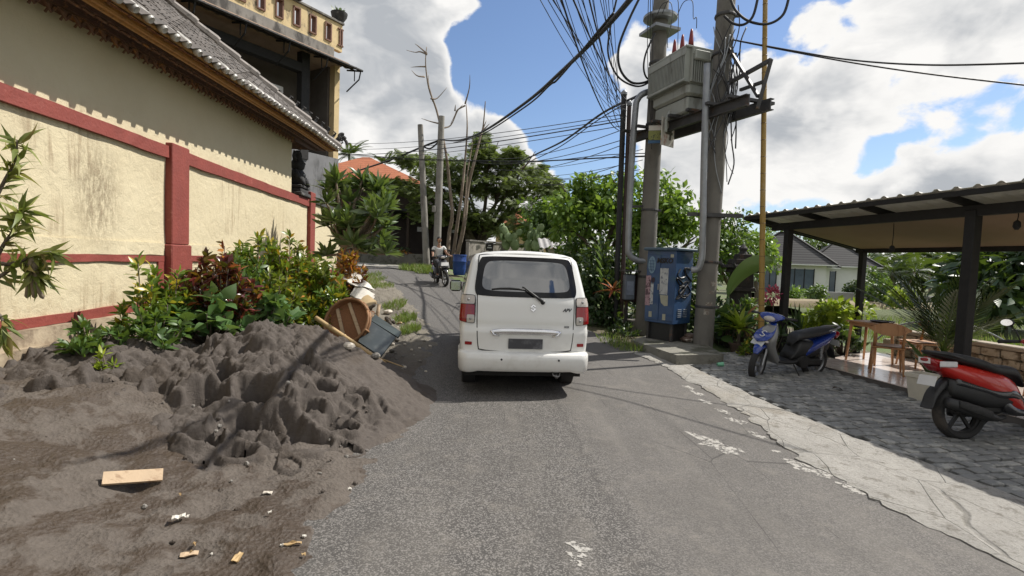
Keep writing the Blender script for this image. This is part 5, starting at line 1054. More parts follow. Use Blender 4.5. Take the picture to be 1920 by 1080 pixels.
# level lines from the black posts to the bend and beyond
for i, (pa, pe) in enumerate((((1165, 215), (640, 268)), ((1165, 222), (640, 279)), ((1170, 226), (640, 289)), ((1172, 235), (640, 296)), ((1168, 243), (920, 296)), ((1168, 262), (900, 305)), ((1172, 270), (940, 318)), ((1175, 305), (1000, 330)), ((1170, 318), (980, 340)))):
    ya = 11.9; ye = 30 if pe[0] < 700 else 24; a, e = P(*pa, ya), P(*pe, ye)
    wire("thin level line running from the black posts towards the road bend", sagged(a, e, .25), .010 if i != 2 else .016, WIREG, 2, "level lines to the road bend")
for i, (ya_, yb_) in enumerate(((292, 302), (287, 304))):
    wire("%s dark cable crossing level in front of the feathery tree" % ("thicker" if i == 0 else "thinner"), [P(1235, ya_, 11.3), P(1130, ya_+4, 14), P(1000, yb_, 18), P(880, yb_-1, 22), P(760, yb_-5, 24), P(640, yb_-14, 26)], .02 if i == 0 else .011)
for i, (sx_, sy_, ex_, ey_) in enumerate(((1205, 280, 1000, 316), (1205, 300, 1010, 330), (1200, 318, 1020, 336))):
    wire("faint grey line stretched low behind the black posts", sagged(P(sx_, sy_, 11.4), P(ex_, ey_, 22), .1), .008, WIREG, 2, "faint low lines behind the posts")
# slack loops by the transformer
wire("large slack black loop hanging left of the transformer, the inner one", [(1202, -10, 10.6), (1178, 40, 10.7), (1160, 90, 10.8), (1163, 130, 10.9), (1185, 155, 11), (1215, 152, 11.1), (1232, 130, 11.2)], .026)
wire("large slack black loop hanging left of the transformer, the outer one", [(1158, -10, 10.4), (1143, 60, 10.6), (1141, 105, 10.8), (1160, 145, 10.9), (1195, 162, 11), (1222, 150, 11.1), (1236, 128, 11.2)], .02)
wire("narrow black loop hugging the left concrete pole beside the transformer", [(1228, 62, 10.9), (1211, 100, 10.9), (1207, 130, 11), (1215, 148, 11.1), (1230, 140, 11.2)], .02)
wire("outer heavy slack loop hanging beside the top of the right concrete pole", [(1368, -8, 9.5), (1380, 20, 9.4), (1405, 40, 9.3), (1440, 45, 9.1), (1468, 28, 9.0), (1480, -8, 9)], .024)
wire("inner heavy slack loop hanging beside the top of the right concrete pole", [(1358, 30, 9.5), (1375, 44, 9.4), (1395, 46, 9.3), (1412, 30, 9.2), (1422, -8, 9.2)], .024)
rp = on(A2, B2, P(1370, 72, Y2_).z)
wire("upper service cable leaving the right pole for the right edge", [rp, (1480, 94, 9.0), (1600, 113, 8.2), (1750, 122, 7.2), (1960, 117, 6.2)], .014)
wire("lower service cable leaving the right pole for the right edge", [rp, (1480, 96, 9.2), (1600, 118, 8.6), (1750, 140, 8.0), (1960, 164, 7.4)], .014)
for i, (x_, yt, yb_) in enumerate(((1250, 8, 95), (1262, 0, 100), (1290, 4, 58))): wire("thin jumper wire looping down to a red bushing boot", [(x_-20, yt+25, 10.5), (x_-8, yt, 10.5), (x_+8, yt-2, 10.5), (x_+10, yt+30, 10.5), (x_+2+7*i, yb_-25, 10.45), (x_+2+7*i, yb_-5, 10.45)], .008, WIRE, 6, "jumper wires to the bushings")
for i in range(22):
    c_ = on(A2, B2, P(1330, 225-i*2, Y2_).z); a = RNG.uniform(-2.6, -.4); k_ = RNG.uniform(.2, .27); zz = RNG.uniform(5.2, 6.5); zb_ = zz-RNG.uniform(.9, 2.1)
    pts = [on(A2, B2, zz+(zb_-zz)*q)+Vector((math.cos(a+.5*math.sin(q*5+i))*k_*(1+.5*RNG.random()), math.sin(a+.5*math.sin(q*5+i))*k_, 0)) for q in (0, .2, .4, .6, .8, 1)]
    wire("tangled wire hanging down the face of the right concrete pole", pts, RNG.uniform(.007, .014), (WIRE, WIREG, GALV)[i % 3], 5, "tangled wires on the right pole")
wire("loose wire end dangling under the platform, right of the right pole", [(1358, 230, 9.5), (1358, 270, 9.5), (1364, 305, 9.5), (1375, 326, 9.5)], .006)
for i in range(3): wire("thin black drop wire running down the left concrete pole", [(1216+4*i, -5, 11.05), (1214+5*i, 90, 11.05), (1218+3*i, 200, 11.05), (1222, 240+20*i, 11.05)], .008, WIRE, 6, "drop wires on the left pole")
# ================================================================== the open cafe on the right
cafe = thing("cafe_pavilion", "open cafe shelter with black posts and a corrugated metal roof over a tiled terrace", "shelter", PW(1.2, 1.2), PA)
def cz(a): return 2.82-.19*a                                       # roof plane, falling to the back
m, t, b = newmat("roof_sheet"); t.link(t.mix(t.noise(t.pos(obj_=True), 2, 5), (.50, .49, .46), (.68, .66, .62)), b.inputs[0]); b.inputs['Roughness'].default_value = .5; tl = t.new('ShaderNodeBsdfTranslucent'); tl.inputs[0].default_value = (.7, .68, .6, 1); mx = t.new('ShaderNodeMixShader'); mx.inputs[0].default_value = .16; t.link(b.outputs[0], mx.inputs[1]); t.link(tl.outputs[0], mx.inputs[2]); t.link(mx.outputs[0], t.n['Material Output'].inputs[0]); SHEET = m
Bm, BM = -4.0, 5.2
def corr(bq): q = (bq/.26) % 1; return .032*ss(.0, .14, q)*ss(.42, .28, q)
mb = MB(); NB = 420
mb.grid(lambda u, v: (lambda a, bq: PW(a, bq, cz(a)+.05+corr(bq)))(-.04+2.75*v, Bm+(BM-Bm)*u), NB, 2)
mb.grid(lambda u, v: (lambda a, bq: PW(a, bq, cz(a)+.046+corr(bq)))(-.04+2.75*v, Bm+(BM-Bm)*u), NB, 2, flip=True); obj("roof_sheet", mb, SHEET, cafe, world=True)
mb = MB(); mb.bar(PW(-.0, Bm, cz(0)), PW(-.0, BM, cz(0)), .05, .07); obj("fascia", mb, BLK, cafe, world=True)
mb = MB(); mb.bar(PW(-.0, BM-.04, cz(0)), PW(2.7, BM-.04, cz(2.7)), .05, .08); obj("barge_board", mb, BLK, cafe, world=True)
for k, bq in enumerate((4.95, 3.6, 2.3, 1.0, -.4, -1.8, -3.2)): mb = MB(); mb.bar(PW(0, bq, cz(0)-.01), PW(2.68, bq, cz(2.68)-.01), .055, .09); obj("rafter", mb, BLK, cafe, world=True)
for a, h in ((.36, .14), (2.42, .1)): mb = MB(); mb.bar(PW(a, Bm, cz(a)-.13), PW(a, 4.75, cz(a)-.13), .09, h); obj("beam", mb, BLK, cafe, world=True)
mb = MB(); cl_ = [(.45, 4.62), (2.62, 4.62), (2.62, Bm), (.45, Bm)]; top = [PW(a, b_, cz(a)-.085) for a, b_ in cl_]; mb.add(top+[v-Vector((0, 0, .018)) for v in top], [(3, 2, 1, 0), (4, 5, 6, 7)]+[(i, (i+1) % 4, 4+(i+1) % 4, 4+i) for i in range(4)]); obj("ceiling", mb, pm("beige_ceiling", (.26, .185, .135), .8, .12, 1.2, .1, 20), cafe, world=True)
for a, bq, zb, w_ in ((.36, 4.3, 0, .125), (2.42, 4.6, 0, .115), (.36, .89, .1, .135), (2.42, .4, .1, .12), (.36, -2.6, .1, .19), (2.42, -3.2, .1, .16)):
    mb = MB(); c_ = PW(a, bq, 0); zt = cz(a)-.12; mb.box((c_.x, c_.y, (zb-.1+zt)/2), (w_, w_, zt-zb+.1), PA, bev=.008); po = obj("post", mb, BLK, cafe, world=True)
# little pendant lamps on their flex
for a, bq in ((.75, 2.4), (.6, .55)):
    mb = MB(); c_ = PW(a, bq, cz(a)-.1); ln = .36 if bq > 1 else .12; mb.tube([c_, c_-Vector((0, .01, ln*.5)), c_-Vector((0, 0, ln))], .006, 5); mb.lathe([(.012, 0), (.035, -.02), (.042, -.08), (.02, -.12)], c_-Vector((0, 0, ln)), 10); obj("pendant_lamp", mb, BLK, cafe, world=True)
m, t, b = newmat("floor_tile"); p = t.pos(obj_=True); X, Y, Zz = t.sep(p)
jx = t.math('ABSOLUTE', t.math('SUBTRACT', t.math('FRACT', t.math('MULTIPLY', X, 2.5)), .5)); jy = t.math('ABSOLUTE', t.math('SUBTRACT', t.math('FRACT', t.math('MULTIPLY', Y, 2.5)), .5)); j = t.math('MAXIMUM', t.ramp(jx, .489, .495), t.ramp(jy, .489, .495))
t.link(t.mix(j, t.mix(t.noise(p, 3, 5), (.56, .47, .42), (.66, .57, .51)), (.17, .14, .12)), b.inputs[0]); b.inputs['Roughness'].default_value = .14; b.inputs['Specular IOR Level'].default_value = .6
def poly_w(pts): return [(PW(a, b_).x, PW(a, b_).y) for a, b_ in pts]
ter = [(.04, -4), (2.5, -4), (2.5, 4.2), (1.4, 3.85), (.55, 3.36), (.04, 2.88)]
mb = MB(); mb.prism(poly_w(ter), .128, .14); obj("floor", mb, m, cafe, world=True)
mb = MB(); mb.prism(poly_w([(a+(.012 if a < .1 else 0), b_-.006) for a, b_ in ter]), -.1, .126); obj("terrace_base", mb, pm("terrace_edge", (.13, .12, .11), .85, .25, 4, .4), cafe, world=True)
# low stone wall behind the terrace
lw = thing("low_stone_wall", "low wall of rough buff stone closing the back of the cafe terrace", "wall", PW(2.75, .4), PA)
buff = pm("buff_stone", (.40, .335, .25), .9, .35, 5, .8, 18, c2=(.17, .125, .08), f2=(.5, .62), s2=9, bd=.03)
mb = MB(); rr = random.Random(8)
for j in range(4):
    bq = -4.2+rr.uniform(0, .3)
    while bq < 4.0: L_ = rr.uniform(.18, .34); mb.box(PW(2.75+rr.uniform(-.01, .01), bq+L_/2, -.02+.15*j+.075), (.2, L_-.015, .14), PA+rr.uniform(-.03, .03), bev=.018); bq += L_
obj("stones", mb, buff, lw, world=True); mb = MB(); mb.box(PW(2.75, -.05, .62), (.3, 8.3, .07), PA, bev=.015); obj("coping", mb, pm("wall_coping", (.30, .25, .19), .85, .25, 4, .4), lw, world=True)
# ---- chairs and tables of pale teak
TEAK = pm("teak", (.42, .215, .095), .5, .25, 3, .12, 40, c2=(.30, .14, .06), f2=(.5, .65), s2=3, strk=(6, 6, .8))
def chair(label, loc, rz):
    t_ = thing("cafe_chair", label, "chair", loc, rz, "teak cafe chairs"); mb = MB()      # faces +y
    mb.grid(lambda u, v: Vector(((u-.5)*.46*(1-.08*v), -.22+.44*v, .455-.018*math.sin(math.pi*u)*math.sin(math.pi*v))), 9, 9); mb.box((0, 0, .428), (.44, .43, .03), bev=.012); obj("seat", mb, TEAK, t_)
    for sx in (-1, 1):
        mb = MB(); mb.tube([(sx*.185, -.18, .43), (sx*.215, -.235, 0)], [.022, .015], 8); mb.tube([(sx*.185, -.18, .43), (sx*.19, -.215, .62), (sx*.195, -.255, .78)], [.022, .02, .015], 8); obj("leg", mb, TEAK, t_, True)
        mb = MB(); mb.tube([(sx*.185, .17, .43), (sx*.215, .215, 0)], [.022, .015], 8); obj("leg", mb, TEAK, t_, True)
        mb = MB(); mb.tube([(sx*.195, -.17, .3), (sx*.195, .17, .3)], .011, 6); obj("stretcher", mb, TEAK, t_, True)
    mb = MB()
    def bk(u, v, off): x = (u-.5)*.56; q = 1-abs(2*u-1)**2.4; return Vector((x, -.27+.9*x*x+off, .73+(v-.5)*.20*max(.12, q)))
    mb.grid(lambda u, v: bk(u, v, .012), 17, 7); mb.grid(lambda u, v: bk(u, v, -.012), 17, 7, flip=True); obj("backrest", mb, TEAK, t_, True); return t_
def table(label, loc, rz, w_=.75, d_=.75, h=.74):
    t_ = thing("cafe_table", label, "table", loc, rz, "teak cafe tables"); mb = MB(); mb.box((0, 0, h-.015), (w_, d_, .03), bev=.01); mb.box((0, 0, h-.06), (w_*.84, d_*.84, .06)); obj("table_top", mb, TEAK, t_)
    for sx in (-1, 1):
        for sy in (-1, 1): mb = MB(); mb.tube([(sx*w_*.38, sy*d_*.38, h-.05), (sx*w_*.44, sy*d_*.44, 0)], [.027, .018], 8); obj("leg", mb, TEAK, t_, True)
    return t_
c_ = PW(1.25, 3.15, .14); table("small square teak table on the terrace beside the leafy planter", c_, PA+.15, .52, .6)
chair("teak chair with a curved back turned towards the road, at the terrace edge", PW(.70, 2.30, .14), R(-32)); chair("teak chair behind the small square table, half hidden by it", PW(1.15, 3.52, .14) if False else PW(1.85, 2.75, .14), PA+R(80))
table("long teak table behind the right black post, above the red scooter", PW(1.7, .35, .14), PA, .7, 1.1); chair("teak chair beside the long table, just above the red scooter seat", PW(1.15, -.15, .14), PA-R(60))
tray = MB(); tray.lathe([(.02, 0), (.16, 0), (.2, .03), (.19, .03), (.15, .012), (.02, .012)], c_+Vector((.12, -.1, .742)), 18); obj("serving_tray", tray, pm("dark_tray", (.03, .022, .018), .5), None, top=("dark round serving tray lying on the small square teak table", "tray"))
# bent pale pipe on the far rail
wire("pale curved pipe arching low behind the terrace, past the right black post", [(1640, 640, 9.6), (1680, 612, 9.6), (1740, 602, 9.4), (1800, 604, 9.2), (1850, 622, 9.0), (1890, 642, 8.9)], .016, GALV, 6, None, "bent_pipe", "pipe")
# white pot beside the red scooter
wp = thing("plant_pot", "white square tapered plant pot at the terrace corner beside the red scooter", "plant pot", (gnd(1731, 752).x, gnd(1731, 752).y, 0), R(20))
mb = MB(); o_ = MB(); 
for (w0, z0), (w1, z1) in zip([(.11, 0), (.15, .36), (.165, .36), (.165, .41), (.14, .41), (.13, .33)], [(.15, .36), (.165, .36), (.165, .41), (.14, .41), (.13, .33), (.0, .33)]): mb.add([(-w0, -w0, z0), (w0, -w0, z0), (w0, w0, z0), (-w0, w0, z0), (-w1, -w1, z1), (w1, -w1, z1), (w1, w1, z1), (-w1, w1, z1)], [(0, 1, 5, 4), (1, 2, 6, 5), (2, 3, 7, 6), (3, 0, 4, 7)])
obj("pot", mb, pm("white_pot", (.60, .56, .46), .6, .15, 5), wp); mb = MB(); mb.box((0, 0, .33), (.25, .25, .02)); obj("soil", mb, DIRT, wp)
# ---- villas across the field
WHT = pm("villa_white", (.66, .67, .66), .8, .08, 1); VTILE, t, b = newmat("villa_roof"); p = t.pos(obj_=True); st_ = t.math('FRACT', t.math('MULTIPLY', t.sep(p)[2], 4.5)); t.link(t.mix(st_, (.035, .034, .034), (.095, .093, .092)), b.inputs[0]); b.inputs['Roughness'].default_value = .8; b.inputs['Specular IOR Level'].default_value = .15
def villa(label, loc, rz, wx, wy, hw_, hr, wins, ridge=.0):
    t_ = thing("white_villa", label, "house", loc, rz, "white villas across the field"); mb = MB(); mb.box((0, 0, hw_/2), (wx, wy, hw_)); obj("wall", mb, WHT, t_)
    ox, oy = wx/2+.7, wy/2+.7; mb = MB(); rx = max(.0, ox-oy)+ridge; mb.add([(-ox, -oy, hw_), (ox, -oy, hw_), (ox, oy, hw_), (-ox, oy, hw_), (-rx, 0, hw_+hr), (rx, 0, hw_+hr)], [(0, 1, 5, 4), (1, 2, 5), (2, 3, 4, 5), (3, 0, 4), (3, 2, 1, 0)]); r_ = obj("roof", mb, VTILE, t_)
    mb = MB(); mb.box((0, 0, hw_-.06), (ox*2, oy*2, .1)); obj("eave", mb, WHT, t_)
    for a, q in (((-ox, -oy, hw_), (-rx, 0, hw_+hr)), ((ox, -oy, hw_), (rx, 0, hw_+hr)), ((-rx, 0, hw_+hr), (rx, 0, hw_+hr))): mb = MB(); mb.bar(Vector(a)+Vector((0, 0, .04)), Vector(q)+Vector((0, 0, .04)), .2, .12) if (Vector(a)-Vector(q)).length > .1 else None; obj("ridge_cap", mb, BLK, r_) if mb.v else None
    for side, u, z, w_, h in wins:
        mb = MB(); fr_ = MB()
        if side == 'f': mb.box((u, -wy/2-.02, z), (w_, .04, h)); [fr_.box((u+w_*k, -wy/2-.05, z), (.07, .05, h+.1)) for k in (-.5, -.17, .17, .5)]
        else: mb.box((-wx/2-.02, u, z), (.04, w_, h)); [fr_.box((-wx/2-.05, u+w_*k, z), (.05, .07, h+.1)) for k in (-.5, -.17, .17, .5)]
        w__ = obj("window", mb, pm("villa_glass", (.10, .13, .17), .12, .2, 2) if not bpy.data.materials.get("villa_glass") else bpy.data.materials["villa_glass"], t_); obj("frame", fr_, BLK, w__)
    return t_
a = P(1497, 562, 46); villa("white villa with a hipped grey roof behind the left cafe post", (a.x-.6, a.y+2.0, gz(a.x, a.y)-.1), R(-24), 6.4, 5.6, 3.0, 2.9, (('f', -1.4, 1.45, 1.6, 2.2), ('f', 1.2, 1.45, 2.2, 2.2)))
a = P(1540, 560, 45); villa("small white villa wing with dark barred windows right of the first", (a.x+.6, a.y+4.0, gz(a.x, a.y)-.1), R(-24), 3.6, 4.4, 2.8, 1.7, (('f', -.8, 1.5, 1.0, 1.8), ('f', .7, 1.5, 1.0, 1.8)))
a = P(1590, 562, 52); villa("white villa with a steep grey pyramid roof between the two cafe posts", (a.x-1.6, a.y, gz(a.x, a.y)-.1), R(-20), 5.0, 5.4, 3.1, 2.6, (('f', -1.2, 1.5, 1.5, 2.1),))
# bank and terraces in the field
fm, t, b = newmat("field_grass"); p = t.pos(); t.link(t.mix(t.noise(p, .9, 6, .7), (.045, .065, .02), (.12, .135, .05)), b.inputs[0]); b.inputs['Roughness'].default_value = .95; bump(t, b, t.noise(p, 14, 6, .8), .9, .06); FIELD = fm
for k, (ya, yb, x0, x1, h, mt) in enumerate(((15, 18.5, 9.5, 34, .22, FIELD), (21, 25, 12, 40, .32, FIELD), (29, 33, 15, 46, .42, pm("dry_field", (.23, .18, .11), .95, .3, .8, .6, 9, c2=(.10, .11, .04), f2=(.5, .62), s2=.9)), (36, 41, 18, 60, .5, FIELD))):
    mb = MB(); mb.grid(lambda u, v: (lambda x, y: Vector((x, y, gz(x, y)-.06+h*(ss(0, .12, v)*ss(1, .8, v))*(1+.25*fbm(x*.3, y*.3, k)) if 0 < v < 1 else gz(x, y)-.1)))(x0+(x1-x0)*u, ya+(yb-ya)*v+1.2*fbm(u*5, k*3.0)), 60, 12); struct("field_terrace", mb, mt, True)
a = P(1650, 606, 30); mb = MB(); mb.box((0, 0, .25), (7.5, .3, .5)); o = obj("field_wall", mb, pm("field_wall", (.34, .35, .35), .85, .2, 2), None, top=("long low grey wall across the field between the middle and right cafe posts", "wall")); o.location = (P(1650, 500, 33).x, 33, gz(22, 33)+.3); o.rotation_euler.z = R(-8)
# ================================================================== vegetation and the far end of the road
BARK = pm("bark", (.11, .088, .065), .9, .35, 5, .8, 20, c2=(.20, .18, .15), f2=(.55, .68), s2=3, strk=(1, 1, .3), bd=.03); BARKP = pm("pale_bark", (.20, .155, .115), .85, .3, 4, .7, 18, c2=(.32, .27, .22), f2=(.52, .66), s2=2.5, strk=(1, 1, .3), bd=.03)
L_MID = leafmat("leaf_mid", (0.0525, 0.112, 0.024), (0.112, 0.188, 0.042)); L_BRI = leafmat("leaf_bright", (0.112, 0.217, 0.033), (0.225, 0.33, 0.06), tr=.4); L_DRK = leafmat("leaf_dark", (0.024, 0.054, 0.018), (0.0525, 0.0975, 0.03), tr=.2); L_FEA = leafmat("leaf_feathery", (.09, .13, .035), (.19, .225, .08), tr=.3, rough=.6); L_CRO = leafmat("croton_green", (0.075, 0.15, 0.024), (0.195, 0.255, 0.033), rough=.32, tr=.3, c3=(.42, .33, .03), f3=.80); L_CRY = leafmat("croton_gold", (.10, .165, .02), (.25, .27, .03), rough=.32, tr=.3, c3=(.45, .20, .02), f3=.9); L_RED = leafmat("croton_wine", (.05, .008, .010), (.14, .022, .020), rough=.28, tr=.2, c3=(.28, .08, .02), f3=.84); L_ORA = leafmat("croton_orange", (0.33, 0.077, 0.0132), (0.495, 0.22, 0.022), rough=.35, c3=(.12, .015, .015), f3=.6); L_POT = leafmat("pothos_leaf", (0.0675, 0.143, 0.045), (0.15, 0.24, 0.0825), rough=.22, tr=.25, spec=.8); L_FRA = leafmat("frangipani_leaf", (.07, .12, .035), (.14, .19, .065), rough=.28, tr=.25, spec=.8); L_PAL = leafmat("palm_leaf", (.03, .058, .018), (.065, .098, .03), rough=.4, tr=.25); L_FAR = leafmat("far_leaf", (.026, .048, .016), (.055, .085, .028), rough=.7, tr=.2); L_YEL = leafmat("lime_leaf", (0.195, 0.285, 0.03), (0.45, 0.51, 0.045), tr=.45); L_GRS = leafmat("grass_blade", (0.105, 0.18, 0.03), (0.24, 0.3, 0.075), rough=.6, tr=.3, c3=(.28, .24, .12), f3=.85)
def limbs(base, tips, r0_, mat, par, fork=.45, name="trunk", lean=(0, 0, 0)):
    mb = MB(); base = Vector(base); cen = sum((Vector(t) for t in tips), Vector())/len(tips); fk = base.lerp(cen, fork); fk.z = base.z+(cen.z-base.z)*fork; fk += Vector(lean)
    mb.tube(catm([base, base.lerp(fk, .5)+Vector((.06*r0_*8, -.03, 0)), fk], 5), [r0_*(1.25-.5*i/10) for i in range(11)], 10)
    for k, tp in enumerate(tips):
        tp = Vector(tp); mid = fk.lerp(tp, .5)+Vector((RNG.uniform(-1, 1), RNG.uniform(-1, 1), .5))*(.1*(tp-fk).length); q = catm([fk, mid, tp], 5); mb.tube(q, [r0_*.62*(1-.8*i/10) for i in range(11)], 7)
        for s in range(2): a = q[5+2*s]; e = a+(tp-a)*.6+Vector((RNG.uniform(-1, 1), RNG.uniform(-1, 1), RNG.uniform(0, .8)))*.28*(tp-fk).length; mb.tube([a, a.lerp(e, .5)+Vector((0, 0, .03)), e], [r0_*.3, r0_*.2, r0_*.07], 5)
    return obj(name, mb, mat, par, True, world=True)
def clump_pts(cens, rad, n, flat=1.0, shell=.5):
    cens = np.asarray(cens, float); k = RNG.integers(0, len(cens), n); d = rdir(n); r_ = RNG.uniform(shell**3, 1, n)**(1/3); rd = np.asarray(rad, float)[k] if np.ndim(rad) else rad
    off = d*(r_*rd)[:, None]; off[:, 2] *= flat; return cens[k]+off, d
def blob(c, r, n, seed=0):                            # clump centres filling an uneven ellipsoid, more of them on its skin
    d = rdir(n); q = RNG.uniform(.35, 1, n)**.6; s = np.array([1+.3*mn.noise(Vector(v*1.7+seed)) for v in d]); return np.asarray(c)+d*np.asarray(r)*(q*s)[:, None]
def leaves_on(name, par, pts, d, mat, T=OVAL, size=.14, out=.6, droop=.2, wid=None, vs=.35):
    n = len(pts); dr = d*out+rdir(n)*(1-out)+np.array((0, 0, -droop)); up_ = rdir(n, 1.2); Mi = np.array(par.matrix_world.translation); return leafobj(name, T, pts-Mi, dr, up_, size*RNG.uniform(1-vs, 1+vs, n), mat, par, wid)
def tree(name, label, base, crowns, mat, n=3000, size=.15, clump=.5, nc=40, r0_=.14, T=OVAL, flat=.8, cat="tree", bark=BARK, group=None, fork=.5, out=.55, droop=.2):
    """crowns: list of (centre, radii); each filled with clumps of leaves"""
    base = Vector(base); t_ = thing(name, label, cat, base, 0, group); bpy.context.view_layer.update(); C = []; tot = sum(r[0]*r[1]*r[2] for c, r in crowns)
    for i, (c, r) in enumerate(crowns): C.append(blob(c, r, max(4, int(nc*r[0]*r[1]*r[2]/tot)), i*3.1))
    C = np.concatenate(C); tips = [tuple(c) for c in C[RNG.choice(len(C), min(7, len(C)), False)]]
    limbs(base, tips, r0_, bark, t_, fork); pts, d = clump_pts(C, RNG.uniform(.6, 1.25, len(C))*clump, n, flat); leaves_on("crown", t_, pts, d, mat, T, size, out, droop); return t_
def croton(label, base, h, w_, mat, nst=26, leaf=.16, per=15, cat="shrub", group=None, name="croton_shrub", T=STRAP, up_=.55, stems=True):
    base = Vector(base); nst = int(nst*1.7) if T is STRAP else nst; t_ = thing(name, label, cat, base, 0, group); bpy.context.view_layer.update(); mb = MB(); tips = []
    for k in range(nst):
        a = RNG.uniform(0, 6.283); r_ = w_*math.sqrt(RNG.uniform(.02, 1)); z = h*(1-.45*(r_/w_)**2)*RNG.uniform(.45, 1.0); tp = base+Vector((math.cos(a)*r_, math.sin(a)*r_, z)); tips.append(tp); q = [base+Vector((math.cos(a)*.05, math.sin(a)*.05, 0)), base.lerp(tp, .5)+Vector((math.cos(a)*r_*.12, math.sin(a)*r_*.12, -.02*h)), tp]
        if stems: mb.tube(q, [.012, .009, .005], 5)
    if stems: obj("stems", mb, BARK, t_, True, world=True)
    leaf *= .82 if T is STRAP else 1
    n = nst*per; tp = np.repeat(np.array([tuple(p_) for p_ in tips]), per, 0); ang = RNG.uniform(0, 6.283, n); el = RNG.uniform(-.35, 1.25, n); d = np.stack([np.cos(ang)*np.cos(el), np.sin(ang)*np.cos(el), np.sin(el)], 1); hgt = RNG.uniform(-.16, .02, n)*(h/.9); tp = tp+np.stack([0*hgt, 0*hgt, hgt], 1)+d*.015
    leafobj("leaves", T, tp-np.array(base), d+(0, 0, up_*.5), rdir(n, .6)+(0, 0, .4), leaf*RNG.uniform(.65, 1.2, n), mat, t_); return t_
def on_bank(px, y, dz=0): p = P(px, 600, y); return Vector((p.x, y, mudz(p.x, y)+dz))
# ---- shrubs along the cream wall
croton("small dark-leaved shrub at the foot of the wall, left of the sand heap", on_bank(180, 5.15), .46, .24, L_MID, 12, .15, 12)
croton("sprig of lime-green leaves low in front of the small dark shrub", on_bank(205, 4.9), .24, .10, L_YEL, 4, .10, 9)
croton("tall open green croton on bare stems in front of the red pillar", on_bank(272, 6.1), 1.22, .24, L_CRO, 10, .17, 22)
croton("lower green croton just right of the red pillar's tall one", on_bank(318, 6.15), .95, .25, L_CRO, 12, .16, 20)
croton("mid-green bushy shrub under the tall croton by the sand heap", on_bank(285, 5.65), .55, .34, L_MID, 16, .17, 14)
croton("large wine-red croton bush in the middle of the hedge", on_bank(408, 6.75), 1.2, .50, L_RED, 60, .17, 18)
croton("orange-tipped croton top poking above the wine-red bush", on_bank(418, 6.9), 1.36, .22, L_ORA, 7, .15, 12)
croton("pink and white flowered croton sprig at the left of the wine-red bush", on_bank(352, 6.95), 1.17, .12, leafmat("pink_leaf", (0.55, 0.176, 0.11), (0.682, 0.396, 0.33)), 6, .15, 9)
croton("glossy pale heart-leaved creeper in front of the wine-red bush", on_bank(392, 6.45), .72, .45, L_POT, 40, .20, 5, "climbing plant", None, "creeper", HEART, .1)
croton("second clump of glossy heart-shaped leaves, behind the heap's peak", on_bank(500, 7.0), .86, .48, L_POT, 44, .19, 6, "climbing plant", None, "creeper", HEART, .1)
croton("tall bright green croton behind the hedge against the cream wall", on_bank(478, 8.4), 1.62, .46, L_CRO, 56, .17, 18)
croton("yellow-green croton right of the tall bright one, against the wall", on_bank(545, 8.6), 1.56, .48, L_CRY, 56, .17, 18)
croton("gold-leaved croton in front of the hedge above the heap's peak", on_bank(520, 7.5), 1.18, .32, L_CRY, 20, .16, 18)
croton("gold and green croton at the right end of the hedge", on_bank(592, 8.9), 1.36, .5, L_CRY, 54, .17, 18)
croton("dark green croton low at the right end of the hedge", on_bank(612, 8.3), .95, .42, L_CRO, 44, .17, 18)
croton("dense green filler shrub behind the wine-red bush", on_bank(455, 7.6), 1.2, .46, L_MID, 46, .17, 16)
croton("orange and red croton beside the frangipani trunk", on_bank(655, 10.4), 1.5, .34, L_ORA, 34, .17, 18); croton("small dark red croton at the end of the row, over the white sacks", on_bank(668, 10.0), 1.0, .26, L_RED, 22, .16, 16)
# ---- leaning branch with hanging leaves at the left photo edge, rooted left of the view
br = thing("hanging_fern", "green plant with ragged drooping leaves reaching in at the left photo edge", "plant", (-4.05, 3.05, mudz(-4.05, 3.05))); bpy.context.view_layer.update(); mb = MB(); bases = []
fo = Vector((-4.05, 3.05, 0))
def FQ(px, py, y=3.25): return P(px, py, y)
BRN = [[FQ(-140, 900), FQ(-60, 640), FQ(-20, 540), FQ(20, 505), FQ(62, 478), FQ(95, 472)], [FQ(-140, 900), FQ(-75, 560), FQ(-30, 420), FQ(5, 345), FQ(28, 300), FQ(32, 262)], [FQ(-140, 900), FQ(-40, 560), FQ(0, 470), FQ(30, 425), FQ(40, 395)], [FQ(-140, 900), FQ(-40, 620), FQ(-10, 590), FQ(4, 600), FQ(8, 640)], [FQ(-140, 900), FQ(-30, 540), FQ(20, 495), FQ(55, 500), FQ(70, 520)]]
for q in BRN: qq = catm(q, 6); mb.tube(qq, [.02-.016*i/len(qq) for i in range(len(qq))], 5); bases.append(qq)
obj("stems", mb, BARK, br, True, world=True); ps, ds = [], []
for qq, (i0, n_) in zip(bases, ((12, 70), (14, 50), (12, 64), (16, 30), (12, 70))):
    for k in range(n_):
        i = int(RNG.integers(i0, len(qq))); p_ = qq[i]; tn_ = (qq[min(i+1, len(qq)-1)]-qq[i-1]).normalized(); d = tn_*RNG.uniform(.3, 1)+Vector(tuple(RNG.normal(size=3)))*.45+Vector((.15, 0, -.25)); ps.append(tuple(p_-fo-Vector((0, 0, br.location.z)))); ds.append(tuple(d))
leafobj("leaves", tmpl(.2, .2, .45, 4, (.6, 1, .7, .3)), ps, ds, rdir(len(ps), .5), RNG.uniform(.08, .19, len(ps)), leafmat("ragged_leaf", (.13, .17, .035), (.28, .28, .07), c3=(.26, .20, .07), f3=.82), br)
mb = MB()
for dx in (-.02, .0, .02): q = FQ(62, 480); mb.tube(catm([q, q+Vector((dx, 0, -.12)), q+Vector((dx*1.6, 0, -.2)), q+Vector((dx*2.6+.01, 0, -.27))], 4), [.006]+[.02]*6+[.014]*5+[.004], 6)
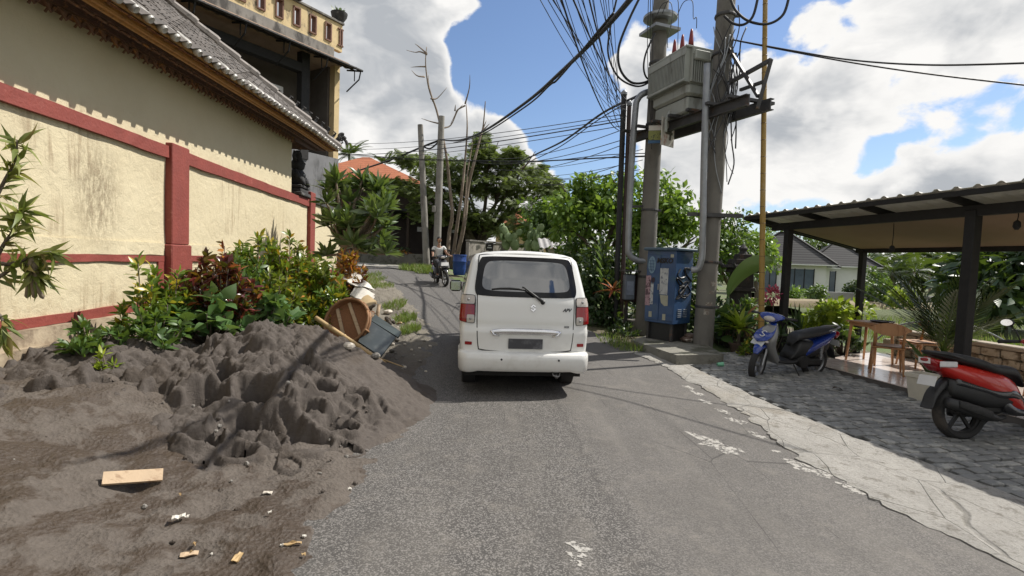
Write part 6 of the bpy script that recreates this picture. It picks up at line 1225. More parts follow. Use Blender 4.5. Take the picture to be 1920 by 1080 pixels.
obj("dead_leaf", mb, pm("dead_leaf", (.19, .15, .10), .8, .3, 10), br, True, world=True)
# ---- frangipani
fb = on_bank(640, 12.0); fb = Vector((P(642, 500, 12.4).x, 12.4, mudz(P(642, 500, 12.4).x, 12.4)))
fr_t = thing("frangipani_tree", "frangipani tree with whorls of long leaves leaning over the verge by the wall's end", "tree", fb); bpy.context.view_layer.update(); mb = MB(); tips = []
fk = P(655, 458, 12.3); mb.tube(catm([fb, P(640, 480, 12.4), fk], 5), [.12-.004*i for i in range(11)], 9)
for k in range(46):
    px = 612+RNG.uniform(0, 112); py = 338+RNG.uniform(0, 138)+max(0, abs(px-670)-40)*.6; tp = P(px, py, 12.3+RNG.uniform(-.8, .8)); tips.append(tp); mid = fk.lerp(tp, .55)+Vector((RNG.uniform(-.12, .12), RNG.uniform(-.1, .1), -.06)); mb.tube(catm([fk, mid, tp], 4), [.05-.0035*i for i in range(9)], 6)
obj("trunk", mb, BARKP, fr_t, True, world=True); per_ = 24; n = len(tips)*per_; tp = np.repeat(np.array([tuple(v) for v in tips]), per_, 0)-np.array(fb); ang = RNG.uniform(0, 6.283, n); el = RNG.uniform(-.05, 1.3, n); d = np.stack([np.cos(ang)*np.cos(el), np.sin(ang)*np.cos(el), np.sin(el)], 1)
leafobj("leaves", tmpl(.22, .2, .22, 4, (.5, 1, 1, .6)), tp, d, rdir(n, .4)+(0, 0, .5), RNG.uniform(.30, .52, n), L_FRA, fr_t)
# ---- house at the bend with the orange roof, dark shop front below
oy = 33.0; OT, t, b = newmat("orange_tile"); p = t.pos(obj_=True); st_ = t.math('FRACT', t.math('MULTIPLY', t.sep(p)[2], 5.5)); nn = t.noise(p, 2.2, 6, .7); t.link(t.mix(t.math('MULTIPLY', st_, .4), t.mix(nn, (.30, .085, .035), (.55, .21, .10)), (.15, .04, .02)), b.inputs[0]); b.inputs['Roughness'].default_value = .8; bump(t, b, t.noise(t.pos((1, 1, .3), True), 14, 3), .5, .05)
pk, el_, er_ = P(672, 291, oy+2), P(600, 345, oy), P(790, 340, oy-.5); hb_z = gz(pk.x, pk.y)
hs = thing("orange_roofed_house", "dark shop house at the road bend under a steep orange tiled roof", "house", (pk.x+1.5, oy+3, hb_z))
ez = er_.z-.15; x0, x1 = pk.x-4.2, er_.x+.3; y0, y1 = oy-.5, oy+7; rl = pk.x+.1; rr_ = pk.x+.6
mb = MB(); pz = pk.z; yr_ = oy+2.6; mb.add([(x0, y0, ez), (x1, y0, ez), (x1, y1, ez), (x0, y1, ez), (rl, yr_, pz), (rr_, yr_, pz)], [(0, 1, 5, 4), (1, 2, 5), (2, 3, 4, 5), (3, 0, 4)]); rf = obj("roof", mb, OT, hs, world=True)
for a, q in (((x0, y0, ez), (rl, yr_, pz)), ((x1, y0, ez), (rr_, yr_, pz))): mb = MB(); mb.tube([Vector(a)+Vector((0, 0, .05)), Vector(q)+Vector((0, 0, .05))], .16, 8); obj("hip_ridge", mb, OT, rf, world=True)
mb = MB(); mb.box(((x0+x1)/2, (y0+y1)/2+.3, (ez+hb_z)/2-.1), (x1-x0-1.2, y1-y0-1.2, ez-hb_z)); obj("wall", mb, pm("dark_brown_wall", (.035, .022, .016), .8, .35, 3), hs, world=True)
c_ = P(770, 430, 29.5); zz = gz(c_.x, c_.y); mb = MB(); mb.box((c_.x+.2, 31.2, zz+1.3), (7.2, .3, 3.0)); obj("shop_front", mb, pm("shop_front", (.03, .021, .018), .8, .4, 3), hs, world=True); mb = MB(); mb.box((c_.x+.2, 30.2, zz+2.9), (7.4, 2.4, .12)); obj("shop_awning", mb, pm("awning_dark", (.035, .038, .04), .7, .3, 3), hs, world=True)
for px in (735, 765, 845): q = P(px, 430, 29.1); mb = MB(); mb.box((q.x, 29.1, zz+1.4), (.14, .14, 2.9)); obj("shop_post", mb, pm("shop_post", (.05, .035, .025), .8) if not bpy.data.materials.get("shop_post") else bpy.data.materials["shop_post"], hs, world=True)
def board(label, px, py, y, w_, h_, mat, cat="sign", name="sign_board", frm=None, text=None, rz=0, tmat=None):
    q = P(px, py, y); t_ = thing(name, label, cat, q, rz); mb = MB(); mb.box((0, 0, 0), (w_, .04, h_)); obj("board", mb, mat, t_)
    if text: obj("lettering", text_mb(text[0], text[1], frame((0, -.024, 0), (1, 0, 0), (0, 0, 1)), .002), tmat or wht, t_)
    return t_
# four framed posters in a row on a rail
pr_ = thing("poster_rack", "white rack of four small framed posters standing above the hedge at the bend", "sign", P(698, 458, 27.5)); WFR = pm("rack_white", (.62, .62, .62), .5); PDK = pm("poster_grey", (.10, .11, .11), .6, .5, 9, c2=(.30, .30, .29), f2=(.5, .6), s2=9)
for k in range(4): mb = MB(); mb.box((-.54+.36*k, 0, 0), (.30, .02, .46)); obj("poster", mb, PDK, pr_)
mb = MB(); [mb.box((-.72+.36*k, -.02, 0), (.05, .05, .56)) for k in range(5)]; [mb.box((0, -.02, z), (1.49, .045, .05)) for z in (-.26, .26)]; mb.box((-.6, .0, -.6), (.05, .05, .8)); mb.box((.6, .0, -.6), (.05, .05, .8)); obj("rack_frame", mb, WFR, pr_)
board("tiny pale sign with two dark lines of writing under the dark awning", 788, 430, 28.8, .34, .26, wht, text=None); board("small pale sign behind the dead tree, under the dark awning", 852, 434, 28.6, .32, .16, wht)
# retaining wall, hedge, flowers
mb = MB(); qa, qb = P(668, 500, 27.2), P(792, 495, 26.3); za = gz(qa.x, 27.2); mb.bar(Vector((qa.x-6, 27.8, za+.28)), Vector((qb.x, 26.3, gz(qb.x, 26.3)+.28)), .3, .62); obj("retaining_wall", mb, pm("grey_block_wall", (.17, .165, .14), .9, .3, 2, .5, 12, c2=(.08, .08, .06), f2=(.5, .62)), None, top=("low grey retaining wall below the clipped hedge at the bend", "wall"))
def hedge(label, a, b_, w_, h, mat, n, size, name="hedge"):
    a, b_ = Vector(a), Vector(b_); c_ = (a+b_)/2; t_ = thing(name, label, "hedge", c_); bpy.context.view_layer.update(); d = (b_-a); u = RNG.uniform(0, 1, n); pts = np.array(a)+np.outer(u, np.array(d)); pts += np.stack([RNG.uniform(-w_/2, w_/2, n), RNG.uniform(-w_/2, w_/2, n), h*RNG.uniform(.05, 1, n)**.7], 1); leaves_on("leaves", t_, pts, rdir(n), mat, SMALL, size, .3); mb = MB()
    for i in range(9): q = a.lerp(b_, (i+.5)/9); mb.tube([q, q+Vector((.05, 0, h*.7))], .02, 5)
    obj("stems", mb, BARK, t_, world=True); return t_
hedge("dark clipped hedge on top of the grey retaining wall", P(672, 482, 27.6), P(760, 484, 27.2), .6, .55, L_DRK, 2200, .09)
croton("orange-flowered plant on the retaining wall, right of the clipped hedge", P(758, 484, 26.6), .42, .45, L_ORA, 14, .14, 12, "flowering plant", None, "flowering_plant")
# ---- feathery tree over the bend
ty = 29.5; tb = P(900, 470, ty); tb.z = gz(tb.x, ty); ft = thing("feathery_tree", "wide dark feathery-leaved tree spreading in tiers over the road bend", "tree", tb); bpy.context.view_layer.update(); C = []; rad = []
for px, py, w_ in ((800, 300, 30), (815, 320, 45), (770, 348, 30), (840, 300, 40), (880, 310, 45), (920, 300, 40), (905, 275, 14), (912, 295, 22), (960, 325, 55), (1000, 340, 40), (975, 360, 50), (930, 350, 60), (880, 350, 60), (820, 360, 60), (790, 380, 40), (860, 390, 60), (930, 395, 55), (985, 385, 40), (955, 305, 25), (965, 290, 14), (1020, 350, 22), (745, 345, 16), (800, 400, 45), (900, 420, 40), (960, 430, 40), (1000, 415, 30), (835, 335, 55), (895, 330, 55), (905, 262, 7), (900, 285, 16), (966, 282, 8), (1012, 318, 10), (1030, 335, 12), (1040, 360, 10), (760, 296, 10)):
    for k in range(4): C.append(P(px+RNG.uniform(-.6, .6)*w_, py+RNG.uniform(-8, 10), ty+RNG.uniform(-2.4, 2.4))); rad.append(w_*ty/960*RNG.uniform(.6, 1.0))
Cn = np.array([tuple(c) for c in C]); n = 9000; k = RNG.integers(0, len(Cn), n); a = RNG.uniform(0, 6.283, n); r_ = np.sqrt(RNG.uniform(0, 1, n)); rd = np.array(rad)[k]; pts = Cn[k]+np.stack([np.cos(a)*r_*rd, np.sin(a)*r_*rd, -.22*r_*r_*rd+RNG.normal(0, .10, n)], 1); dd_ = np.stack([np.cos(a), np.sin(a), RNG.uniform(-.35, .25, n)], 1)+RNG.normal(0, .25, (n, 3))
leafobj("crown", FEATH, pts-np.array(tb), dd_, rdir(n, 2.2), RNG.uniform(.22, .52, n), L_FEA, ft); limbs(tb, [tuple(c) for c in Cn[RNG.choice(len(Cn), 16, False)]], .24, BARK, ft, .38)
# bare dead trees
def bare(label, paths, r_, y, mat=BARKP):
    b0 = P(*paths[0][0], y); b0.z = gz(b0.x, y)-.05; t_ = thing("dead_tree", label, "tree", b0); bpy.context.view_layer.update(); first = True
    for pth in paths:
        pts = catm([P(px, py, y+.25*math.sin(px*.13+py*.07)) for px, py in pth], 4); mb = MB(); w_ = r_ if first else r_*.42; n_ = len(pts); mb.tube(pts, [w_*(1.0-.82*i/(n_-1)) for i in range(n_)], 8); obj("trunk" if first else "branch", mb, mat, t_, True, world=True); first = False
    return t_
bare("tall bare dead tree with crooked branches rising beside the bend pole", [[(838, 500), (842, 440), (848, 400), (842, 340), (838, 300), (830, 255), (818, 205), (804, 165), (798, 120), (800, 88)], [(825, 232), (808, 228), (790, 222)], [(829, 240), (845, 235), (858, 208), (868, 196)], [(799, 125), (785, 125), (770, 126)], [(800, 102), (788, 97), (778, 98), (762, 94)], [(800, 100), (786, 88), (778, 82)], [(796, 144), (782, 142), (772, 132)], [(808, 185), (820, 184), (838, 164)], [(812, 190), (804, 160), (803, 140)]], .105, 25.2)
bare("bare dead tree with two upright whip-like stems, right of the crooked one", [[(846, 505), (856, 430), (866, 360), (872, 300), (876, 240), (874, 195)], [(872, 195), (880, 165), (881, 140)], [(872, 198), (858, 206), (853, 216), (845, 232)], [(853, 208), (854, 196)]], .105, 25.6)
bare("leaning bare dead tree with three thin shoots, rightmost of the dead trees", [[(850, 505), (862, 460), (872, 410), (878, 350), (890, 300), (900, 260), (906, 236), (910, 190)], [(868, 430), (876, 330), (884, 280), (886, 258)], [(903, 248), (912, 226)], [(904, 246), (918, 232)]], .12, 25.4)
# ---- wall, cactus, bin, sign on the right of the bend behind the van
wy = 22.5; a, q = P(875, 505, wy), P(1015, 510, wy+4.5); zt = P(900, 454, wy).z; gwz = thing("concrete_wall", "stained grey concrete wall behind the van roof at the bend", "wall", Vector((a.x, wy, gz(a.x, wy)-.1))); bpy.context.view_layer.update()
WST = pm("stained_wall", (.30, .275, .24), .9, .25, 2, .4, 15, c2=(.12, .105, .085), f2=(.48, .64), s2=2, strk=(1, 1, .35)); mb = MB(); mb.bar(Vector((a.x, wy, (zt+.2)/2)), Vector((q.x, wy+4.5, (zt+.2)/2)), .18, zt-.2); obj("wall", mb, WST, gwz, world=True)
mb = MB(); mb.bar(Vector((a.x, wy, zt+.06)), Vector((q.x, wy+4.5, zt+.06)), .26, .07); obj("coping", mb, GREYC, gwz, world=True)
cc = P(975, 462, 22.8); ct_ = thing("prickly_pear", "pale green prickly pear cactus above the concrete wall", "cactus", (cc.x, cc.y, zt-.3)); bpy.context.view_layer.update(); mb = MB(); rr = random.Random(2)
def pad(o, r_, az, tl, dep):
    M = Matrix.Rotation(az, 3, 'Z') @ Matrix.Rotation(tl, 3, 'Y'); c_ = o+M @ Vector((0, 0, r_*.95)); mb.ball(c_, r_, 12, 8, (.82, .16, 1.0), M)
    if dep: [pad(c_+M @ Vector((rr.uniform(-.6, .6)*r_, 0, r_*.75)), r_*rr.uniform(.7, .9), az+rr.uniform(-.9, .9), tl+rr.uniform(-.8, .8), dep-1) for _ in range(2)]
for dx in (-.55, -.15, .3, .65): pad(Vector((cc.x+dx, cc.y+rr.uniform(-.2, .2), zt-.28)), .27, rr.uniform(-.6, .6), rr.uniform(-.4, .4), 2)
obj("pads", mb, pm("cactus_green", (.13, .19, .075), .6, .25, 5, c2=(.20, .26, .12), f2=(.5, .65)), ct_, True, world=True)
bs = thing("blue_barrel", "blue plastic barrel at the foot of the concrete wall by the bend", "barrel", Vector((P(861, 510, 22).x, 22, gz(P(861, 510, 22).x, 22)))); mb = MB(); mb.lathe([(.23, 0), (.27, .1), (.285, .3), (.285, .55), (.30, .57), (.30, .6), (.285, .62), (.29, .82), (.31, .84), (.30, .88), (.26, .88), (.25, .5)], n=20); obj("barrel", mb, pm("barrel_blue", (.012, .05, .22), .4, .2, 3), bs, ang=40)
sb_ = board("small black sign board with two white lines hung on the concrete wall", 918, 463, 22.2, .32, .34, BLK, text=("THE\nGARDEN", .07) if False else None); mb = MB(); mb.box((0, -.024, .06), (.12, .006, .035)); mb.box((0, -.024, -.03), (.2, .006, .05)); obj("painted_lines", mb, wht, sb_)
sd = thing("shed", "little pale shed with a corrugated roof among the trees right of the van roof", "shed", Vector((P(1068, 480, 19).x, 19.4, gz(2, 19)-.1))); bpy.context.view_layer.update(); q = P(1068, 470, 19); mb = MB(); mb.box((q.x+.4, 20.0, q.z-.9), (2.2, 1.6, 1.9)); obj("wall", mb, pm("shed_wall", (.40, .37, .33), .85, .2, 2), sd, world=True)
mb = MB(); mb.grid(lambda u, v: Vector((q.x-1.1+2.8*u, 19.0+2.2*v, q.z+.12+.45*v-.12*abs(u-.5)+.022*math.sin(u*80))), 90, 2); obj("roof", mb, pm("shed_roof", (.30, .29, .28), .7, .25, 4), sd, world=True)
rf2 = P(985, 405, 40); h2 = thing("orange_roofed_house", "orange hipped roof showing through the trees above the cactus", "house", Vector((rf2.x, 41, gz(rf2.x, 40)))); bpy.context.view_layer.update(); mb = MB(); mb.add([(rf2.x-2.8, 38.5, rf2.z-.9), (rf2.x+2.6, 38.5, rf2.z-1.0), (rf2.x+2.6, 44, rf2.z-1), (rf2.x-2.8, 44, rf2.z-1), (rf2.x-.5, 41, rf2.z+.7)], [(0, 1, 4), (1, 2, 4), (2, 3, 4), (3, 0, 4)]); obj("roof", mb, OT, h2, world=True); mb = MB(); mb.box((rf2.x, 41.2, (rf2.z-1+h2.location.z)/2), (4.4, 4.4, rf2.z-1-h2.location.z)); obj("wall", mb, OLDCR, h2, world=True)
# ---- trees and shrubs right of the road
def px_c(px, py, y, rx, ry=None, rz_=None): p = P(px, py, y); k = y/960; return (tuple(p), (rx*k, (ry or rx)*k, (rz_ or rx)*k))
def gb(px, y): x = P(px, 560, y).x; return Vector((x, y, gz(x, y)-.05))
tree("broadleaf_tree", "bright green broad-leaved tree behind the black pipe posts", gb(1140, 15.5), [px_c(1110, 385, 15.5, 62, 60, 45), px_c(1175, 350, 15.5, 45, 50, 24), px_c(1075, 420, 15, 40, 45, 30), px_c(1160, 410, 15.5, 60, 60, 40), px_c(1090, 370, 16, 34, 40, 24)], L_BRI, 4200, .19, .42, 60, .13, flat=.75)
tree("broadleaf_tree", "loose bright tree with leafy arms between the two concrete poles", gb(1265, 15), [px_c(1255, 395, 15, 55, 50, 40), px_c(1290, 420, 15, 40, 45, 28), px_c(1235, 350, 15, 32, 36, 20), px_c(1205, 430, 15, 46, 46, 40)], L_BRI, 2600, .19, .38, 46, .11, flat=.75)
tree("broadleaf_tree", "thin tall tree with small leaves right of the right concrete pole", gb(1375, 17), [px_c(1365, 440, 17, 38, 40, 36), px_c(1390, 415, 17, 24, 30, 20), px_c(1345, 470, 16.5, 40, 40, 30), px_c(1380, 500, 16, 40, 36, 30)], L_MID, 2600, .15, .4, 44, .09)
tree("broadleaf_tree", "dark round tree behind the prickly pear and the shed", gb(1035, 24), [px_c(1035, 415, 24, 52, 50, 38), px_c(1010, 440, 24, 40, 40, 26), px_c(1070, 440, 24, 40, 40, 30)], L_MID, 3000, .22, .5, 44, .16)
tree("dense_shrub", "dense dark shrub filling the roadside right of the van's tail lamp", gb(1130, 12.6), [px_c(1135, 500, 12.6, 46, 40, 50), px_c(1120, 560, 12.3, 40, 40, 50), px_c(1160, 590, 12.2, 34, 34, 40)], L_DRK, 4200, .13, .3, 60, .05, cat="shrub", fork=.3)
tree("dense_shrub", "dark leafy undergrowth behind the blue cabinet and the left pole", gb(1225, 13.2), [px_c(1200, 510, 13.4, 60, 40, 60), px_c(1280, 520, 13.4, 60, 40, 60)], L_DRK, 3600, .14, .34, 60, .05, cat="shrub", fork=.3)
tree("dense_shrub", "mid-green shrub beyond the van roof, under the feathery tree", gb(1060, 17.5), [px_c(1090, 470, 16.5, 40, 40, 40), px_c(1050, 500, 16, 40, 40, 40), px_c(1105, 520, 15.5, 30, 36, 50)], L_MID, 3000, .15, .36, 50, .06, cat="shrub", fork=.3)
def palm_plant(label, base, n_, L_, mat, T, el0=.2, el1=1.3, cat="plant", name="plant", group=None, pot=None, wid=1.0, hz_=0.0, stemr=.0):
    base = Vector(base); t_ = thing(name, label, cat, base, 0, group); a = RNG.uniform(0, 6.283, n_); el = RNG.uniform(el0, el1, n_); d = np.stack([np.cos(a)*np.cos(el), np.sin(a)*np.cos(el), np.sin(el)], 1); up_ = np.stack([-np.cos(a)*np.sin(el), -np.sin(a)*np.sin(el), np.cos(el)], 1); z0 = (pot[1] if pot else 0)+hz_
    leafobj("leaves", T, np.tile((0, 0, z0), (n_, 1))+d*.03, d, up_, L_*RNG.uniform(.7, 1.1, n_), mat, t_, wid)
    if stemr: mb = MB(); mb.tube([(0, 0, 0), (0, 0, z0+.02)], stemr, 7); obj("stem", mb, BARK, t_)
    if pot: mb = MB(); r_, h = pot; mb.lathe([(r_*.7, 0), (r_*.95, h*.85), (r_*1.05, h*.86), (r_*1.05, h), (r_*.9, h), (r_*.85, h*.9)], n=16); mb.lathe([(.001, h*.9), (r_*.87, h*.9)], n=16, cap=False); obj("pot", mb, pm("clay_pot_%s" % len(bpy.data.materials), (.09, .06, .045), .85, .3, 6), t_, ang=40)
    return t_
palm_plant("tall pale-ribbed plant with feathered leaves standing right of the van", gb(1133, 12.0)+Vector((0, -.2, .35)), 1, 1.75, L_POT, frond_t(8, .035, .30, .05, 55, .008), 1.45, 1.55, name="feathered_plant", stemr=.02)
palm_plant("red and pink bromeliad rosette at the roadside right of the van", P(1150, 548, 11.4), 34, .36, leafmat("bromeliad", (0.462, 0.066, 0.044), (0.55, 0.22, 0.143), rough=.3, c3=(.12, .14, .05), f3=.7), LONG, .1, 1.3, name="bromeliad")
croton("low dark glossy weeds at the road edge below the bromeliad", Vector((P(1165, 620, 11).x, 11, .1)), .42, .38, L_DRK, 18, .13, 12); croton("small pale-leaved weed on the kerb in front of the footing", Vector((gnd(1180, 655).x, gnd(1180, 655).y, 0)), .14, .2, L_POT, 8, .09, 7, name="weed", cat="weed")
# ---- planting around the bamboo pole
pf = thing("banana_plant", "young banana plant with one long arching pale leaf left of the bamboo pole", "plant", gb(1362, 10.6)); bpy.context.view_layer.update(); mb = MB(); sp_c = catm([P(1362, 600, 10.6), P(1366, 560, 10.5), P(1378, 530, 10.4), P(1402, 504, 10.2), P(1430, 490, 10.0), P(1452, 488, 9.9)], 6)
def lf(u, v): i = min(len(sp_c)-1, int(v*(len(sp_c)-1))); w_ = .17*max(.03, math.sin(math.pi*min(1, max(0, (v-.22)/.78)))**.6) if v > .22 else .03; tn_ = (sp_c[min(i+1, len(sp_c)-1)]-sp_c[max(0, i-1)]).normalized(); sd_ = tn_.cross(Vector((.3, -.9, .35))).normalized(); return sp_c[i]+sd_*w_*(u*2-1)*1.0+Vector((0, .06*abs(u*2-1), .0))
mb.grid(lf, 7, len(sp_c)); obj("leaf", mb, leafmat("banana_leaf", (0.15, 0.24, 0.075), (0.195, 0.285, 0.09), rough=.3, tr=.3), pf, True, world=True); mb = MB(); mb.tube([P(1362, 640, 10.6), P(1362, 600, 10.6), P(1366, 560, 10.5)], [.07, .05, .03], 8); obj("stem", mb, L_POT, pf, True, world=True)
croton("broad-leaved green plant with white blooms beside the right concrete pole", gb(1372, 10.3), .95, .30, L_POT, 14, .26, 6, "plant", None, "leafy_plant", HEART, .3)
palm_plant("potted dracaena with yellow-green strap leaves beside the bamboo pole", Vector((P(1384, 650, 9.9).x, 9.9, .05)), 40, .52, L_YEL, LONG, .35, 1.45, name="dracaena", pot=(.17, .26), hz_=.22, stemr=.03)
croton("orange-pink leafed plant just behind the yellow-green dracaena", Vector((P(1393, 640, 10.4).x, 10.4, .1)), .85, .14, leafmat("salmon_leaf", (0.418, 0.176, 0.077), (0.528, 0.308, 0.154)), 5, .3, 6, "plant", None, "cordyline", LONG, .6)
croton("small bushy plant at the foot of the bamboo pole", Vector((P(1408, 655, 9.4).x, 9.4, .03)), .42, .22, L_CRO, 16, .12, 12); croton("dark spiky foliage behind the blue scooter's handlebar", Vector((P(1450, 640, 10.2).x, 10.2, .05)), .8, .34, L_DRK, 18, .28, 10, "shrub", None, "spiky_shrub", LONG, .7); croton("loose green shrub in front of the dark stone shrine", Vector((P(1392, 640, 11.1).x, 11.1, .1)), 1.15, .36, L_MID, 26, .17, 12); croton("dark foliage low between the right pole and the dracaena", Vector((P(1350, 640, 10.7).x, 10.7, .1)), .6, .4, L_DRK, 20, .18, 12)
fl = thing("pink_orchid", "cluster of bright pink flowers right of the bamboo pole", "flower", P(1449, 575, 10.3)); bpy.context.view_layer.update(); n = 150; q = rdir(n); leafobj("petals", SMALL, q*np.array((.14, .14, .17))*RNG.uniform(.3, 1, (n, 1))+(0, 0, .24), q, rdir(n), RNG.uniform(.05, .09, n), leafmat("pink_petal", (0.682, 0.055, 0.176), (0.75, 0.154, 0.308)), fl); mb = MB(); mb.tube([(0, 0, -.6), (.02, 0, -.2), (0, 0, .2)], .01, 5); mb.ball((0, 0, -.62), .12, 8, 6, (1, 1, .8)); obj("stem", mb, BARK, fl, True)
shr = thing("stone_shrine", "dark carved stone shrine among the plants behind the bamboo pole", "shrine", gb(1388, 11.8)); shr.scale = (.62, .62, .82); mb = MB()
for z, w_, h in ((.0, .95, .3), (.3, .75, .25), (.55, .6, .75), (1.3, .8, .12), (1.42, .66, .4), (1.82, .9, .12), (1.94, 1.1, .1), (2.04, .8, .16), (2.2, .5, .14)): mb.box((0, 0, z+h/2), (w_, w_, h), taper=.94, bev=.02)
obj("tiers", mb, pm("shrine_stone", (.045, .038, .034), .9, .4, 6, .8, 25, c2=(.09, .055, .04), f2=(.55, .68)), shr); mb = MB()
for sx in (-1, 1):
    for sy in (-1, 1): mb = MB(); mb.tube([(sx*.5, sy*.5, 1.98), (sx*.58, sy*.58, 2.06), (sx*.56, sy*.56, 2.2)], [.07, .05, .01], 6); obj("roof_horn", mb, DARKSTONE, shr)
mb = MB(); mb.lathe([(.2, 2.3), (.12, 2.42), (.16, 2.5), (.03, 2.62)], n=10); obj("finial", mb, DARKSTONE, shr)
for i, (px, py, y) in enumerate(((1386, 672, 9.6), (1412, 668, 9.7))): mb = MB(); q = Vector((P(px, py, y).x, y, 0)); mb.box(q+Vector((0, 0, .06)), (.45, .16, .14), R(8*i-10), bev=.02); obj("kerb_stone", mb, CONC, None, top=(("grey kerb block lying under the yellow-green dracaena's pot", "grey kerb block at the foot of the bamboo pole")[i], "kerb stone"))
# ---- behind and inside the cafe
tree("dense_shrub", "lime-green leafy shrub behind the blue scooter's seat", Vector((P(1560, 600, 10.9).x, 10.9, .1)), [px_c(1560, 600, 10.9, 38, 38, 34), px_c(1530, 610, 10.7, 26, 30, 28), px_c(1590, 590, 11, 26, 26, 26)], L_YEL, 1500, .13, .22, 34, .03, cat="shrub", fork=.3)
palm_plant("dark upright snake plant between the left cafe post and the lime shrub", Vector((P(1497, 620, 10.6).x, 10.6, .1)), 9, .95, L_DRK, tmpl(.1, .2, .05), 1.3, 1.55, name="snake_plant"); croton("shadowed broad-leaved plant under the lime shrub beside the small table", Vector((P(1580, 660, 10.2).x, 10.2, .1)), .6, .3, L_DRK, 18, .2, 9)
palm_plant("potted palm with stiff dark fronds beside the right cafe post", Vector((P(1768, 660, 8.3).x, 8.3, .14)), 26, 1.5, leafmat("potted_palm_leaf", (.03, .06, .016), (.07, .10, .03), tr=.2), frond_t(16, .012, .26, .30, 40, .007), .85, 1.5, name="potted_palm", pot=(.2, .34), stemr=.03)
palm_plant("small dark spiky plant by the terrace, left of the potted palm", Vector((P(1742, 690, 8.0).x, 8.0, .14)), 7, .6, L_DRK, LONG, 1.1, 1.5, name="spiky_plant")
tree("dense_tree", "big dark banana-leaved thicket at the right photo edge beyond the cafe", Vector((P(1890, 560, 17).x, 17, -.1)), [px_c(1880, 520, 17, 75, 70, 50), px_c(1930, 500, 17, 70, 60, 50), px_c(1840, 570, 16, 46, 46, 36)], L_DRK, 2200, .62, .8, 34, .12, T=tmpl(.3, .15, .4, 4), fork=.4)
# coconut palms
def coco(label, px, py, y, group=None, L_=2.6, n_=26, lean=.0):
    tpz = P(px, py, y); b0 = Vector((tpz.x-lean, y, gz(tpz.x, y)-.1)); t_ = thing("coconut_palm", label, "palm tree", b0, 0, group); h = tpz.z-b0.z; mb = MB(); mb.tube(catm([Vector((0, 0, 0)), Vector((lean*.4, 0, h*.5)), Vector((lean, 0, h))], 5), [.2-.008*i for i in range(11)], 7); obj("trunk", mb, BARKP, t_, True)
    a = RNG.uniform(0, 6.283, n_); el = RNG.uniform(-.5, 1.2, n_); d = np.stack([np.cos(a)*np.cos(el), np.sin(a)*np.cos(el), np.sin(el)], 1); up_ = np.stack([-np.cos(a)*np.sin(el), -np.sin(a)*np.sin(el), np.cos(el)], 1); leafobj("crown", frond_t(18, .022, .30, .6, 60, .01), np.tile((lean, 0, h), (n_, 1)), d, up_, L_*RNG.uniform(.75, 1.1, n_), L_PAL, t_); return t_
coco("coconut palm rising behind the orange roof beside the cream building", 655, 290, 55, None, 2.3, 22); coco("half-hidden coconut palm behind the right slope of the orange roof", 722, 308, 70, None, 2.4, 20)
for px, py, y in ((1545, 478, 85), (1570, 488, 78), (1625, 484, 82), (1655, 480, 74), (1690, 486, 88), (1705, 474, 70), (1740, 482, 80), (1765, 490, 66), (1820, 486, 78), (1850, 480, 70), (1885, 476, 84), (1910, 484, 72), (1640, 505, 60), (1672, 512, 56), (1715, 510, 58), (1860, 505, 50)): coco("coconut palm in the far grove beyond the field", px, py, y, "coconut palms in the far grove", 3.4, 24, RNG.uniform(-1, 1))
for px, py, y, s in ((1555, 490, 95, 20), (1590, 500, 92, 24), (1615, 505, 90, 22), (1650, 505, 95, 26), (1690, 510, 95, 28), (1730, 505, 95, 26), (1770, 510, 92, 28), (1815, 510, 90, 28), (1860, 500, 95, 30), (1905, 505, 92, 28), (1945, 500, 90, 28), (1520, 478, 70, 26), (1480, 470, 75, 30)):
    tree("grove_tree", "round dark tree in the far grove beyond the field", Vector((P(px, 540, y).x, y, gz(P(px, 540, y).x, y))), [px_c(px, py, y, s*1.15, s, s*1.0)], L_FAR, 1100, .6, 1.1, 20, .25, fork=.4, group="round trees in the far grove")
for px, py, y, s, m_, lb in ((1500, 448, 64, 30, L_MID, "leafy tree behind the hipped villa, left of the far grove"), (1450, 440, 60, 30, L_MID, "tree crown showing between the bamboo pole and the left cafe post"), (1420, 460, 26, 30, L_BRI, "light green tree left of the bamboo pole under the cafe eave")): tree("broadleaf_tree", lb, Vector((P(px, 540, y).x, y, gz(P(px, 540, y).x, y))), [px_c(px, py, y, s, s, s*.8), px_c(px+s*.5, py+22, y, s*.8, s, s*.7), px_c(px-s*.6, py+28, y, s*.7, s, s*.6)], m_, 1700, .24, .5, 34, .12)
for px, py, y, s, m_, lb in ((1655, 548, 30, 22, L_MID, "leafy shrub at the field edge right of the pyramid-roofed villa"), (1690, 560, 26, 16, L_YEL, "lime-coloured bush in the field left of the potted palm"), (1640, 520, 34, 18, L_MID, "young broad tree right of the middle cafe post"), (1630, 545, 32, 16, L_DRK, "dark bush beside the middle cafe post in the field"), (1530, 552, 33, 14, L_MID, "bush before the barred villa windows"), (1850, 585, 20, 26, L_DRK, "dark bush below the banana thicket in the field"), (1600, 540, 38, 10, L_DRK, "small dark bush before the pyramid-roofed villa"), (1490, 556, 36, 12, L_BRI, "light green bush before the hipped villa's big window")): tree("field_shrub", lb, Vector((P(px, 560, y).x, y, gz(P(px, 560, y).x, y))), [px_c(px, py, y, s, s, s)], m_, 700, .2, .35, 18, .05, cat="shrub", fork=.3)
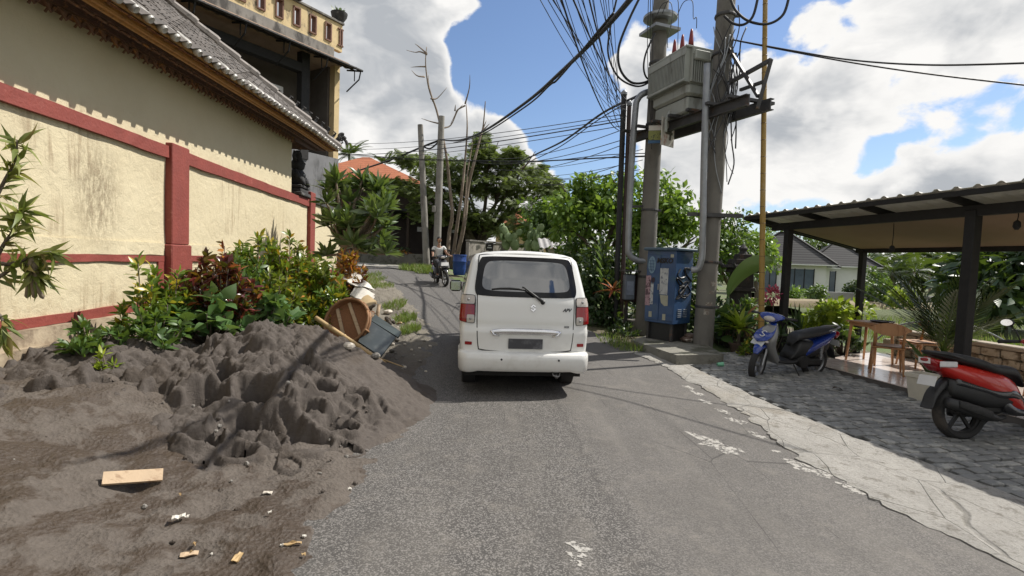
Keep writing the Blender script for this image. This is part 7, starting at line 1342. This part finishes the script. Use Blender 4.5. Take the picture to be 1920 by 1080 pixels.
def wood(label, x0, x1, y0, y1, h, n, size):
    x = RNG.uniform(x0, x1, n); y = RNG.uniform(y0, y1, n); top = np.array([h*(.7+.45*mn.noise(Vector((a*.12, b_*.05, 3)))) for a, b_ in zip(x, y)]); z = np.array([gz(a, b_) for a, b_ in zip(x, y)])+top*RNG.uniform(.0, 1, n)**.6
    o = leafobj("distant_wood", OVAL, np.stack([x, y, z], 1), rdir(n), rdir(n, 1), size*RNG.uniform(.6, 1.4, n), L_FAR, None); o["kind"] = "stuff"; tag(o, label, "wood")
wood("dark mass of far woodland closing the field behind the palm grove", 30, 120, 98, 112, 7.5, 9000, .9)
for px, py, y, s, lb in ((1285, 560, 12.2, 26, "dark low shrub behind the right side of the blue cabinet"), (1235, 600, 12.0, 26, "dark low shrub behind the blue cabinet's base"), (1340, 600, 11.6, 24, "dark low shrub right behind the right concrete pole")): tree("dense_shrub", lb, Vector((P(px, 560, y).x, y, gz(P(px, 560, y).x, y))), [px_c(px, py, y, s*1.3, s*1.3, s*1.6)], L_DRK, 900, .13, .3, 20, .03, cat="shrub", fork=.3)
# trees off-frame left and behind close the horizon
for px, y, s in ((-260, 30, 80), (330, 60, 60), (560, 62, 50)): tree("broadleaf_tree", "dark tree standing beyond the cream house", Vector((P(px, 480, y).x, y, gz(P(px, 480, y).x, y))), [px_c(px, 430, y, s, s, s*.7)], L_MID, 1500, .5, 1.0, 26, .25, group="dark trees beyond the cream house")
# ---- grass
def grass(label, spots, n, h, mat, name="grass"):
    ps = []
    for k in range(n):
        x0_, y0_, rx, ry = spots[RNG.integers(0, len(spots))]; a = RNG.uniform(0, 6.283); q = math.sqrt(RNG.uniform(0, 1)); x, y = x0_+math.cos(a)*q*rx, y0_+math.sin(a)*q*ry; ps.append((x, y, max(gz(x, y), mudz(x, y) if x < 0 and y < 20 else -9)-.01))
    d = rdir(n)*.55+(0, 0, 1); o = leafobj(name, tmpl(.09, .1, .25, 2, (1, .7)), ps, d, rdir(n), h*RNG.uniform(.4, 1.2, n), mat, None); o["kind"] = "stuff"; tag(o, label, "grass")
def gsp(px, py, rx, ry): q = gnd(px, py); return (q.x, q.y, rx, ry)
grass("green grass tufts along the broken left road edge past the debris", [gsp(715, 545, .3, 1.2), gsp(700, 530, .3, 1.5), gsp(740, 580, .25, .8), gsp(760, 605, .25, .5), gsp(770, 625, .18, .4), gsp(692, 520, .3, 1.5)], 2600, .17, L_GRS)
grass("bright grass bank at the foot of the slim bend poles", [gsp(790, 508, .9, .7), gsp(780, 506, .8, .6), gsp(800, 512, .5, .6)], 1800, .3, L_GRS)
grass("weedy grass along the right road edge by the concrete footing", [gsp(1170, 650, .3, .5), gsp(1150, 640, .3, .7), gsp(1195, 655, .2, .3)], 700, .15, L_GRS)
grass("rank grass in the field beyond the cafe terrace", [(12, 14, 2.5, 2), (15, 19, 4, 2), (18, 24, 5, 2), (11, 13, 1.5, 1.5), (20, 30, 6, 2)], 3500, .3, L_GRS)
# ================================================================== rubbish beside the heap, small litter
WOODP = pm("raw_plank", (.46, .34, .22), .75, .2, 3, .3, 40, c2=(.30, .20, .12), f2=(.5, .66), s2=4, strk=(1, 6, 6)); BAM = pm("pale_bamboo", (.42, .29, .14), .6, .25, 4, .2, 30); RATT = pm("brown_rattan", (.22, .10, .045), .8, .4, 60, .9, 160, bd=.006); SACK = pm("white_sack", (.55, .52, .46), .85, .2, 5, .4, 30)
a, b_, c_ = onsurf(192, 912), onsurf(305, 896), onsurf(188, 897)
pk_ = (a+b_)/2; d = (b_-a).normalized(); mb = MB(); mb.bar(a+Vector((0, 0, .035)), b_+Vector((0, 0, .02)), .085, .022, (0, -.75, .7)); obj("wood_plank", mb, WOODP, None, top=("short pale offcut of plank lying on the sand in the foreground", "plank"))
# round rattan chair tipped on its side
q0 = P(665, 612, 8.0); rc = thing("rattan_basket", "broken round brown rattan basket chair tipped over against the sand heap", "chair", (q0.x, q0.y, gz(q0.x, q0.y))); bpy.context.view_layer.update(); Ms = Matrix.Rotation(R(-28), 3, 'Y') @ Matrix.Rotation(R(62), 3, 'X')
mb = MB(); mb.lathe([(.02, .0), (.2, .01), (.30, .06), (.345, .16), (.36, .27), (.345, .27), (.33, .17), (.28, .08), (.02, .03)], q0, 26, Ms); mb.lathe([(.001, .17), (.335, .17)], q0, 26, Ms, cap=False); obj("bowl", mb, RATT, rc, ang=50, world=True)
for k in (-.14, .12): mb = MB(); mb.bar(q0+Ms @ Vector((k, -.31, .19)), q0+Ms @ Vector((k*.8, .31, .19)), .05, .02, Ms @ Vector((0, 0, 1))); obj("strap", mb, WOODP, rc, world=True)
mb = MB()
for r_, z in ((.362, .27), (.355, .19)): mb.tube([q0+Ms @ Vector((r_*math.cos(2*math.pi*i/24), r_*math.sin(2*math.pi*i/24), z)) for i in range(25)], .022, 6)
for k in range(5): a_ = 2*math.pi*k/5+.4; mb.tube([q0+Ms @ Vector((r_*math.cos(a_), r_*math.sin(a_), z)) for r_, z in ((.05, -.02), (.31, .04), (.365, .16), (.375, .28))], .02, 6)
obj("rim", mb, pm("rattan_frame", (.25, .13, .06), .7, .3, 9), rc, True, world=True)
pa, pb_ = P(592, 596, 7.45), P(722, 682, 7.1); mb = MB(); n_ = 14
mb.tube([pa.lerp(pb_, i/n_) for i in range(n_+1)], [.036-.006*i/n_ for i in range(n_+1)], 10); [mb.tube([pa.lerp(pb_, t_-.006), pa.lerp(pb_, t_), pa.lerp(pb_, t_+.006)], [.036, .041, .036], 10) for t_ in (.2, .42, .64, .86)]; obj("bamboo_pole", mb, BAM, None, True, top=("thick pale bamboo length sloping down across the tipped rattan basket", "bamboo pole"))
mb = MB(); mb.tube([P(712, 672, 7.2), P(757, 688, 7.05)], [.012, .008], 6); obj("wooden_stick", mb, BAM, None, True, top=("thin stick poking out below the end of the bamboo length", "stick"))
q = [P(672, 640, 7.55), P(714, 668, 7.35), P(742, 632, 7.75), P(690, 598, 8.0)]; nrm = (q[1]-q[0]).cross(q[3]-q[0]).normalized(); mb = MB(); mb.add([v for v in q]+[v-nrm*.03 for v in q], [(0, 1, 2, 3), (7, 6, 5, 4)]+[(i, 4+i, 4+(i+1) % 4, (i+1) % 4) for i in range(4)]); obj("panel", mb, pm("slate_panel", (.055, .065, .068), .35, .25, 3, c2=(.10, .11, .11), f2=(.5, .7)), None, top=("dark slate-grey board leaning in the rubbish right of the rattan basket", "board"))
q = [P(690, 597, 8.2), P(746, 632, 7.9), P(752, 622, 8.1), P(668, 566, 8.5)]; mb = MB(); nrm = (q[1]-q[0]).cross(q[3]-q[0]).normalized(); mb.add(q+[v-nrm*.04 for v in q], [(0, 1, 2, 3), (7, 6, 5, 4)]+[(i, 4+i, 4+(i+1) % 4, (i+1) % 4) for i in range(4)]); obj("panel", mb, pm("dark_teal_board", (.03, .042, .042), .6, .3, 4), None, top=("narrow dark board behind the slate-grey one in the rubbish", "board"))
def rag(label, cat, pts, mat, th=.02, name="sheet", sub=10, amp=.03):
    """crumpled sheet over four survey corners"""
    q = [P(*p) for p in pts]; mb = MB()
    def f(u, v, o): p_ = q[0].lerp(q[1], u).lerp(q[3].lerp(q[2], u), v); n3 = mn.noise_vector(p_*5); return p_+n3*amp+Vector((0, 0, o))
    mb.grid(lambda u, v: f(u, v, th), sub, sub); mb.grid(lambda u, v: f(u, v, 0), sub, sub, flip=True); return obj(name, mb, mat, None, True, top=(label, cat))
rag("whitish sheet of bent board on top of the rubbish, below the orange croton", "board", [(634, 522, 10.2), (668, 512, 10.5), (704, 545, 9.8), (668, 538, 9.7)], SACK, .02, "board_sheet"); rag("crumpled white sack under the bent whitish sheet", "sack", [(655, 558, 9.5), (668, 540, 9.8), (702, 556, 9.6), (690, 572, 9.2)], SACK, .05, "sack"); rag("tan cardboard piece in the middle of the rubbish", "cardboard", [(660, 575, 9.0), (690, 556, 9.3), (706, 568, 9.1), (692, 582, 8.8)], pm("cardboard", (.42, .31, .17), .85, .2, 5), .03, "cardboard"); rag("brown matted mat draped over the top of the rattan basket", "mat", [(626, 574, 8.5), (656, 560, 8.8), (702, 590, 8.3), (690, 604, 8.0)], pm("brown_mat", (.17, .115, .075), .9, .4, 20, .8, 50, c2=(.34, .25, .15), f2=(.55, .65), s2=7), .03, "mat")
rr = random.Random(12)
def stick(label, p0, p1, r_, mat, grp): mb = MB(); mb.tube([p0, p0.lerp(p1, .5)+Vector((0, 0, .01)), p1], [r_, r_, r_*.7], 6); obj("debris_stick", mb, mat, None, True, top=(label, "stick", grp))
for i in range(14):
    c_ = P(705+rr.uniform(-25, 45), 590+rr.uniform(-30, 40), 8.6+rr.uniform(-.3, .5)); d = Vector((rr.uniform(-1, 1), rr.uniform(-.5, .5), rr.uniform(-.6, .15)))*rr.uniform(.15, .35); c_.z = max(c_.z, mudz(c_.x, c_.y)+.05); stick("splintered length of wood in the rubbish pile right of the rattan basket", c_-d, c_+d, rr.uniform(.012, .035), (BAM, BARK, WOODP)[i % 3], "splintered wood in the rubbish pile")
def chunk(label, px, py, s, mat, grp=None, name="stone", cat="stone", y=None, sq=(1, .8, .55)):
    p_ = onsurf(px, py) if y is None else P(px, py, y); mb = MB(); mb.ball((0, 0, s*sq[2]*.6), s, 9, 6, sq, Matrix.Rotation(px*.1, 3, 'Z')); mb.v = [v*(1+.35*mn.noise(v/s*1.3+Vector((px, py, 0)))) for v in mb.v]; o = obj(name, mb, mat, None, False, top=(label, cat, grp)); o.location = p_+Vector((0, 0, -.008)); return o
STN = pm("loose_stone", (.20, .185, .165), .9, .3, 9, .5, 40); PALE = pm("pale_chip", (.52, .47, .40), .8, .25, 12)
for i, (px, py, s) in enumerate(((690, 660, .10), (705, 672, .07), (678, 648, .09), (735, 660, .05), (728, 590, .10), (735, 605, .08), (722, 612, .07), (745, 640, .06), (655, 655, .08))): chunk("lump of broken concrete in the rubbish between the heap and the road", px, py, s, (PALE, STN)[i % 2], "broken concrete lumps in the rubbish")
for i in range(44):
    px, py = rr.uniform(20, 640), rr.uniform(800, 1060)
    if i < 34: px, py = rr.uniform(300, 760), rr.uniform(720, 930)
    chunk("small clod or pebble scattered on the sand", px, py, rr.uniform(.008, .022), (STN, DIRT)[i % 3 > 0] if True else STN, "scattered pebbles and clods on the sand", "pebble", "pebble", None, (1, .8, .75))
for i in range(26): px, py = rr.uniform(790, 800), rr.uniform(600, 690); q = gnd(735+rr.uniform(-10, 75), 610+rr.uniform(0, 90)); o = chunk("bit of gravel strewn on the left road edge past the heap", 0, 0, rr.uniform(.012, .04), (PALE, STN)[i % 2], "gravel on the left road edge", "gravel_stone", "gravel", 5); o.location = Vector((q.x, q.y, max(gz(q.x, q.y), mudz(q.x, q.y))))
def scrap(label, px, py, w_, h_, mat, rz, cat="scrap", name="paper_scrap", grp=None):
    p_ = onsurf(px, py); mb = MB(); mb.grid(lambda u, v: Vector(((u-.5)*w_, (v-.5)*h_, .012+.014*fbm(u*3+px, v*3))), 5, 4); mb.grid(lambda u, v: Vector(((u-.5)*w_, (v-.5)*h_, .006+.014*fbm(u*3+px, v*3))), 5, 4, flip=True); o = obj(name, mb, mat, None, False, top=(label, cat, grp)); o.location = p_+Vector((0, 0, .004)); o.rotation_euler = (0, 0, rz)
scrap("scrap of white plastic on the mud in front of the heap", 335, 978, .07, .045, SACK, .5); scrap("tan sliver of wood near the bottom photo edge", 355, 1045, .09, .035, WOODP, .4, "wood chip", "wood_chip"); scrap("pale chip standing on the mud right of the tan sliver", 445, 1052, .04, .08, BAM, .2, "wood chip", "wood_chip"); scrap("small pinkish chip of brick below the heap", 502, 928, .06, .03, PALE, .2, "brick chip", "brick_chip"); scrap("light straw-coloured splinter on the mud towards the road", 548, 1028, .10, .02, BAM, .3, "wood chip", "wood_chip"); scrap("white speck of litter at the heap's right foot", 655, 920, .03, .03, SACK, .3)
for i in range(9): scrap("tiny pale fleck of litter on the muddy sand", rr.uniform(60, 620), rr.uniform(860, 1060), rr.uniform(.012, .03), rr.uniform(.01, .02), (SACK, BAM)[i % 2], rr.uniform(0, 3), "litter", "litter_fleck", "pale flecks of litter on the sand")
cup = thing("green_cup", "flattened pale green cup lying beside the concrete footing", "cup", gnd(1350, 689)+Vector((0, 0, .05))); mb = MB(); mb.lathe([(.03, -.05), (.04, .05), (.037, .05), (.028, -.045)], n=12, M=Matrix.Rotation(R(85), 3, 'Y')); obj("cup", mb, pm("cup_green", (.16, .42, .26), .4), cup)
q = gnd(1570, 735); mb = MB(); mb.grid(lambda u, v: Vector(((u-.5)*.16, (v-.5)*.09*math.sin(math.pi*u+.001), .02+.03*math.sin(u*4))), 8, 5); o = obj("fallen_leaf", mb, pm("brown_leaf", (.05, .035, .022), .8), None, True, top=("dry brown leaf lying on the paving before the terrace", "leaf")); o.location = q+Vector((0, 0, .015))
mb = MB(); k_ = MB(); mb.box((0, 0, .05), (.3, .22, .1), .3, bev=.04); mb.ball((.05, 0, .12), .12, 8, 6, (1.2, .8, .5)); o = obj("rubbish_bag", mb, pm("bag_brown", (.12, .08, .06), .6, .4, 8, c2=(.42, .38, .32), f2=(.52, .6)), None, True, top=("crumpled brown and white bag on the footing right under the blue cabinet", "bag")); o.location = P(1292, 640, 9.95); o.location.z = .28
